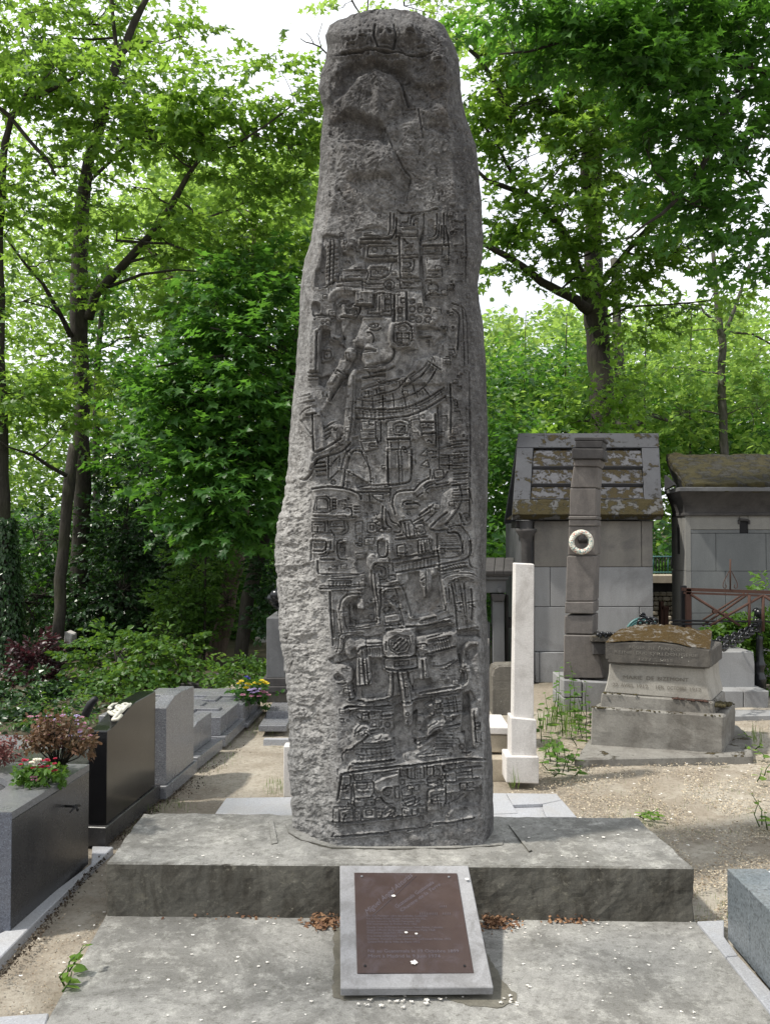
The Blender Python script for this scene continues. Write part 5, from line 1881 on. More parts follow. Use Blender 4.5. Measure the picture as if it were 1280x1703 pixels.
wr.pbr(wcol, 0.6, wr.bump(wr.vor(90), 0.9, 0.01), 0.4)
wm = MB(); wm.torus(P(966, 901.5, Yo - .06), PX(16, Yo), PX(4.6, Yo), axis=(0, 1, 0), seg=48, rs=12)
w_ = wm.build('beaded_wreath', wr.m, None, loc=tuple(P(966, 901.5, Yo - .06)))
tag(w_, 'round pale beaded wreath hanging on the front of the pillar monument', 'wreath')
m = MB(); m.hexa(quadY([(960, 893), (970, 890), (977, 897), (962, 899)], Yo - .08), quadY([(960, 899), (970, 900), (977, 904), (962, 904)], Yo - .005)); m.tube([P(967, 893, Yo - .085), P(967, 893, Yo)], 0.02, 8)
m.build('hook_block', M['sooty'], OB, bevel=0.003)

# ---------------------------------------------------------------- inscribed sarcophagus tomb
TB = thing('inscribed_tomb', (2.1, 6.7, 0), 'weathered inscribed sarcophagus tomb with orange moss on its lid, in front of the pillar monument', 'tomb')
YL, YR = 6.42, 6.20
bd_ = Vector((0.36, 0.62, 0.0))
def tbk(nm, pts, off, mat, back=bd_, bev=0.01, rough=(0.06, 0.006), ys2=None):
    Y = ys2 or [YL + off if a < 1095 else YR + off for a, b in pts]
    Y = [YL + (YR - YL) * (a - 1000) / 200 + off for a, b in pts]
    return block(TB, nm, pts, Y, back, M[mat], bev, rough)
m = MB(); m.prism([xy(G(a, b, .03)) for a, b in [(955, 1262), (1251, 1256), (1249, 1226), (1225, 1205), (984, 1222)]], -.06, 0.03); o_ = m.build('foundation', M['tomb_stone'], TB, bevel=0.01); worn_edges(o_, .08, .006)
tbk('base_block', [(983, 1176), (1203, 1191), (1201, 1254), (980, 1256)], 0, 'tomb_stone', bd_ * 0.8)
tbk('moulding', [(999, 1152), (1185, 1168), (1187, 1190), (997, 1177)], .05, 'tomb_stone', bd_ * .75)
# flared inscribed body
prof_ = [(0, 0.0), (.25, .0), (.5, .012), (.75, .03), (1, .065)]
tbk('body', [(1012, 1103), (1174, 1111), (1175, 1132), (1178, 1150), (1183, 1167), (1003, 1152), (1008, 1136), (1011, 1120)], .07, 'tomb_pale', bd_ * .75, rough=None)
tbk('lid', [(1006, 1070), (1025, 1068.5), (1055, 1067), (1092, 1068), (1125, 1071), (1150, 1077), (1180, 1081), (1180, 1112), (1010, 1102.5)], .02, 'tomb_lid', bd_ * .75)
# mossy roof of the lid: lumpy sheet rising to the back
nx, ny = 90, 50
fr = [(1006, 1070), (1025, 1068.5), (1055, 1067), (1092, 1068), (1125, 1071), (1150, 1077), (1180, 1081)]
bkp = [(1030, 1048), (1046, 1043), (1070, 1041), (1098, 1041), (1130, 1044), (1155, 1047), (1183, 1050)]
V_ = []; 
for j in range(ny + 1):
    for i in range(nx + 1):
        u = i / nx * 6; k_ = min(int(u), 5); fu = u - k_; v = j / ny
        a_ = np.array(fr[k_]) * (1 - fu) + np.array(fr[k_ + 1]) * fu; b_ = np.array(bkp[k_]) * (1 - fu) + np.array(bkp[k_ + 1]) * fu
        pa_ = P(a_[0], a_[1], YL + (YR - YL) * (a_[0] - 1000) / 200 + .02); pb_ = P(b_[0], b_[1], YL + (YR - YL) * (b_[0] - 1000) / 200 + .66)
        q_ = pa_ * (1 - v) + pb_ * v
        n_ = noise.fractal(q_ * 9, .8, 2, 4) * .018 + max(0, noise.noise(q_ * 40)) * .012
        edge_ = min(1, i / 3, (nx - i) / 3, j / 3 + .3)
        V_.append((q_.x, q_.y, q_.z + .006 + n_ * edge_ + .010 * math.sin(math.pi * v) ))
V_ = np.array(V_); ix_ = np.arange(len(V_)).reshape(ny + 1, nx + 1)
mm = NT('orange_moss')
mk = mm.ramp(mm.noise(9, 7, .75, .4), [(0.37, 0.0), (0.47, 1.0)])
mcol = mm.mix(mm.noise(60, 5, .8), (0.095, 0.062, 0.024), (0.03, 0.022, 0.011)); mcol = mm.mix(mm.ramp(mm.noise(90, 4, .9), [(0.62, 0.0), (0.7, 0.9)]), mcol, (0.42, 0.36, 0.25))
mm.pbr(mm.mix(mk, (0.20, 0.19, 0.175), mcol), 0.95, mm.bump(mm.noise(120, 4, .9), 1.0, .01), .1)
np_mesh('moss_cover', V_, np.stack([ix_[:-1, :-1], ix_[:-1, 1:], ix_[1:, 1:], ix_[1:, :-1]], -1).reshape(-1, 4), mm.m, TB)
m = MB(); m.hexa([Vector(V_[ix_[0, 0]]), Vector(V_[ix_[0, -1]]), Vector(V_[ix_[-1, -1]]), Vector(V_[ix_[-1, 0]])], [Vector(V_[k]) - Vector((0, 0, .12)) for k in (ix_[0, 0], ix_[0, -1], ix_[-1, -1], ix_[-1, 0])])
m.build('lid_core', M['tomb_lid'], TB)
# ragged moss tufts on the ledges
def moss_tufts(nm, p, q_, n, r_, mat, parent, jx=.012):
    m = MB()
    for i in range(n):
        tt = random.random(); c = p * (1 - tt) + q_ * tt + Vector((random.gauss(0, jx * .5), random.gauss(0, jx), 0))
        s_ = r_ * random.uniform(.4, 1.2) * (0.3 + 0.9 * max(0, noise.noise(Vector((tt * 9, p.x, 0))) + .45))
        m.lathe(c, [(s_ * .8, -s_ * .3), (s_, 0), (s_ * .7, s_ * .5), (s_ * .2, s_ * .7)], 6)
    o = m.build(nm, mat, parent, jit=.006); o['kind'] = 'stuff'; return o
def ty(a, b, off): return P(a, b, YL + (YR - YL) * (a - 1000) / 200 + off)
M['moss'] = stone('moss', (0.075, 0.06, 0.02), (0.04, 0.034, 0.014), (0.02, 0.018, 0.01), .4, 20, 60, bumps=1.0)
moss_tufts('moss', ty(985, 1176, .02), ty(1202, 1191, .02), 150, .012, M['moss'], TB)
moss_tufts('moss', ty(1003, 1152, .06), ty(1060, 1156, .06), 50, .012, M['moss'], TB); moss_tufts('moss', ty(1118, 1162, .055), ty(1184, 1168, .055), 90, .014, plain('moss_red', (0.06, 0.03, 0.022), .95), TB)
moss_tufts('moss', ty(1190, 1172, .1), ty(1200, 1186, .1) + bd_ * .6, 90, .026, M['moss'], TB, .03)
# engraved lettering: recessed look through darker worn letters just proud of the face
def tomb_text(nm, s, x0, y0, x1, y1, h, mat, off):
    A = ty(x0, y0, off); B = ty(x1, y1, off); d_ = B - A; u_ = Vector((0, 0, 1))
    full = sum(len(w_) for w_ in s.split()) + .8 * (len(s.split()) - 1); x_ = 0.0
    for w_ in s.split():
        ww = len(w_) / full
        if w_ != '-': lettering(nm, w_, lambda x, y, x_=x_: A + d_ * (x_ + x) + u_ * (y * h), mat, TB, width=ww * .95)
        x_ += ww + .8 / full
tomb_text('inscription', "MARIE DE BIZEMONT", 1036, 1129, 1147, 1134, PX(9, 6.3), M['letters_dark'], .065)
tomb_text('inscription', "22 AVRIL 1912 - 1ER OCTOBRE 1912", 1018, 1141, 1166, 1150.5, PX(8.5, 6.3), M['letters_dark'], .065)
tomb_text('inscription', "ROGER DE FRANCOIS", 1045, 1078, 1140, 1083, PX(7, 6.3), M['letters_pale'], .0145)
tomb_text('inscription', "REINE DUC D'ILLDOUGERIE", 1021, 1086, 1164, 1093, PX(7, 6.3), M['letters_pale'], .0145)
tomb_text('inscription', "1777 - 1855", 1062, 1098, 1119, 1101, PX(6.5, 6.3), M['letters_pale'], .0145)
# dark ornaments and a teal watering hose lying behind the lid
t = thing('bronze_flower_ornament', (2.2, 7.6, .75), 'black bronze flower ornament lying behind the mossy tomb lid', 'ornament')
m = MB(); Yh = 7.3
pts_ = [(1062, 1022), (1070, 1024), (1078, 1030), (1086, 1036), (1093, 1042)]
m.tube([P(a, b, Yh) for a, b in pts_], [.008, .012, .014, .012, .01], 6); m.tube([P(1060, 1030, Yh), P(1070, 1027, Yh), P(1088, 1028, Yh)], .01, 6)
for (a, b, r_) in ((1068, 1023, 5), (1080, 1031, 6), (1089, 1033, 6), (1084, 1040, 6), (1075, 1036, 6), (1064, 1036, 6)): m.torus(P(a, b, Yh), PX(r_ * .7, Yh), PX(r_ * .35, Yh), axis=(random.uniform(-.5, .5), 1, .3), seg=12, rs=6)
m.build('stem', M['black_iron'], t)
t2_ = thing('bronze_flower_ornament', (1.95, 7.9, .75), 'small black bronze spray lying on the shelf at the pillar monument', 'ornament')
m = MB()
for i in range(9): c = P(994 + i * 3.2, 1056 + 3 * math.sin(i * 2), 7.9); m.lathe(c, [(.004, -.02), (.022, 0), (.012, .02)], 7)
m.tube([P(990, 1058, 7.9), P(1006, 1053, 7.9), P(1024, 1060, 7.9)], .006, 5); m.build('spray', M['black_iron'], t2_)
M['teal'] = plain('teal_plastic', (0.06, 0.16, 0.16), .4)
m = MB(); hz = [(1043, 1043), (1050, 1034), (1060, 1029), (1074, 1028), (1088, 1035)]
for k_ in range(3): m.tube([P(a + k_ * 1.5, b + k_ * 3, 7.45) for a, b in smooth_pts(hz, 2)], .011, 8)
tag(m.build('garden_hose', M['teal'], None, loc=(2.2, 7.45, .8)), 'teal garden hose arched behind the mossy tomb lid', 'hose')
m = MB(); m.hexa(quadY([(1040, 1040), (1100, 1042), (1100, 1080), (1038, 1080)], 7.5), quadY([(1040, 1040), (1100, 1042), (1100, 1080), (1038, 1080)], 7.9)); m.box(P(1040, 1, 7.5).x, P(1100, 1, 7.5).x, 7.52, 7.88, 0, .6)
tag(m.build('low_tomb', M['tomb_stone'], None, bevel=.01, loc=(2.3, 7.7, 0)), 'low plain tomb block hidden behind the inscribed tomb', 'tomb')

# ---------------------------------------------------------------- long chapel on the right
C2 = thing('long_chapel', (3.9, 10, 0), 'long low grey stone chapel with mossy roof and keyhole slit, far right', 'chapel')
Yk = 9.4
xr = P(1420, 900, Yk).x; xf = P(1139, 900, Yk).x; xl_ = P(1116, 900, Yk + .55).x
zk = lambda py, Y=Yk: P(0, py, Y).z
# body: front wall and splayed left wall
plan = [(xf, Yk), (xr, Yk), (xr, Yk + 2), (xl_ + .1, Yk + 2), (xl_, Yk + .55)]
m = MB(); m.prism([(xf + .02, Yk + .03), (xr, Yk + .03), (xr, Yk + 2), (P(1150, 1, Yk + 2).x, Yk + 2), (xl_ + .03, Yk + .56)], 0, zk(852)); m.build('wall_core', M['ashlar_dark'], C2)
M['chapel_wall'] = stone('chapel_wall', (0.17, 0.18, 0.18), (0.13, 0.135, 0.14), (0.08, 0.085, 0.09), 0.5, 1.2, 90, bumps=.25, streak=.4)
M['chapel_pale'] = stone('chapel_pale', (0.25, 0.245, 0.225), (0.2, 0.197, 0.185), (0.12, 0.12, 0.12), 0.4, 1.2, 90, bumps=.25, streak=.4)
wx0, wx1 = P(1219.5, 1, Yk).x, P(1233, 1, Yk).x
def wall_blk(x0, x1, ya, yb, mat):
    m = MB(); m.box(x0 + .002, x1 - .002, Yk, Yk + .08, max(zk(yb), -.02) + .002, zk(ya) - .002); m.build('block', M[mat], C2, bevel=.003)
for x0, x1 in ((xf, wx0), (wx1, xr)): wall_blk(x0, x1, 855, 881, 'chapel_pale')
wall_blk(wx0, wx1, 855, 866, 'chapel_pale'); wall_blk(xf, wx0, 881, 887, 'chapel_wall'); wall_blk(wx1, xr, 881, 887, 'chapel_wall')
xsb = [xf, P(1180, 1, Yk).x, P(1262, 1, Yk).x, xr]
for i, (ya, yb) in enumerate(((887, 950), (950, 1020), (1020, 1160))):
    for x0, x1 in zip(xsb[:-1], xsb[1:]): wall_blk(x0 + (0.0 if x0 == xf else .1 * (i % 2)), x1 + (0.0 if x1 == xr else .1 * (i % 2)), ya, yb, 'chapel_wall')
m = MB(); m.box(wx0, wx1, Yk + .012, Yk + .029, zk(887), zk(866)); m.build('slit_recess', M['void'], C2)
m = MB(); c = (P(1226, 868, Yk - .01)); ar = [(wx0 - .02, zk(872)), (wx0 - .02, zk(866)), (wx0 + .005, zk(863)), (c.x, zk(861)), (wx1 - .005, zk(863)), (wx1 + .02, zk(866)), (wx1 + .02, zk(872)), (wx1, zk(872)), (wx1, zk(867)), (c.x, zk(864.5)), (wx0, zk(867)), (wx0, zk(872))]
m.extr([Vector((a, Yk - .012, b)) for a, b in ar], (0, .03, 0)); m.build('slit_hood', M['sooty'], C2)
sd = Vector((xl_ - xf, .55, 0)); 
for ya, yb in ((855, 950), (950, 1160)):
    p0_ = Vector((xf - .001, Yk, 0)); m = MB(); z0_, z1_ = max(zk(yb), -.02) + .002, zk(ya) - .002
    q_ = [p0_ + Vector((0, 0, z0_)), p0_ + sd + Vector((0, 0, z0_)), p0_ + sd + Vector((0, 0, z1_)), p0_ + Vector((0, 0, z1_))]; nn = Vector((sd.y, -sd.x, 0)).normalized()
    m.extr(q_, nn * .06); m.build('side_block', M['chapel_pale'], C2, bevel=.003)
sp0 = Vector((xf, Yk, 0)) + sd * .38; sp1 = Vector((xf, Yk, 0)) + sd * .52; nn = Vector((-sd.y, sd.x, 0)).normalized()
m = MB(); m.extr([sp0 + Vector((0, 0, zk(922))), sp1 + Vector((0, 0, zk(922))), sp1 + Vector((0, 0, zk(878))), (sp0 + sp1) / 2 + Vector((0, 0, zk(871))), sp0 + Vector((0, 0, zk(878)))], nn * .008); m.build('side_slit', M['void'], C2)
# cornice: cove following front and left
def cornice(nm, out_, ya, yb, mat):
    m = MB(); a = [(xf - out_ * .6, Yk - out_), (xr, Yk - out_), (xr, Yk + 2), (P(1140, 1, Yk + 2).x, Yk + 2), (xl_ - out_ * .5, Yk + .5 - out_ * .3)]
    m.prism(a, zk(yb), zk(ya)); m.build(nm, M[mat], C2, bevel=.006)
mC = MB(); rings = []
for i in range(9):
    k_ = i / 8; out_ = .02 + .18 * (1 - math.cos(k_ * math.pi / 2)); zc_ = zk(855 - 36 * math.sin(k_ * math.pi / 2) if False else 855 - 36 * k_)
    rings.append([(xf - out_ * .6, Yk - out_, zc_), (xr, Yk - out_, zc_), (xr, Yk + 2, zc_), (P(1140, 1, Yk + 2).x, Yk + 2, zc_), (xl_ - out_ * .5, Yk + .5 - out_ * .3, zc_)])
mC.add([v for r_ in rings for v in r_], [(i * 5 + a, i * 5 + (a + 1) % 5, (i + 1) * 5 + (a + 1) % 5, (i + 1) * 5 + a) for i in range(8) for a in range(5)] + [(4, 3, 2, 1, 0), (40, 41, 42, 43, 44)])
mC.build('cornice_cove', M['sooty'], C2)
cornice('cornice_fillet', .035, 853, 858, 'sooty')
cornice('cornice', .23, 812, 819, 'ashlar_dark')
ridge = P(0, 755, Yk + .9); 
e0 = Vector((xf - .21, Yk - .22, zk(812))); 
roofm = 'roof_brown'
A_ = [Vector((P(1122, 1, Yk).x, Yk - .22, zk(806))), Vector((xr, Yk - .22, zk(806))), Vector((xr, Yk + .9, ridge.z)), Vector((P(1106, 755, Yk + .9).x, Yk + .9, ridge.z))]
m = MB(); m.hexa(A_, [p - Vector((0, 0, .09)) for p in A_]); o_ = m.build('roof_slope', M[roofm], C2, bevel=.01); worn_edges(o_, .09, .02)
gA = [Vector((P(1122, 1, Yk).x, Yk - .2, zk(811))), Vector((P(1106, 755, Yk + .9).x, Yk + .9, ridge.z - .06)), Vector((P(1125, 755, Yk + 1.6).x, Yk + 1.6, zk(811))) ]
m = MB(); m.extr(gA, (.1, 0, 0)); m.build('gable', M['sooty'], C2)
m = MB(); m.extr([P(1104, 815, Yk + .1), P(1120, 806, Yk - .1), P(1104, 790, Yk + .35)], (0.03, .01, 0)); m.build('gable_opening', M['void'], C2)
# lower base moulding
m = MB(); m.prism([(xf - .03, Yk - .05), (xr, Yk - .05), (xr, Yk), (xf, Yk), (xl_ , Yk + .56), (xl_ - .05, Yk + .53)], 0, .3); m.build('base_course', M['ashlar_dark'], C2, bevel=.005)

# ---------------------------------------------------------------- rusty railing
RL = thing('rusty_railing', (3.6, 8.6, 0), 'rusty iron grave railing with crossed bars and a spike, before the long chapel', 'railing')
Yr = 8.5
def bar(nm, a, b, r_=.014, Y0=Yr, Y1=Yr, mat='rust', flat=False):
    m = MB(); p, q_ = P(*a, Y0), P(*b, Y1)
    if flat:
        up_ = Vector((0, 0, r_ * 1.6)); m.hexa([p - up_ * .5, q_ - up_ * .5, q_ + up_ * .5, p + up_ * .5], [v + Vector((0, r_, 0)) for v in (p - up_ * .5, q_ - up_ * .5, q_ + up_ * .5, p + up_ * .5)])
    else: m.tube([p, q_], r_, 6)
    return m.build(nm, M[mat], RL)
for xx, w_ in ((1137, 9), (1144.5, 9)):
    m = MB(); a = P(xx - w_ / 2, 979, Yr + (.1 if xx < 1140 else 0)); b = P(xx + w_ / 2, 979, Yr + (.1 if xx < 1140 else 0)); m.box(a.x, b.x, a.y, a.y + .04, 0, a.z + (.03 if xx < 1140 else 0)); m.build('post', M['rust'] if xx > 1140 else M['dark_iron'], RL, bevel=.003)
bar('top_rail', (1133, 980), (1330, 987), .02, flat=True); bar('top_rail', (1136, 986), (1330, 993), .012, flat=True)
bar('brace', (1147, 988), (1229, 1040), .014); bar('brace', (1243, 988), (1168, 1040), .012, Yr + .3, Yr); bar('brace', (1237, 987), (1168, 1031), .011, Yr + .5, Yr + .5); bar('brace', (1268, 990), (1180, 1040), .014); bar('brace', (1268, 990), (1330, 1030), .014)
bar('upright', (1245, 990), (1245, 1050), .015); bar('upright', (1268, 992), (1268, 1050), .015); bar('low_rail', (1115, 1032), (1280, 1034), .01, mat='dark_iron'); bar('low_rail', (1115, 1038), (1190, 1038), .01, mat='dark_iron')
for (a, b) in ((1188, 1017), (1206, 1023)):
    m = MB(); c = P(a, b, Yr); m.tube([c - Vector((0, .02, 0)), c + Vector((0, .03, 0))], .022, 10); m.build('rivet', M['rust'], RL)
bar('spike', (1213.5, 980), (1213.5, 930), .008)
m = MB()
for s in (-1, 1):
    q_ = [(1213.5 + s * 2, 950), (1213.5 + s * 7, 960), (1213.5 + s * 12, 970), (1213.5 + s * 12, 977), (1213.5 + s * 8, 979), (1213.5 + s * 6, 975), (1213.5 + s * 8, 972)]
    m.tube([P(a, b, Yr) for a, b in smooth_pts(q_, 1)], .004, 5)
m.build('scroll', M['rust'], RL)
# bollard and chains
BO = thing('chain_bollard', (3.75, 8.6, 0), 'black cast iron bollard with ball finial beside the low granite blocks', 'bollard')
Yb = 8.6; cb = P(1263, 1150, Yb); s_ = Yb / F
zb = lambda py: P(0, py, Yb).z
pr = [(9.5, 1150), (9.5, 1134), (10.5, 1132), (10, 1126), (7, 1120), (6.5, 1115), (9, 1108), (9.5, 1104), (6.5, 1098), (5.5, 1070), (6.2, 1064), (6.5, 1060), (5.6, 1058), (5.8, 1046), (8, 1041), (8.5, 1037), (5.5, 1033), (5, 1028)]
m = MB(); m.lathe((cb.x, cb.y, 0), [(r_ * s_, zb(py)) for r_, py in pr], 20); m.build('shaft', M['black_iron'], BO)
m = MB(); m.lathe((cb.x, cb.y, zb(1020)), [(.3 * s_, 8 * s_)] + [(8 * s_ * math.sin(q), 8 * s_ * math.cos(q)) for q in np.linspace(.2, 2.7, 9)], 16)
m.build('ball_finial', M['black_iron'], BO)
m = MB(); c = P(1257, 1018, Yb + .35); m.lathe(c, [(.3 * s_, 8 * s_)] + [(7.5 * s_ * math.sin(q), 7.5 * s_ * math.cos(q)) for q in np.linspace(.2, 2.9, 9)], 16); m.lathe((c.x, c.y, 0), [(5 * s_, .1), (5 * s_, zb(1026))], 12)
tag(m.build('chain_bollard', M['black_iron'], None, loc=(c.x, c.y, 0)), 'second black bollard standing right behind the front one', 'bollard')
for lb, pts_ in (('upper black iron chain hanging from the bollard behind the tomb', [(1256, 1038, 8.55), (1236, 1050, 8.4), (1212, 1061, 8.1), (1184, 1068, 7.8)]), ('lower heavy black iron chain sagging from the bollard', [(1256, 1047, 8.5), (1238, 1057, 8.2), (1212, 1072, 7.8), (1180, 1083, 7.4)])):
    ch = thing('iron_chain', tuple(P(*pts_[1])), lb, 'chain')
    cur = [P(*p) for p in pts_]; dense = [Vector(v) for v in smooth_pts([tuple(c) for c in cur], 1)] if False else None
    N_ = 13
    def at_(u):
        u *= 3; k_ = min(int(u), 2); f_ = u - k_; return cur[k_] * (1 - f_) + cur[k_ + 1] * f_
    for i in range(N_):
        a_, b_ = at_(i / N_), at_((i + 1) / N_); c = (a_ + b_) / 2; tdir = (b_ - a_).normalized()
        ax = Vector((0, 1, .2)) if i % 2 else Vector((.3, .2, 1)); ax = (ax - tdir * ax.dot(tdir)).normalized()
        m = MB(); m.torus(c, (b_ - a_).length * .42, .009, axis=ax, seg=14, rs=6, stretch=1.55, up=tdir); m.build('link', M['black_iron'], ch)
# low granite blocks under the bollard
t = thing('low_granite_tomb', (3.6, 8.4, 0), 'low pale granite tomb with chamfered top between the inscribed tomb and bollard', 'tomb')
block(t, 'chamfered_block', [(1184, 1084), (1252, 1084), (1254, 1104), (1254, 1148), (1170, 1148), (1170, 1104)], 8.3, (0, .5, 0), M['ashlar'])
block(t, 'plinth', [(1160, 1149), (1235, 1149), (1235, 1184), (1160, 1184)], 8.1, (0, .9, 0), M['ashlar']); block(t, 'plinth', [(1236, 1149), (1278, 1149), (1276, 1184), (1236, 1184)], 8.1, (0, .9, 0), M['ashlar'])
m = MB(); m.prism([xy(G(a, b, .012)) for a, b in [(1208, 1192), (1400, 1188), (1400, 1182), (1208, 1180)]], -.05, .012); tag(m.build('kerb_strip', M['ashlar'], None, loc=(4, 7.8, 0)), 'thin pale kerb below the low granite tomb at the right edge', 'kerb')
# between the chapels: fence, masonry wall, rusty ironwork
t = thing('iron_fence', (3.5, 11, 0), 'blue green iron fence on a stone coping seen between the two chapels', 'fence')
Yf = 12
for i in range(15):
    m = MB(); a = P(1070 + i * 5, 955, Yf); m.tube([a, P(1070 + i * 5, 924, Yf)], .009, 5); m.build('bar', M['teal'] if i % 5 == 3 else M['dark_iron'], t)
for py in (926, 952): m = MB(); m.tube([P(1060, py, Yf), P(1145, py, Yf)], .014, 5); m.build('rail', M['teal'], t)
t = thing('rubble_wall', (3.5, 12, 0), 'pale rubble stone wall with coping seen between the two chapels', 'wall')
zz = lambda py: P(0, py, Yf).z
block(t, 'coping', [(1060, 957), (1145, 957), (1145, 970), (1060, 970)], Yf - .1, (0, .4, 0), M['limestone_warm']); block(t, 'core', [(1062, 970), (1143, 970), (1143, 1100), (1062, 1100)], Yf + .03, (0, .3, 0), M['sooty'])
for r_ in range(9):
    x_ = 1064 + (r_ % 2) * 4
    while x_ < 1142:
        w_ = random.uniform(7, 13); y_ = 984 + r_ * 8
        block(t, 'stone', [(x_, y_ + .6), (x_ + w_ - .8, y_ + .6), (x_ + w_ - .8, y_ + 7.4), (x_, y_ + 7.4)], Yf - random.uniform(0, .03), (0, .1, 0), M['limestone_warm'], .012); x_ += w_
t = thing('rusty_iron_posts', (3.3, 10.4, 0), 'rusty brown iron posts standing between the two chapels', 'ironwork')
for (x0, x1, y0, y1) in ((1098, 1103, 1000, 1050), (1104, 1111, 1012, 1050), (1099, 1112, 1008, 1014)): block(t, 'post', [(x0, y0), (x1, y0), (x1, y1), (x0, y1)], 9.9, (0, .08, 0), M['rust'], .003)
# ================================================================ VEGETATION
MAPLE = np.array([(0, 0), (-.05, -.36), (.17, -.24), (.40, -.60), (.50, -.20), (1.0, 0), (.50, .20), (.40, .60), (.17, .24), (-.05, .36)], float)
BLADE = np.array([(0, 0), (.35, -.30), (1.0, 0), (.35, .30)], float)
OVAL = np.array([(0, 0), (.25, -.28), (.7, -.25), (1.0, 0), (.7, .25), (.25, .28)], float)
rv = np.random.default_rng(11)
def unit(v): return v / (np.linalg.norm(v, axis=-1, keepdims=True) + 1e-9)
def leaf_arrays(C, D, N, S, tpl, droop=0.25, fold=0.18):
    D = unit(D); N = unit(N - D * (N * D).sum(-1, keepdims=True)); B = np.cross(N, D)
    x = tpl[:, 0][None, :, None]; y = tpl[:, 1][None, :, None]; s = S[:, None, None]
    z = -droop * x * x + fold * np.abs(y) 
    V = C[:, None] + (D[:, None] * x + B[:, None] * y + N[:, None] * z) * s
    n, k = V.shape[:2]
    return V.reshape(-1, 3), np.arange(n * k).reshape(n, k)
class Leaves:
    def __init__(s): s.V = []; s.F = []; s.T = []; s.b = 0
    def add(s, C, D, N, S, tpl, tone, **kw):
        V, Fc = leaf_arrays(C, D, N, S, tpl, **kw); s.V.append(V); s.F.append(Fc + s.b); s.b += len(V); s.T.append(tone)
    def build(s, name, mat, parent=None, loc=None, smooth=False, kind=None):
        groups = {}; 
        for f, t in zip(s.F, s.T): groups.setdefault(f.shape[1], []).append((f, t))
        fl = [np.concatenate([a for a, _ in g]) for g in groups.values()]; tn = np.concatenate([np.concatenate([b for _, b in g]) for g in groups.values()])
        o = np_mesh(name, np.concatenate(s.V), fl, mat, parent, smooth, loc, tone=np.clip(tn, 0, 1))
        if kind: o['kind'] = kind
        return o
def sprays(L, S, outward, k, size, spread, tpl, tonebase=0.5, flat=0.45, tonevar=.22):
    """S (n,3) twig bases; k leaves on each"""
    n = len(S)
    tw = unit(outward * 1.0 + rv.normal(0, .6, (n, 3)) * np.array([1, 1, .35]) + np.array([0, 0, -.12]))
    side = unit(np.cross(tw, np.array([0, 0, 1.0]) + rv.normal(0, .2, (n, 3))))
    tb = tonebase + rv.normal(0, tonevar * .8, n)
    C = []; D = []; N = []; Z = []; T = []
    for i in range(k):
        u = (i + .6) / k; sg = 1 if i % 2 else -1
        c = S + tw * (u * spread)[..., None] if np.ndim(spread) else S + tw * u * spread
        d = tw * (.25 + .9 * u) + side * sg * (1.0 - .6 * u) + rv.normal(0, .25, (n, 3)) + np.array([0, 0, -.18])
        c = c + unit(d) * size * .35
        nn = np.array([0, 0, 1.0]) + rv.normal(0, flat, (n, 3))
        C.append(c); D.append(d); N.append(nn); Z.append(size * rv.uniform(.6, 1.2, n)); T.append(tb + rv.normal(0, tonevar * .6, n))
    L.add(np.concatenate(C), np.concatenate(D), np.concatenate(N), np.concatenate(Z), tpl, np.concatenate(T))
def Pn(px, py, Y):
    u = (px - 640) / F; v = (851.5 - py) / F; ry = CA - v * SA; rz = SA + v * CA; t = Y / ry
    return np.stack([u * t, Y + 0 * t, CAMZ + rz * t], -1)
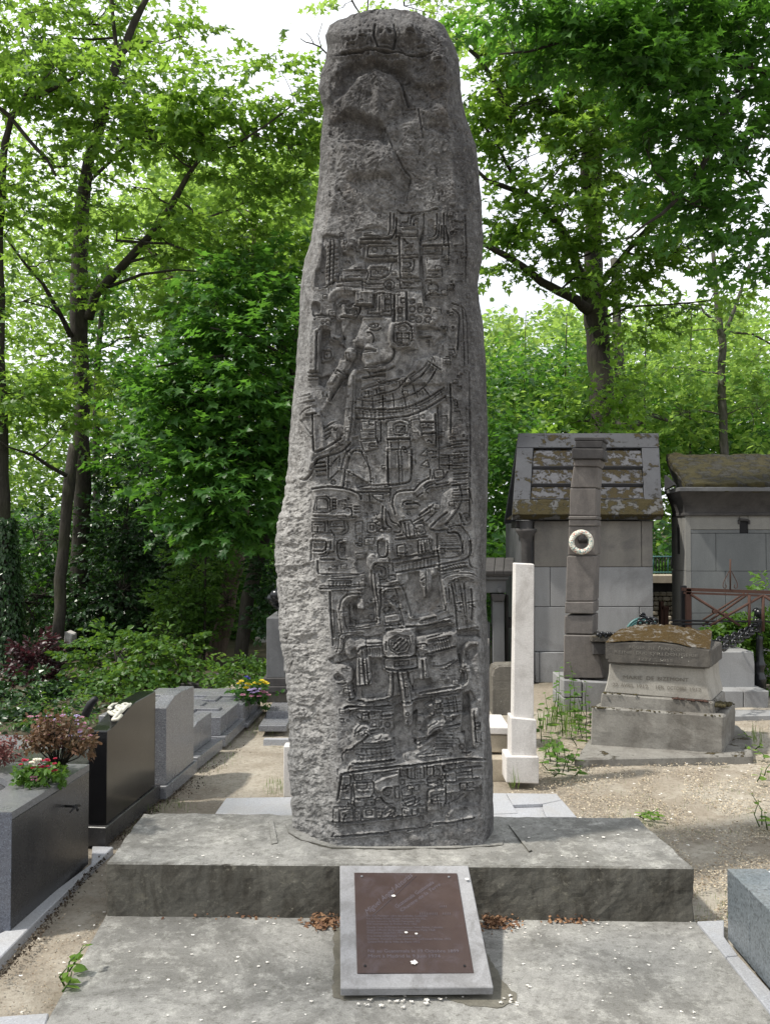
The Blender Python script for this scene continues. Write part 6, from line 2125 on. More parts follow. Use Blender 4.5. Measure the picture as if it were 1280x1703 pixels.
def tree(name, loc, label, cat, trunks, blobs, bark_m, leaf_m, leaf=0.13, k=11, spread=.45, tpl=MAPLE, group=None, tone=.5, twig=True, flat=.45, seg=9, nodes_extra=(), dens=1.0, slim=1.0):
    """trunks: list of polylines [(px,py,width_px,Y),...]; blobs: (px,py,Y,rx,ry,n[,tone])"""
    t = thing(name, loc, label, cat, group)
    leaf = leaf * .88 if leaf > .09 else leaf
    nodes = []
    for i, tr in enumerate(trunks):
        pts = [P(a, b, y) for a, b, w, y in tr]; rr = [max(.004, PX(w * slim, y) / 2) for a, b, w, y in tr]
        # subdivide and wobble
        q = []; r2 = []
        for j in range(len(pts) - 1):
            for s_ in range(4):
                f = s_ / 4; p = pts[j] * (1 - f) + pts[j + 1] * f
                q.append(p + Vector(noise.noise_vector(p * 2.2)) * rr[j] * .35); r2.append((rr[j] * (1 - f) + rr[j + 1] * f) * (1 + .10 * noise.noise(p * 6)))
        q.append(pts[-1]); r2.append(rr[-1])
        m = MB(); m.tube(q, r2, seg if rr[0] > .05 else 6)
        m.build('trunk' if i == 0 else 'branch', bark_m, t)
        nodes += [(p, r) for p, r in zip(q, r2)]
    nodes += [(Vector(n_), .03) for n_ in nodes_extra]
    L = Leaves(); tw = MB()
    for bl in blobs:
        px, py, Y, rx, ry, n = bl[:6]; n = max(1, int(n * (1.55 if leaf > .09 else 1.1) * dens)); tb = bl[6] if len(bl) > 6 else tone
        rxm, rym = PX(rx, Y), PX(ry, Y); c = np.array(P(px, py, Y))
        d = unit(rv.normal(0, 1, (n, 3))); rad = rv.random(n) ** .45
        off = d * rad[:, None] * np.array([rxm, rxm * .8, rym])
        S = c + off; off0 = off
        gate = np.array([noise.noise(Vector(s__) * (1.5 if leaf > .09 else 2.6)) for s__ in S]) > (-.16 if leaf > .09 else -.22); S, off = S[gate], off[gate]
        if len(S) < 3: S = c[None] + off0[:1]; off = off0[:1]
        outw = unit(off * np.array([1, 1, .4]) + np.array([0, 0, .02]))
        sprays(L, S, outw, k, leaf, spread, tpl, tb, flat)
        if twig and nodes:
            cv = Vector(c); best = min(nodes, key=lambda q_: (q_[0] - cv).length + max(0, q_[0].z - cv.z) * 1.2)
            p0 = best[0]; dist = (cv - p0).length; 
            if dist < 6:
                r0 = min(best[1] * .6, .010 + .012 * dist)
                mid = (p0 + cv) / 2 + Vector((0, 0, .08 * dist)) + Vector(rv.normal(0, .06 * dist, 3))
                bp = [p0, p0 * .5 + mid * .5 + Vector(rv.normal(0, .02, 3)), mid, mid * .5 + cv * .5 + Vector(rv.normal(0, .03, 3)), cv]
                tw.tube(bp, [r0, r0 * .8, r0 * .6, r0 * .45, r0 * .3], 5, cap=False)
                for s_ in S[::4]:
                    a = bp[2] * .4 + bp[4] * .6 if rv.random() < .5 else cv
                    e = Vector(s_); mm_ = (a + e) / 2 + Vector(rv.normal(0, .05, 3))
                    tw.tube([a, mm_, e], [r0 * .3 + .002, r0 * .2 + .002, .0025], 4, cap=False)
    if tw.v: tw.build('twigs', bark_m, t)['kind'] = 'stuff'
    L.build('crown', leaf_m, t)['kind'] = 'stuff'
    return t
M['leaf_maple'] = foliage('leaf_maple', (0.030, 0.085, 0.012), (0.095, 0.195, 0.026), .56, (0.30, 0.50, 0.06))
M['leaf_dark'] = foliage('leaf_dark', (0.018, 0.068, 0.014), (0.058, 0.145, 0.024), .46, (0.16, 0.38, 0.04))  # darker leaf copy: shade and backlight of the crowns put into the colour
M['leaf_bright'] = foliage('leaf_bright', (0.05, 0.13, 0.022), (0.15, 0.27, 0.045), .55, (0.40, 0.60, 0.11))  # paler leaf copy: sunlight on the far wood put into the colour
M['leaf_evergreen'] = foliage('leaf_evergreen', (0.010, 0.032, 0.010), (0.030, 0.070, 0.018), .15, (0.06, 0.14, 0.02), .3)
M['leaf_shrub'] = foliage('leaf_shrub', (0.030, 0.085, 0.014), (0.085, 0.175, 0.026), .42, (0.20, 0.36, 0.04))
M['leaf_purple'] = foliage('leaf_purple', (0.020, 0.010, 0.012), (0.06, 0.025, 0.03), .25, (0.12, 0.03, 0.04), .35)
M['grass'] = foliage('grass_blades', (0.05, 0.11, 0.02), (0.15, 0.25, 0.05), .4, (0.3, 0.42, 0.08))
M['dead_leaf'] = foliage('dead_leaf', (0.20, 0.15, 0.10), (0.56, 0.49, 0.37), .1, (0.2, 0.14, 0.07), .8)
M['petal'] = foliage('petal', (0.55, 0.50, 0.42), (0.85, 0.83, 0.80), .2, (0.8, 0.78, 0.72), .6)

# ---- left maple (twin trunk)
YA = 11.5
tree('maple_tree', tuple(G(125, 1120, 0)), 'large grey barked maple on the left with a long limb rising to the right', 'tree',
 [[(128, 1160, 50, YA + 1), (133, 985, 38, YA + .8), (136, 880, 33, YA + .6), (136, 795, 32, YA + .4), (138, 720, 30, YA + .3), (134, 627, 32, YA + .2), (131, 500, 36, YA), (132, 430, 32, YA), (140, 330, 27, YA), (150, 265, 22, YA - .2), (173, 186, 19, YA - .4), (197, 100, 17, YA - .5), (224, 38, 14, YA - .6), (252, -20, 11, YA - .7)],
  [(97, 1175, 27, YA - .6), (98, 1060, 25, YA - .6), (102, 964, 23, YA - .5), (110, 858, 22, YA - .4), (116, 800, 24, YA - .3), (124, 740, 20, YA - .1)],
  [(148, 530, 20, YA), (160, 490, 20, YA - .2), (211, 435, 17, YA - .5), (270, 367, 15, YA - .8), (298, 320, 13, YA - 1), (312, 293, 10, YA - 1.1), (330, 268, 7, YA - 1.2), (352, 250, 5, YA - 1.3), (394, 243, 3, YA - 1.4)],
  [(181, 477, 8, YA - .3), (236, 456, 6, YA - .6), (295, 449, 4, YA - .9), (330, 452, 2.5, YA - 1)], [(298, 330, 6, YA - 1), (325, 355, 5, YA - 1.1), (350, 360, 5, YA - 1.2), (380, 350, 4, YA - 1.2), (405, 338, 3, YA - 1.3)],
  [(211, 437, 6, YA - .5), (262, 423, 4, YA - .8), (232, 398, 3, YA - .9), (205, 395, 2.5, YA - 1)], [(194, 400, 6, YA - .6), (280, 405, 5, YA - 1), (330, 425, 3.5, YA - 1.1), (372, 455, 3, YA - 1.2), (420, 490, 2, YA - 1.2)],
  [(118, 560, 12, YA), (97, 515, 10, YA - .3), (72, 472, 8, YA - .5), (46, 443, 6, YA - .7), (8, 392, 4, YA - 1)], [(110, 791, 9, YA - .4), (82, 775, 8, YA - .6), (55, 757, 6, YA - .9), (13, 743, 4, YA - 1.1), (-20, 720, 3, YA - 1.2)],
  [(120, 640, 5, YA - .2), (60, 640, 4, YA - .6), (20, 655, 3, YA - .9), (-20, 650, 2, YA - 1)], [(197, 100, 10, YA - .5), (190, 50, 9, YA - .5), (184, -10, 8, YA - .5)], [(143, 330, 8, YA), (150, 300, 7, YA - .3), (230, 225, 6, YA - 1), (300, 195, 4, YA - 1.5)],
  [(400, 235, 5, YA - 1.6), (440, 210, 4, YA - 1.6), (490, 172, 3, YA - 1.6)]],
 [(150, 40, YA, 120, 60, 60), (40, 60, YA - .5, 90, 70, 55), (60, 150, YA - .8, 80, 50, 30), (200, 130, YA - 1, 100, 50, 50), (230, 40, YA, 80, 50, 24), (160, 200, YA - 1, 90, 45, 40), (300, 60, YA - 1, 40, 34, 9, .25), (290, 160, YA - 1.5, 80, 34, 34), (250, 230, YA - 1.5, 80, 34, 30),
  (370, 165, YA - 1.7, 70, 38, 30), (450, 160, YA - 1.7, 60, 32, 24), (500, 185, YA - 1.7, 38, 34, 16), (455, 110, YA - 1.7, 30, 28, 7), (340, 225, YA - 1.5, 70, 34, 26), (430, 225, YA - 1.5, 60, 28, 18), (500, 255, YA - 1.5, 40, 45, 18), (400, 300, YA - 1.2, 80, 38, 26), (470, 320, YA - 1, 50, 45, 20),
  (300, 260, YA - 1.2, 60, 30, 14), (220, 310, YA - 1.2, 70, 32, 20), (90, 280, YA - 1, 90, 40, 22), (60, 350, YA - 1, 70, 36, 18), (180, 350, YA - .8, 60, 28, 16), (250, 370, YA - 1.2, 60, 30, 16), (350, 400, YA - 1.2, 80, 40, 24), (440, 410, YA - 1, 60, 45, 24), (90, 430, YA - 1, 80, 34, 18), (40, 500, YA - 1, 70, 40, 24), (60, 580, YA - 1, 80, 40, 30), (40, 660, YA - 1.1, 80, 40, 36), (110, 700, YA - 1.2, 50, 26, 14), (230, 480, YA - .6, 80, 40, 20), (330, 500, YA - .6, 80, 50, 26), (160, 600, YA - .4, 50, 30, 10)],
 M['bark_dark'], M['leaf_maple'], leaf=.118, k=12, spread=.42, group='maples', tone=.55, slim=.84, dens=1.1)
# ---- far left tree with ivy, off frame
tree('tree', tuple(G(5, 1170, 0)), 'dark ivy clad trunk at the extreme left edge with forked branches above', 'tree',
 [[(14, 1190, 44, 10.5), (12, 1050, 38, 10.5), (6, 900, 32, 10.5), (2, 760, 26, 10.5), (-2, 600, 22, 10.5), (-2, 400, 16, 10.5), (4, 300, 13, 10.4), (8, 240, 11, 10.4), (19, 196, 10, 10.3), (55, 165, 8, 10.2), (97, 143, 6, 10), (140, 120, 4, 9.8)],
  [(19, 196, 9, 10.3), (-4, 178, 7, 10.3), (-40, 160, 5, 10.2)], [(21, 200, 7, 10.3), (59, 245, 7, 10.2), (80, 268, 6, 10.1), (93, 292, 5, 10)], [(30, 190, 7, 10.3), (45, 150, 5, 10.2), (60, 130, 4, 10.1)]],
 [(10, 40, 10, 80, 60, 30), (20, 110, 10, 60, 40, 20), (-10, 300, 10, 60, 50, 18), (90, 110, 9.8, 60, 34, 16), (0, 600, 10, 40, 50, 10)],
 M['bark_dark'], M['leaf_maple'], leaf=.12, k=11, group='maples', tone=.5)
L = Leaves(); n = 5200
a = rv.uniform(0, 2 * np.pi, n); py = rv.uniform(860, 1200, n); rr = PX(20, 10.5) * (1 + rv.random(n) * .55) * (0.7 + .5 * (py - 860) / 340)
base = Pn(np.interp(py, [860, 1050, 1200], [4, 12, 14]), py, 10.5); C = base + np.stack([np.cos(a) * rr, np.sin(a) * rr, 0 * a], -1)
L.add(C, np.stack([np.cos(a), np.sin(a), -1.2 + 0 * a], -1) + rv.normal(0, .4, (n, 3)), np.stack([np.cos(a), np.sin(a), .6 + 0 * a], -1) + rv.normal(0, .3, (n, 3)), rv.uniform(.035, .07, n), OVAL, rv.uniform(0, 1, n))
tag(L.build('ivy', M['leaf_evergreen'], None, loc=tuple(G(5, 1170, 0))), 'dark ivy climbing the trunk at the left edge', 'ivy')
# thin dark trunk behind
tree('tree', tuple(G(160, 1100, 0)), 'thin dark straight trunk right behind the twin trunked maple', 'tree',
 [[(158, 1120, 16, 13.5), (160, 900, 13, 13.5), (160, 750, 12, 13.5), (163, 600, 10, 13.5), (170, 520, 8, 13.5), (180, 440, 5, 13.4)]],
 [(190, 640, 13, 70, 60, 34), (230, 560, 13, 80, 60, 40), (200, 760, 13, 60, 70, 40), (160, 470, 13, 80, 50, 30)],
 M['bark_dark'], M['leaf_dark'], leaf=.12, k=11, group='maples', tone=.4)
# ---- maple just left of the stele, leaning trunk; overhead shade put into leaf colour
YB = 10.3
tree('maple_tree', tuple(G(398, 1110, 0)), 'dark leaning maple between the grave row and the stele, dense low foliage', 'tree',
 [[(398, 1112, 24, YB), (404, 1060, 23, YB), (412, 1000, 24, YB), (425, 940, 24, YB), (440, 890, 22, YB), (455, 840, 20, YB), (468, 780, 17, YB), (480, 700, 14, YB), (490, 600, 11, YB), (495, 500, 8, YB)],
  [(468, 780, 7, YB), (430, 765, 6, YB - .3), (380, 745, 4, YB - .6), (330, 740, 3, YB - .8)], [(482, 680, 7, YB), (440, 622, 6, YB - .4), (380, 590, 5, YB - .7), (310, 600, 4, YB - .9), (260, 610, 3, YB - 1)], [(455, 840, 6, YB), (420, 845, 4, YB - .5), (370, 820, 3, YB - .8)],
  [(488, 620, 6, YB), (470, 590, 5, YB - .5), (420, 560, 4, YB - .8), (350, 545, 3, YB - 1)]],
 [(450, 460, YB, 80, 60, 50), (360, 500, YB - .3, 80, 50, 44), (470, 560, YB - .3, 60, 60, 44), (400, 580, YB - .6, 90, 50, 60), (300, 570, YB - .6, 60, 50, 34), (440, 660, YB - .6, 80, 50, 60), (350, 660, YB - .8, 90, 50, 60), (270, 670, YB - .6, 60, 50, 34), (470, 730, YB - .3, 50, 60, 34), (400, 750, YB - .8, 90, 50, 64), (310, 760, YB - .8, 80, 50, 50), (350, 830, YB - .9, 90, 46, 60), (430, 830, YB - .6, 50, 50, 30), (290, 850, YB - .6, 60, 40, 26), (380, 885, YB - .8, 60, 30, 20), (250, 780, YB - .4, 50, 50, 20), (470, 860, YB, 30, 40, 14)],
 M['bark_dark'], M['leaf_dark'], leaf=.135, k=12, spread=.42, group='maples', tone=.55, flat=.4)
# broad brown trunk behind
tree('tree', tuple(G(352, 1125, 0)), 'broad brownish trunk leaning right behind the low box tombs', 'tree',
 [[(345, 1128, 44, 11.2), (360, 1085, 34, 11.2), (372, 1040, 30, 11.2), (382, 980, 30, 11.3), (398, 900, 27, 11.4), (405, 820, 22, 11.5), (395, 700, 16, 11.6)]],
 [(400, 700, 11.8, 80, 60, 40), (300, 500, 12, 90, 60, 36), (420, 380, 12.4, 90, 60, 40, .8), (250, 420, 12.5, 80, 60, 30, .8)], M['bark_brown'], M['leaf_maple'], leaf=.12, k=11, group='maples', tone=.4)
# ---- evergreen (holly / yew) masses
def bush(name, loc, label, cat, blobs, mat, leaf, k=14, spread=.25, tpl=OVAL, stems=None, flat=.9, tone=.5, group=None, bark_m=None):
    return tree(name, loc, label, cat, stems or [], blobs, bark_m or M['bark_dark'], mat, leaf=leaf, k=k, spread=spread, tpl=tpl, tone=tone, flat=flat, group=group, seg=6)
bush('holly_tree', tuple(G(215, 1120, 0)), 'dark glossy evergreen holly filling the shade behind the left graves', 'tree',
 [(210, 880, 12, 70, 80, 190), (200, 980, 11.8, 90, 80, 260), (280, 940, 12, 70, 80, 170), (150, 1040, 11.8, 60, 70, 130), (250, 1060, 11.8, 80, 60, 150), (230, 790, 12.2, 60, 70, 110), (40, 1000, 12, 70, 80, 150), (60, 900, 12.5, 60, 60, 60), (60, 1100, 11.5, 80, 70, 120), (150, 1130, 11.5, 90, 60, 90)], M['leaf_evergreen'], .075, stems=[[(215, 1130, 16, 12), (212, 1000, 12, 12), (210, 860, 8, 12)]], tone=.4)
bush('tall_shrub', tuple(G(320, 1130, 0)), 'loose small leaved tall shrub lit from above behind the box tombs', 'shrub',
 [(310, 1000, 10.6, 50, 50, 130), (330, 940, 10.7, 40, 60, 110, .7), (290, 1060, 10.6, 50, 40, 90), (380, 1000, 10.9, 50, 60, 70, .3), (380, 930, 11, 50, 40, 50, .3), (345, 1040, 10.7, 40, 40, 60, .4)], M['leaf_shrub'], .055, k=14, spread=.2, stems=[[(340, 1130, 5, 10.6), (341, 1040, 4.5, 10.6), (342, 930, 4, 10.6), (344, 870, 3, 10.6)]], tone=.45)
bush('leafy_shrub', tuple(G(230, 1150, 0)), 'light green broad shrub spreading behind the black headstone', 'shrub',
 [(200, 1085, 9.4, 70, 40, 80), (270, 1080, 9.2, 60, 40, 80), (160, 1100, 9.4, 42, 36, 40, .3), (300, 1120, 9, 50, 26, 50), (230, 1130, 8.9, 70, 26, 60, .4), (330, 1115, 9, 26, 22, 22, .8), (190, 1140, 8.6, 44, 22, 30, .3)], M['leaf_shrub'], .07, k=12, spread=.25, stems=[[(235, 1170, 4, 9), (232, 1090, 3, 9)], [(210, 1170, 4, 9), (190, 1080, 3, 9)]], tone=.55)
bush('yellow_shrub', tuple(G(340, 1120, 0)), 'small yellow green shrub beside the broad brown trunk', 'shrub', [(345, 1100, 9.6, 24, 18, 26, .9), (330, 1118, 9.5, 22, 14, 20, .9)], M['leaf_bright'], .06, k=11, spread=.2, tone=.9)
bush('purple_shrub', tuple(G(60, 1190, 0)), 'dark purple leaved shrub at the foot of the ivy clad trunk', 'shrub', [(60, 1110, 9.6, 26, 46, 100), (45, 1160, 9.4, 34, 30, 60)], M['leaf_purple'], .07, k=12, spread=.2)
bush('undergrowth', tuple(G(40, 1195, 0)), 'dark leafy undergrowth filling the shade behind the flowering planter', 'shrub', [(20, 1150, 8.6, 70, 26, 130, .3), (110, 1160, 8.9, 60, 24, 110, .3), (30, 1200, 7.4, 60, 22, 90, .3), (110, 1195, 7.8, 60, 16, 70, .3), (190, 1150, 9.2, 50, 24, 70, .2), (260, 1150, 9.6, 60, 20, 60, .3), (340, 1150, 9.8, 50, 14, 40, .2)], M['leaf_evergreen'], .06, k=12, spread=.2)
bush('fern_shrub', tuple(G(110, 1180, 0)), 'low feathery green shrub behind the flowering planter', 'shrub', [(145, 1172, 7.6, 30, 14, 24), (20, 1190, 7.8, 60, 26, 40, .3), (190, 1165, 8.2, 30, 14, 16, .3), (80, 1200, 7.2, 60, 20, 30, .3)], M['leaf_shrub'], .05, k=14, spread=.28, tpl=BLADE, flat=.4)
bush('small_bush', tuple(G(425, 1130, 0)), 'small leafy bush behind the yellow and pink flower pot', 'shrub', [(410, 1118, 8.6, 40, 18, 60, .3), (390, 1135, 8.4, 26, 14, 26, .2), (438, 1112, 8.7, 16, 14, 20, .4)], M['leaf_shrub'], .05, k=12, spread=.16, tone=.3)
bush('dark_foliage_bush', tuple(G(450, 1110, 0)), 'dark glossy small leaved tree branch hanging left of the stele', 'shrub', [(455, 960, 10, 26, 50, 70, .2), (450, 1020, 10, 22, 34, 46, .5), (470, 1000, 10.4, 30, 40, 40, .3)], M['leaf_evergreen'], .07, k=12, spread=.22)
# ---- right main maple
YR1 = 14.5
tree('maple_tree', tuple(G(1000, 1050, 0)), 'large maple rising behind the stone chapel with long limbs reaching left', 'tree',
 [[(1008, 1060, 50, YR1), (1006, 800, 45, YR1), (1004, 690, 42, YR1), (1000, 620, 40, YR1), (996, 560, 39, YR1), (991, 515, 42, YR1), (985, 460, 34, YR1), (986, 380, 28, YR1), (990, 300, 26, YR1 - .3), (985, 200, 24, YR1 - .5), (1002, 130, 20, YR1 - .6), (1000, 40, 16, YR1 - .6), (1005, -30, 12, YR1 - .6)],
  [(985, 520, 20, YR1), (962, 500, 17, YR1 - .4), (930, 485, 15, YR1 - .7), (900, 468, 14, YR1 - 1), (870, 445, 12, YR1 - 1.3), (840, 425, 11, YR1 - 1.5), (805, 408, 8, YR1 - 1.7), (770, 400, 5, YR1 - 1.8)],
  [(978, 500, 20, YR1), (962, 450, 16, YR1 - .3), (950, 410, 14, YR1 - .6), (925, 370, 13, YR1 - .9), (890, 333, 11, YR1 - 1.1), (860, 318, 9, YR1 - 1.3), (810, 300, 7, YR1 - 1.5), (790, 280, 5, YR1 - 1.6)],
  [(890, 335, 7, YR1 - 1.1), (865, 312, 6, YR1 - 1.2), (840, 270, 6, YR1 - 1.3), (822, 230, 5, YR1 - 1.4), (800, 205, 4, YR1 - 1.4)], [(986, 380, 16, YR1), (972, 330, 14, YR1 - .3), (970, 270, 12, YR1 - .4), (975, 200, 9, YR1 - .5)],
  [(1000, 470, 12, YR1), (1040, 420, 9, YR1 - .6), (1085, 370, 9, YR1 - 1), (1120, 320, 8, YR1 - 1.4)], [(850, 210, 8, YR1 - 1.5), (838, 170, 8, YR1 - 1.5), (820, 130, 7, YR1 - 1.5), (795, 95, 7, YR1 - 1.5), (765, 70, 6, YR1 - 1.5), (745, 50, 5, YR1 - 1.5)]],
 [(910, 170, YR1 - 1.5, 80, 50, 60), (850, 190, YR1 - 1.5, 50, 50, 34), (830, 120, YR1 - 1.5, 50, 40, 26), (960, 250, YR1 - 1.5, 90, 50, 64), (880, 260, YR1 - 1.5, 60, 40, 30), (1010, 180, YR1 - 1.5, 80, 60, 56), (1050, 300, YR1 - 1.4, 70, 60, 50), (950, 340, YR1 - 1.6, 80, 40, 46), (1000, 400, YR1 - 1.4, 70, 50, 44), (910, 400, YR1 - 1.3, 60, 34, 24), (860, 370, YR1 - 1.5, 40, 24, 10), (940, 440, YR1 - 1, 40, 26, 14), (1060, 400, YR1 - 1.2, 60, 60, 40), (1100, 330, YR1 - 1.6, 60, 60, 36), (1090, 460, YR1 - 1, 60, 40, 26), (830, 350, YR1 - 1.7, 34, 34, 12), (840, 445, YR1 - 1.6, 40, 22, 10), (1040, 530, YR1 - .6, 50, 50, 22), (770, 170, YR1 - 1.5, 30, 60, 14), (1000, 470, YR1 - 1.6, 34, 24, 10), (850, 60, YR1 - 1.5, 70, 50, 34), (940, 80, YR1 - 1.5, 80, 60, 44), (1150, 420, YR1 - 1.6, 60, 60, 34), (1180, 500, YR1 - 1, 50, 30, 14), (1000, 650, YR1 - 1, 50, 34, 20, .8), (960, 700, YR1 - 1, 60, 26, 22, .8)],
 M['bark_dark'], M['leaf_maple'], leaf=.15, k=12, spread=.5, group='maples', tone=.5)
tree('tree', tuple(G(1030, 1040, 0)), 'grey trunk standing just right behind the big right hand maple', 'tree',
 [[(1040, 1050, 24, 18), (1035, 700, 21, 18), (1030, 600, 18, 18), (1024, 520, 15, 18), (1020, 430, 12, 18)], [(1040, 714, 14, 17), (1062, 702, 12, 17), (1085, 692, 9, 16.9), (1110, 700, 5, 16.8)]],
 [(1060, 560, 17.5, 50, 60, 30), (1050, 640, 17, 50, 50, 26)], M['bark_grey'], M['leaf_maple'], leaf=.15, k=11, group='maples')
# ---- right thin tree
YT = 17
tree('tree', tuple(G(1203, 1040, 0)), 'slim grey trunk rising behind the long chapel roof at the right', 'tree',
 [[(1205, 1050, 17, YT), (1203, 760, 14, YT), (1202, 690, 14, YT), (1198, 620, 13, YT), (1201, 575, 12, YT), (1196, 540, 12, YT), (1190, 490, 9, YT), (1185, 420, 7, YT)], [(1203, 560, 7, YT), (1218, 520, 6, YT), (1232, 480, 5, YT), (1245, 440, 4, YT)], [(1205, 552, 4, YT), (1250, 555, 4, YT), (1285, 575, 3, YT)], [(1196, 540, 5, YT), (1170, 520, 4, YT), (1160, 500, 3, YT)]],
 [(1190, 600, YT, 60, 40, 26, .8), (1250, 600, YT, 50, 50, 30, .7), (1120, 610, YT, 50, 50, 26, .8), (1240, 520, YT, 40, 40, 12), (1140, 550, YT, 40, 34, 12, .8), (1260, 680, YT, 40, 50, 24), (1130, 690, YT, 60, 40, 26)],
 M['bark_grey'], M['leaf_bright'], leaf=.14, k=10, spread=.45, group='maples', tone=.5)
# ---- overhanging near tree, trunk off frame right
YO = 9.0
tree('overhanging_tree', tuple(P(1560, 1150, YO)), 'dark dense branches hanging in from a tree beyond the upper right edge', 'tree',
 [[(1560, 1250, 60, YO), (1550, 700, 46, YO), (1500, 300, 36, YO), (1440, 100, 28, YO), (1400, -100, 20, YO)],
  [(1500, 300, 24, YO), (1400, 200, 18, YO), (1330, 160, 16, YO), (1280, 152, 14, YO), (1240, 155, 13, YO - .1), (1215, 170, 13, YO - .2), (1197, 195, 12, YO - .3), (1187, 235, 11, YO - .4), (1165, 280, 9, YO - .5), (1130, 325, 8, YO - .6), (1100, 355, 6, YO - .7), (1070, 375, 4, YO - .8), (1040, 400, 3, YO - .8)],
  [(1440, 100, 20, YO), (1300, 30, 17, YO - .2), (1200, 5, 16, YO - .3), (1130, 0, 14, YO - .4), (1090, 25, 12, YO - .5), (1050, 35, 9, YO - .6), (1000, 45, 7, YO - .7), (940, 68, 5, YO - .8), (880, 85, 4, YO - .9), (830, 90, 3, YO - 1)],
  [(1186, 240, 6, YO - .4), (1215, 265, 5, YO - .4), (1240, 285, 4, YO - .4), (1262, 320, 3, YO - .4)], [(1330, 160, 9, YO), (1270, 120, 7, YO - .3), (1190, 100, 5, YO - .5), (1130, 115, 4, YO - .7), (1060, 150, 3, YO - .8)]],
 [(1060, 60, YO - .7, 90, 50, 44), (960, 60, YO - .8, 80, 44, 30), (1160, 50, YO - .5, 90, 60, 50), (1250, 60, YO - .4, 80, 70, 44), (1220, 150, YO - .5, 90, 50, 34, .35), (1110, 140, YO - .7, 90, 50, 34), (1020, 110, YO - .8, 80, 40, 26), (1250, 230, YO - .4, 60, 50, 24, .35), (1150, 240, YO - .6, 80, 50, 26), (1240, 320, YO - .4, 70, 50, 26, .3), (1150, 340, YO - .6, 60, 40, 18), (1070, 240, YO - .8, 60, 50, 18), (880, 30, YO - .9, 70, 30, 14), (1250, 400, YO - .4, 50, 40, 14, .4), (1090, 10, YO - .8, 140, 30, 30), (840, 20, YO - 1, 50, 20, 7), (1270, 470, YO - .4, 30, 30, 6)],
 M['bark_dark'], M['leaf_dark'], leaf=.12, k=12, spread=.4, tone=.5, dens=1.35)
# twigs over the top of the stele: branch end of another maple
tree('overhanging_branch', tuple(P(640, -60, 12)), 'leafy branch ends dipping into the top edge above the stele', 'branch',
 [[(560, -60, 5, 12), (575, -20, 4, 12), (590, 10, 3, 12), (600, 25, 2, 12)], [(680, -60, 5, 12), (670, -20, 4, 12), (672, 10, 2.5, 12)], [(610, -60, 4, 12), (612, -10, 3, 12), (611, 18, 2, 12)]],
 [(575, 5, 12, 36, 14, 7, .5), (680, 0, 12, 40, 16, 8, .6), (740, 10, 12, 50, 40, 18, .8), (620, -10, 12, 60, 14, 7, .6), (770, 60, 12, 34, 40, 14, .8)], M['bark_dark'], M['leaf_bright'], leaf=.11, k=10, tone=.5)
tree('bare_twig', tuple(P(535, 80, 9)), 'bare dead twig showing at the upper left of the stele', 'twig', [[(546, 92, 3, 9), (532, 78, 2.6, 9), (520, 73, 2, 9), (508, 70, 1.6, 9), (499, 64, 1, 9)], [(522, 73, 1.6, 9), (516, 62, 1.2, 9), (509, 55, .8, 9)], [(534, 78, 1.8, 9), (529, 60, 1.3, 9), (533, 48, 1, 9), (536, 38, .7, 9)]],
 [(500, 64, 9, 2, 2, 1)], M['bark_dark'], M['leaf_maple'], leaf=.01, k=1, twig=False)
# ---- added unseen maple beyond the left edge, placed to dapple slab and plinth with shade
tree('maple_tree', (-6.2, 1.6, 0), 'maple standing just outside the left edge, shading the slabs', 'tree',
 [[(640 + (-6.2) / 6 * F, 1200, 40 * 1, 6.0)] * 1 + [(640 + (-6.0) / 6 * F, 600, 36, 6.0), (640 + (-5.6) / 6 * F, -200, 28, 6.0), (640 + (-5.0) / 6 * F, -700, 18, 6.0)]],
 [(640 + x / y * F, 890 - (z - 1.6) / y * F, y, r / y * F, .8 * r / y * F, n) for x, y, z, r, n in ((-4.5, 2.1, 7.4, .8, 18), (-3.3, 1.6, 7.6, .6, 9), (-5.4, 3.4, 7.0, .8, 16), (-2.5, 1.6, 8.2, .6, 8), (-4.9, .9, 7.8, .8, 14))],
 M['bark_grey'], M['leaf_maple'], leaf=.13, k=12, group='maples', twig=True)
# ---- far woods
def wood(label, regs, mat, leaf, seed, cl=9, loc=(0, 25, 0)):
    L = Leaves()
    for (x0, x1, y0, y1, Y0, Y1, n, tb, topn) in regs:
        px = rv.uniform(x0, x1, n); py = y1 - (y1 - y0) * rv.random(n) ** .9; Y = rv.uniform(Y0, Y1, n)
        # lumpy skyline and clumps
        lump = np.array([noise.noise(Vector((a / 70.0, seed, 0))) for a in px]); keep = py > y0 + topn * (lump + .3)
        dens = np.array([noise.noise(Vector((a / 38.0, b / 30.0, seed + 3))) for a, b in zip(px, py)]); keep &= dens > -.28
        S = Pn(px, py, Y)[keep]; tn = tb + 1.1 * dens[keep]
        d = rv.normal(0, 1, (len(S), 3)); d[:, 1] -= .6
        o = []
        for i in range(cl):
            c = S + rv.normal(0, .28, S.shape) * np.array([1, 1, .55])
            L.add(c, rv.normal(0, 1, S.shape) * np.array([1, 1, .4]), np.array([0, -.3, 1.0]) + rv.normal(0, .5, S.shape), leaf * rv.uniform(.6, 1.2, len(S)), OVAL if leaf > .19 else BLADE, tn + rv.normal(0, .16, len(S)))
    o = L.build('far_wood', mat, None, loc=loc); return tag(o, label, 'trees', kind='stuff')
wood('bright green far off wood beyond the chapels on the right', [(780, 1320, 500, 800, 20, 34, 4600, .55, 90), (780, 1320, 640, 1060, 17, 26, 2600, .4, 20)], M['leaf_bright'], .20, 1.0)
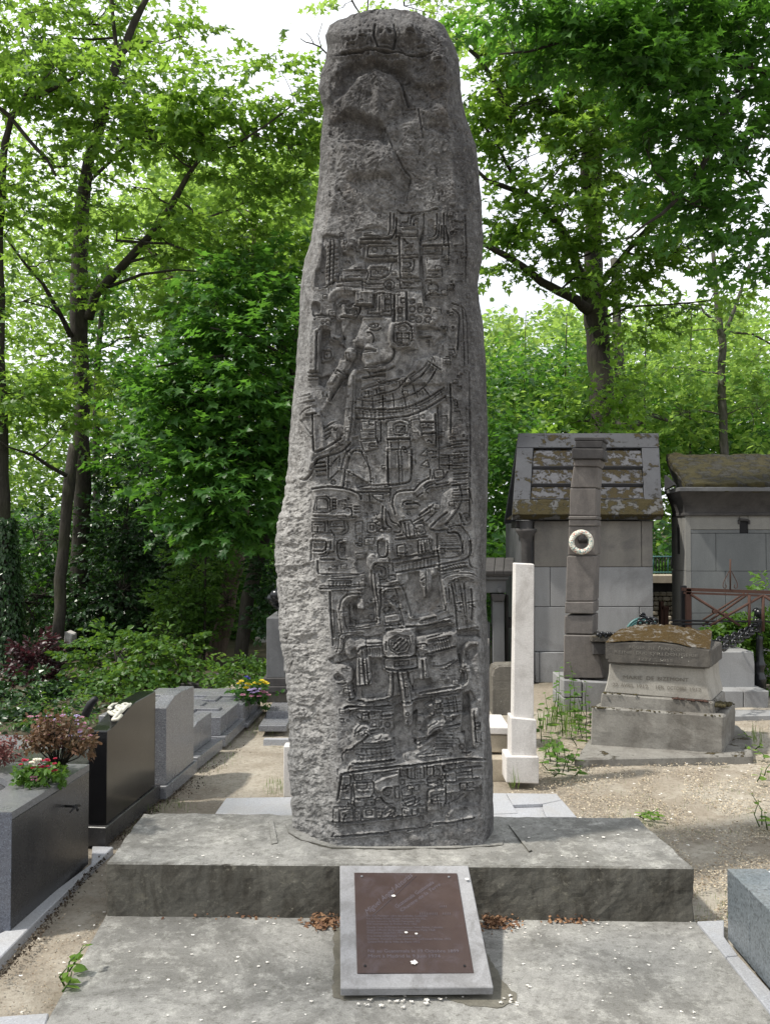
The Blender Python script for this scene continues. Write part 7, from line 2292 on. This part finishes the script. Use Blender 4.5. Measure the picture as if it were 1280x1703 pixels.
wood('sunlit green far off wood behind the trees on the left', [(-60, 560, 300, 700, 19, 32, 3400, .5, 120), (-60, 560, 620, 1130, 16, 26, 5000, .4, 0), (250, 560, 230, 500, 15, 22, 1500, .6, 60), (-60, 300, 180, 500, 16, 24, 500, .5, 60)], M['leaf_bright'], .19, 7.0)
wood('darker green tree crowns standing in the far wood on the right', [(800, 1000, 560, 760, 18, 22, 420, .5, 60), (1080, 1320, 600, 780, 18, 22, 520, .4, 60), (790, 900, 700, 950, 15, 18, 300, .4, 20)], M['leaf_dark'], .18, 21.0)
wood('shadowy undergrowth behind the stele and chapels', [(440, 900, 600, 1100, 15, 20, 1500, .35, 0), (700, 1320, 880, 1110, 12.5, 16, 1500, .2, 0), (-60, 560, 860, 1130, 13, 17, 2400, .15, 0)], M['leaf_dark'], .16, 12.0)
# young saplings in the far wood, right
for i, (x, w) in enumerate(((940, 2.2), (872, 1.8), (1147, 3), (1072, 2.2))):
    tree('sapling', tuple(G(x, 1010, 0)), ['slim sapling stem in the wood left of the right maple', 'thin sapling stem showing between stele and right maple', 'slender sapling stem in the wood above the gap between the chapels', 'thin leaning sapling above the chapel roof ridge'][i], 'tree',
         [[(x, 1020, w + 1, 19), (x + 1, 800, w + .5, 19), (x - 1, 650, w, 19), (x + 2, 520, w * .6, 19)]], [(x, 600, 19, 40, 60, 12, .8), (x + 10, 530, 19, 30, 30, 7, .8)], M['bark_dark'], M['leaf_bright'], leaf=.16, k=9)

# ---------------------------------------------------------------- ivy and ground plants on the right
bush('ivy_hedge', tuple(G(1200, 1140, 0)), 'green ivy thicket growing over the grave behind the chain', 'ivy', [(1215, 1062, 8.9, 34, 24, 120, .6), (1170, 1055, 9.1, 40, 20, 90, .5), (1250, 1050, 8.9, 40, 24, 100, .6), (1290, 1080, 8.7, 30, 60, 120, .5), (1272, 1130, 8.8, 12, 40, 40, .4), (1220, 1100, 8.95, 50, 16, 60, .2), (1290, 1010, 8.8, 18, 24, 20, .7), (1270, 975, 8.7, 14, 10, 7, .7)], M['leaf_shrub'], .06, k=10, spread=.13, tone=.6, flat=.7)
def weeds(name, label, spots, mat, h, n, tpl=BLADE, size=.05, cat='weeds', leafk=6):
    """upright stems with leaves"""
    L = Leaves(); m = MB()
    for (px, py, hh) in spots:
        b = G(px, py, 0); top = b + Vector((random.uniform(-.06, .06), random.uniform(-.05, .05), hh)); mid = (b + top) / 2 + Vector((random.uniform(-.03, .03), 0, 0))
        m.tube([b, mid, top], [.004, .003, .0015], 5)
        kk = max(4, int(hh * 26)); u = (np.arange(kk) + 1) / kk; C = np.array([tuple(b * (1 - x) + top * x) for x in u])
        a = np.arange(kk) * 2.4; D = np.stack([np.cos(a), np.sin(a), .15 + 0 * a], -1)
        L.add(C, D, np.array([0, 0, 1.0]) + rv.normal(0, .3, (kk, 3)), size * (1.15 - .6 * u), tpl, rv.uniform(.3, 1, kk))
    c = G(*spots[0][:2], 0); t = thing(name, tuple(c), label, cat); m.build('stem', M['grass'], t)['kind'] = 'stuff'; L.build('leaves', mat, t)['kind'] = 'stuff'; return t
weeds('nettle_clump', 'tall leafy nettle stems beside the white pillar headstone', [(908, 1215, .3), (915, 1200, .38), (925, 1195, .44), (955, 1200, .5), (948, 1190, .36), (935, 1225, .3), (965, 1215, .35), (900, 1235, .25), (975, 1190, .3)], M['leaf_shrub'], .5, 8, OVAL, .085)
weeds('low_weeds', 'dense low green weeds at the corner of the inscribed tomb', [(x, y, h) for x, y, h in [(905, 1262, .12), (915, 1268, .14), (925, 1275, .16), (935, 1285, .14), (945, 1283, .12), (925, 1262, .18), (960, 1222, .16), (972, 1215, .2), (980, 1210, .2), (950, 1270, .1), (910, 1280, .08), (940, 1270, .2), (930, 1255, .12), (955, 1290, .06), (920, 1292, .06), (968, 1228, .2), (958, 1240, .15), (975, 1235, .12)]], M['leaf_shrub'], .2, 8, OVAL, .085)
weeds('seedling', 'small green seedling growing at the left edge of the front slab', [(112, 1625, .09), (108, 1640, .07), (116, 1615, .10), (104, 1650, .05)], M['leaf_bright'], .1, 5, OVAL, .055)
weeds('seedling', 'small green weed on the gravel behind the right end of the plinth', [(1070, 1362, .03), (1080, 1360, .03), (1088, 1364, .03), (1062, 1358, .02), (1095, 1359, .02)], M['leaf_bright'], .1, 5, OVAL, .055)
weeds('seedling', 'small green weeds at the far right edge of the gravel', [(1262, 1375, .12), (1266, 1372, .16), (1258, 1300, .08), (1270, 1290, .1), (1275, 1380, .1), (1246, 1250, .05), (1255, 1246, .06), (1238, 1230, .08), (1270, 1262, .05)], M['leaf_bright'], .1, 5, OVAL, .06)
def grass(label, regs, hmin, hmax, loc):
    L = Leaves()
    for (x0, x1, y0, y1, n) in regs:
        px = rv.uniform(x0, x1, n); py = rv.uniform(y0, y1, n); r = [G(a, b, 0) for a, b in zip(px, py)]; C = np.array([tuple(v) for v in r]); C[:, 2] -= .01
        # tuft clustering
        cl = C[rv.integers(0, max(2, n // 14), n)]; C = cl * .75 + C * .25 + rv.normal(0, .02, C.shape) * np.array([1, 1, 0])
        a = rv.uniform(0, 2 * np.pi, n); D = np.stack([np.cos(a) * .45, np.sin(a) * .45, 1 + 0 * a], -1); N = np.stack([np.cos(a), np.sin(a), .2 + 0 * a], -1)
        L.add(C, D, N, rv.uniform(hmin, hmax, n), BLADE * np.array([1, .085]), rv.uniform(0, 1, n), droop=.5, fold=0)
    o = L.build('grass', M['grass'], None, loc=loc); return tag(o, label, 'grass', kind='stuff')
grass('long green grass round the white pillar and nettles', [(892, 980, 1170, 1232, 330), (900, 930, 1245, 1290, 40), (840, 862, 1300, 1312, 12), (1225, 1280, 1200, 1250, 26)], .04, .15, (1.3, 6.5, 0))
grass('sparse short grass and moss at the foot of the left graves', [(318, 400, 1225, 1300, 160), (185, 260, 1330, 1400, 200), (230, 330, 1330, 1352, 160), (440, 480, 1290, 1325, 200), (400, 470, 1180, 1230, 120)], .015, .05, (-1.2, 5.5, 0))
grass('sparse green tufts in the gravel on the right', [(900, 1280, 1280, 1440, 500), (1020, 1110, 1352, 1372, 200), (1150, 1205, 1440, 1540, 100)], .01, .035, (2, 4.8, 0))
# fallen petals and dead leaves
def litter(name, label, regs, mat, s0, s1, tpl, z=.012, loc=(0, 4, 0), flat=.35, kindtone=(0, 1), clump=0):
    L = Leaves()
    for reg in regs:
        x0, x1, y0, y1, n, zz_ = reg; px = rv.uniform(x0, x1, n); py = rv.uniform(y0, y1, n)
        if clump:
            kp = np.array([noise.noise(Vector((a / 60.0, b / 25.0, 5))) for a, b in zip(px, py)]) > -.15; px, py = px[kp], py[kp]; n = len(px)
        C = np.array([tuple(G(a, b, zz_)) for a, b in zip(px, py)]); a = rv.uniform(0, 2 * np.pi, n)
        C[:, 2] += rv.uniform(.001, z, n)
        L.add(C, np.stack([np.cos(a), np.sin(a), rv.normal(0, .2, n)], -1), np.array([0, 0, 1.0]) + rv.normal(0, flat, (n, 3)), rv.uniform(s0, s1, n), tpl, rv.uniform(*kindtone, n), droop=rv.uniform(-.2, .4), fold=.3)
    o = L.build(name, mat, None, loc=loc); return tag(o, label, 'litter', kind='stuff')
litter('dead_leaves', 'dry beige leaf litter scattered over the gravel on the right', [(845, 1300, 1262, 1365, 9000, -.02), (900, 1300, 1190, 1262, 1500, -.02), (1060, 1320, 1365, 1545, 8000, -.02), (880, 960, 1210, 1300, 900, -.02)], M['dead_leaf'], .005, .017, BLADE, .012, flat=.5, clump=1)
litter('dead_leaves', 'scattered dry crumbs on the left path', [(190, 480, 1180, 1345, 2600, -.02), (0, 180, 1430, 1703, 2200, -.02)], M['dead_leaf'], .003, .010, BLADE, .01, flat=.5, kindtone=(-.3, .7), clump=1)
M['soil_crumb'] = foliage('soil_crumb', (0.03, 0.022, 0.016), (0.08, 0.06, 0.04), .05, (0.05, 0.04, 0.02), .9)
L = Leaves()
for (xa_, ya_, xb_, yb_, w_, n) in ((172, 1425, 60, 1560, 5, 500), (60, 1560, 0, 1625, 5, 220), (262, 1340, 190, 1400, 8, 500), (330, 1300, 268, 1335, 10, 260), (400, 1240, 330, 1295, 8, 140)):
    u = rv.random(n); px = xa_ + (xb_ - xa_) * u + rv.normal(0, w_, n); py = ya_ + (yb_ - ya_) * u + rv.normal(0, w_ * .5, n); C = np.array([tuple(G(a, b, .0)) for a, b in zip(px, py)]); C[:, 2] += rv.uniform(0, .012, n)
    L.add(C, rv.normal(0, 1, (n, 3)), rv.normal(0, 1, (n, 3)), rv.uniform(.004, .015, n), OVAL, rv.random(n))
tag(L.build('soil_crumbs', M['soil_crumb'], None, loc=(-1.4, 4, 0)), 'dark crumbs of earth lying along the left kerbs', 'soil', kind='stuff')
L = Leaves(); n = 520
for (cx, cy, sx, sy, nn_) in ((540, 1537, 16, 5, 240), (822, 1537, 17, 6, 300), (945, 1534, 26, 1.5, 60), (420, 1527, 90, 1.2, 30)):
    px = rv.normal(cx, sx, nn_); py = np.maximum(rv.normal(cy, sy, nn_), 1525 if cx < 600 else 1530); C = np.array([tuple(G(a, b, .002)) for a, b in zip(px, py)]); C[:, 2] += np.abs(rv.normal(0, .012, nn_)); a = rv.uniform(0, 6.28, nn_)
    L.add(C, np.stack([np.cos(a), np.sin(a), rv.normal(0, .3, nn_)], -1), np.array([0, 0, 1.]) + rv.normal(0, .6, (nn_, 3)), rv.uniform(.008, .024, nn_), OVAL, rv.random(nn_))
M['russet'] = foliage('russet_leaf', (0.10, 0.045, 0.025), (0.34, 0.20, 0.11), .1, (0.2, 0.1, 0.05), .8)
tag(L.build('dead_leaves', M['russet'], None, loc=(0, 3.5, 0)), 'russet dead flower husks heaped at the foot of the plinth beside the plaque', 'litter', kind='stuff')
# small white blossoms: five tiny petals each
L = Leaves()
def blossoms(px, py, zz_, s):
    n = len(px); C = np.array([tuple(G(a, b, zz_)) for a, b in zip(px, py)]); C[:, 2] += .003; off = rv.uniform(0, 6.28, n); kk = rv.integers(3, 6, n); sc = rv.uniform(.6, 1.25, n)
    for i in range(5):
        a = off + i * 1.2566; ok = kk > i; L.add(C[ok], np.stack([np.cos(a), np.sin(a), .35 + 0 * a], -1)[ok], np.array([0, 0, 1.]) + rv.normal(0, .25, (ok.sum(), 3)), (s * sc)[ok], OVAL * np.array([1, 1.2]), rv.uniform(.4, 1, ok.sum()))
blossoms(rv.uniform(150, 555, 44), rv.uniform(1530, 1703, 44), 0, .0065); blossoms(rv.uniform(840, 1200, 46), rv.uniform(1535, 1703, 46), 0, .0065); blossoms(rv.uniform(560, 860, 26), rv.normal(1664, 5, 26), .005, .009); blossoms(rv.uniform(840, 1150, 26), rv.uniform(1532, 1560, 26), 0, .0065)
blossoms(rv.uniform(280, 470, 10), rv.uniform(1370, 1430, 10), T, .008); blossoms(rv.uniform(830, 1100, 16), rv.uniform(1370, 1435, 16), T, .008)
blossoms(rv.uniform(0, 180, 30), rv.uniform(1440, 1700, 30), -.02, .008); blossoms(rv.uniform(900, 1280, 60), rv.uniform(1270, 1430, 60), -.015, .010)
tag(L.build('blossoms', M['petal'], None, loc=(0, 3.2, 0)), 'tiny fallen white blossoms sprinkled over slab, plinth and gravel', 'blossom', kind='stuff')
for (a, b, s_, lb_) in ((654, 1493, .009, 'tiny white blossom on the signature of the bronze plaque'), (688, 1604, .014, 'largest white blossom, at the lower middle of the bronze plaque'), (675, 1554, .007, 'tiny white petal on the lines of text, left of two'), (692, 1556, .006, 'tiny white petal on the lines of text, right of two'), (776, 1465, .009, 'tiny white blossom on the grey stone border at the upper right of the plaque')):
    L = Leaves(); c = np.array(on_plane(a, b, .009))
    for i in range(5): L.add(c[None], np.array([[math.cos(i * 1.25), -.4 + math.sin(i * 1.25), .3]]), np.array([[0, -.4, 1.]]) + rv.normal(0, .3, (1, 3)), np.array([s_]), OVAL * np.array([1, 1.3]), np.array([.9]))
    o = L.build('fallen_blossom', M['petal'], None, loc=tuple(c)); tag(o, lb_, 'blossom', 'blossoms lying on the plaque')

# ---------------------------------------------------------------- flowers
def flower_mat(nm, c): return foliage(nm, tuple(x * .6 for x in c), c, .2, c, .5)
M['fl_red'] = flower_mat('crimson_petals', (0.45, 0.02, 0.06)); M['fl_white'] = flower_mat('white_petals', (0.85, 0.83, 0.7)); M['fl_pink'] = flower_mat('pink_petals', (0.45, 0.20, 0.28)); M['fl_yellow'] = flower_mat('yellow_petals', (0.75, 0.6, 0.03)); M['fl_lilac'] = flower_mat('lilac_petals', (0.45, 0.36, 0.6)); M['fl_blue'] = flower_mat('blue_petals', (0.05, 0.05, 0.3)); M['leaf_azalea'] = foliage('azalea_leaves', (0.07, 0.055, 0.025), (0.20, 0.11, 0.07), .3, (0.25, 0.14, 0.06))
def flowers(nm, pts, mat, parent, s, pet=9, tilt=.6):
    L = Leaves(); C = np.array([tuple(p) for p in pts]); n = len(C); off = rv.uniform(0, 6, n)
    for ring, sc in ((0, 1), (1, .7)):
        for i in range(pet):
            a = off + i * 6.283 / pet + ring * .3; D = np.stack([np.cos(a), np.sin(a) * .8 - .3, .3 + ring * .5 + 0 * a], -1)
            L.add(C, D, np.array([0, -.6, 1.]) + rv.normal(0, .2, (n, 3)), s * sc * rv.uniform(.8, 1.2, n), OVAL, rv.uniform(.3, 1, n))
    return L.build(nm, mat, parent)
PZ = lambda px, py, Y: P(px, py, Y)
az = thing('azalea_bush', tuple(PZ(95, 1290, 4.0)), 'fading reddish azalea bush growing in the dark granite planter', 'shrub')
L = Leaves(); m = MB(); root = PZ(97, 1278, 4.02)
for i in range(34):
    u = rv.uniform(-1, 1, 2); tip = PZ(98 + u[0] * 58, 1222 - (1 - abs(u[0]) ** 2) * 30 + rv.uniform(-4, 26), 4.02 + u[1] * .12); mid = root * .45 + tip * .55 + Vector(rv.normal(0, .012, 3)); m.tube([root + Vector(rv.normal(0, .01, 3)), mid, tip], [.004, .0028, .0012], 5)
    S = np.array([tuple(mid * (1 - x) + tip * x) for x in rv.uniform(.2, 1.1, 9)]); sprays(L, S + rv.normal(0, .012, S.shape), unit(rv.normal(0, 1, S.shape)), 7, .021, .03, OVAL, .5, .9)
m.build('stems', M['bark_dark'], az)['kind'] = 'stuff'; L.build('leaves', M['leaf_azalea'], az)['kind'] = 'stuff'
flowers('blossom_heads', [PZ(98 + rv.uniform(-54, 54), 1210 + rv.uniform(-22, 34), 3.92 + rv.uniform(0, .2)) for _ in range(42)], M['fl_pink'], az, .012, 6)['kind'] = 'stuff'
flowers('lilac_heads', [PZ(98 + rv.uniform(-40, 50), 1205 + rv.uniform(-16, 20), 3.92 + rv.uniform(0, .2)) for _ in range(16)], M['fl_lilac'], az, .013, 6)['kind'] = 'stuff'
da_ = thing('daisy_plants', tuple(PZ(65, 1290, 3.9)), 'low green daisies with crimson and white heads in the dark planter', 'flowers')
L = Leaves(); S = np.array([tuple(PZ(30 + rv.uniform(0, 75), 1283 + rv.uniform(-10, 20), 3.85 + rv.uniform(-.06, .12))) for _ in range(120)]); sprays(L, S, unit(rv.normal(0, 1, S.shape)), 6, .028, .02, OVAL, .5, .6); L.build('leaves', M['leaf_shrub'], da_)['kind'] = 'stuff'
flowers('crimson_heads', [PZ(60 + rv.uniform(-28, 36), 1271 + rv.uniform(-10, 12), 3.84) for _ in range(22)], M['fl_red'], da_, .011, 8)['kind'] = 'stuff'
flowers('white_heads', [PZ(56 + rv.uniform(-9, 10), 1266 + rv.uniform(-4, 7), 3.83) for _ in range(9)], M['fl_white'], da_, .013, 9)['kind'] = 'stuff'
flowers('pink_heads', [PZ(66 + rv.uniform(-14, 12), 1293 + rv.uniform(-6, 6), 3.78) for _ in range(7)], M['fl_pink'], da_, .009, 7)['kind'] = 'stuff'
hp = thing('heather_plant', tuple(PZ(5, 1260, 4.1)), 'reddish pink heather clump at the far left edge of the planter', 'flowers')
L = Leaves(); S = np.array([tuple(PZ(0 + rv.normal(0, 16), 1252 + rv.normal(0, 9), 4.1 + rv.uniform(-.08, .08))) for _ in range(160)]); sprays(L, S, unit(rv.normal(0, 1, S.shape) + np.array([0, 0, .8])), 6, .02, .03, BLADE, .6, .9); L.build('leaves', foliage('heather', (0.07, 0.025, 0.022), (0.22, 0.08, 0.07), .2, (0.2, 0.08, 0.07)), hp)['kind'] = 'stuff'
bq = thing('flower_bouquet', tuple(PZ(425, 1165, 7.3)), 'pot of yellow and pink mauve flowers on the last box tomb by the stele', 'flowers')
L = Leaves(); S = np.array([tuple(PZ(422 + rv.normal(0, 15), 1150 + rv.normal(0, 9), 7.35 + rv.uniform(-.1, .1))) for _ in range(110)]); sprays(L, S, unit(rv.normal(0, 1, S.shape)), 6, .04, .03, OVAL, .3, .7); L.build('leaves', M['leaf_dark'], bq)['kind'] = 'stuff'
flowers('yellow_heads', [PZ(a, b, 7.25) for a, b in ((402, 1133), (398, 1137), (411, 1137), (415, 1139), (410, 1144), (425, 1136), (429, 1138), (435, 1132), (440, 1135), (409, 1144), (443, 1137))], M['fl_yellow'], bq, .026, 8)['kind'] = 'stuff'
flowers('pink_heads', [PZ(a, b, 7.22) for a, b in ((404, 1156), (418, 1158), (431, 1158), (441, 1152), (447, 1156), (436, 1150))], M['fl_pink'], bq, .026, 8)['kind'] = 'stuff'
flowers('lilac_heads', [PZ(a, b, 7.22) for a, b in ((416, 1148), (423, 1146), (428, 1150), (420, 1152), (434, 1146))], M['fl_lilac'], bq, .026, 8)['kind'] = 'stuff'
flowers('blue_heads', [PZ(410, 1126, 7.4), PZ(413, 1129, 7.4)], M['fl_blue'], bq, .024, 7)['kind'] = 'stuff'
m = MB(); c = PZ(424, 1172, 7.35); m.lathe((c.x, c.y, .19), [(.05, 0), (.07, .09), (.075, .10)], 14); m.build('pot', M['sooty'], bq)
# white knotted cloth bow on the black headstone, lying on its wavy top
m = MB(); cw = [(181, 1184), (187, 1188), (194, 1190), (200, 1186), (206, 1180), (212, 1174), (218, 1172), (214, 1170), (207, 1171), (200, 1174), (193, 1178), (186, 1180), (182, 1177), (188, 1172), (197, 1171), (204, 1176), (200, 1183), (192, 1192), (188, 1197), (196, 1196), (202, 1190)]
zt_ = []
for i, (a, b) in enumerate(cw): zt_.append(G(a, b, .625 + (a - 181) / 37 * .03 + .008 * math.sin(i * 1.7)))
m.tube(zt_, .0095, 7)
for (a, b) in ((196, 1183), (203, 1178), (190, 1186), (210, 1173), (199, 1176)): 
    c = G(a, b, .632 + (a - 181) / 37 * .03); m.torus(c, .018, .008, axis=(.2, -.2, 1), seg=12, rs=6)
tag(m.build('cloth_bow', plain('white_cloth', (0.72, 0.70, 0.60), .9, var=.15), None, loc=tuple(G(196, 1183, .61))), 'knotted white cloth bow lying on the wavy black headstone', 'bow')
# leaning dark metal rod and the fern frond behind, far left fence wire
m = MB(); m.tube([P(142, 1190, 5.6), P(150, 1172, 5.6), P(158, 1163, 5.6), P(162, 1161, 5.6)], [.028, .027, .022, .016], 8)
tag(m.build('bronze_stump', M['dark_iron'], None, loc=tuple(P(142, 1190, 5.6))), 'short dark curved metal stub rising behind the planter', 'ornament')
# stone bits half hidden in the greenery on the left
def rock(label, pts, Y, back, mat, cat='gravestone', name='old_gravestone'):
    f = quadY(pts, Y); m = MB(); m.extr(f, Vector(back)); o = m.build(name, mat, None, bevel=.01, loc=tuple(f[0])); worn_edges(o, .08, .01); return tag(o, label, cat)
rock('dark old stone slab with rounded lip at the foot of the brown trunk', [(300, 1165), (300, 1137), (330, 1137), (334, 1131), (362, 1126), (366, 1134), (362, 1140), (362, 1165)], 9.0, (0, .4, 0), M['sooty'])
rock('pale distant tomb block seen under the trees left of the stele', [(360, 1135), (360, 1112), (388, 1112), (388, 1135)], 12.5, (0, .5, 0), M['limestone_warm'])
rock('far pale tomb with dark top line under the trees', [(366, 1108), (366, 1096), (390, 1096), (390, 1108)], 13.2, (0, .5, 0), M['limestone'])
rock('white upright stone with a narrow frame seen far off beside the tall headstone', [(424, 1090), (424, 1060), (444, 1060), (444, 1090)], 13, (0, .3, 0), M['limestone'])
rock('grey low wall seen far off beneath the white upright stone', [(408, 1112), (408, 1088), (446, 1090), (446, 1112)], 12.9, (0, .3, 0), M['limestone_warm'])
rock('pale upright stone glimpsed left of the thin maple trunk', [(80, 1082), (82, 1065), (88, 1062), (90, 1085)], 11, (0, .2, 0), M['limestone'])
rock('pale stone fragment glimpsed between the trunks on the left', [(107, 1075), (108, 1050), (119, 1056), (118, 1072)], 11, (0, .2, 0), M['limestone'])
rock('gabled brown tomb roof showing through the light green shrub', [(164, 1098), (164, 1092), (196, 1080), (218, 1091), (218, 1098)], 9.8, (0, .5, 0), M['tomb_stone'])
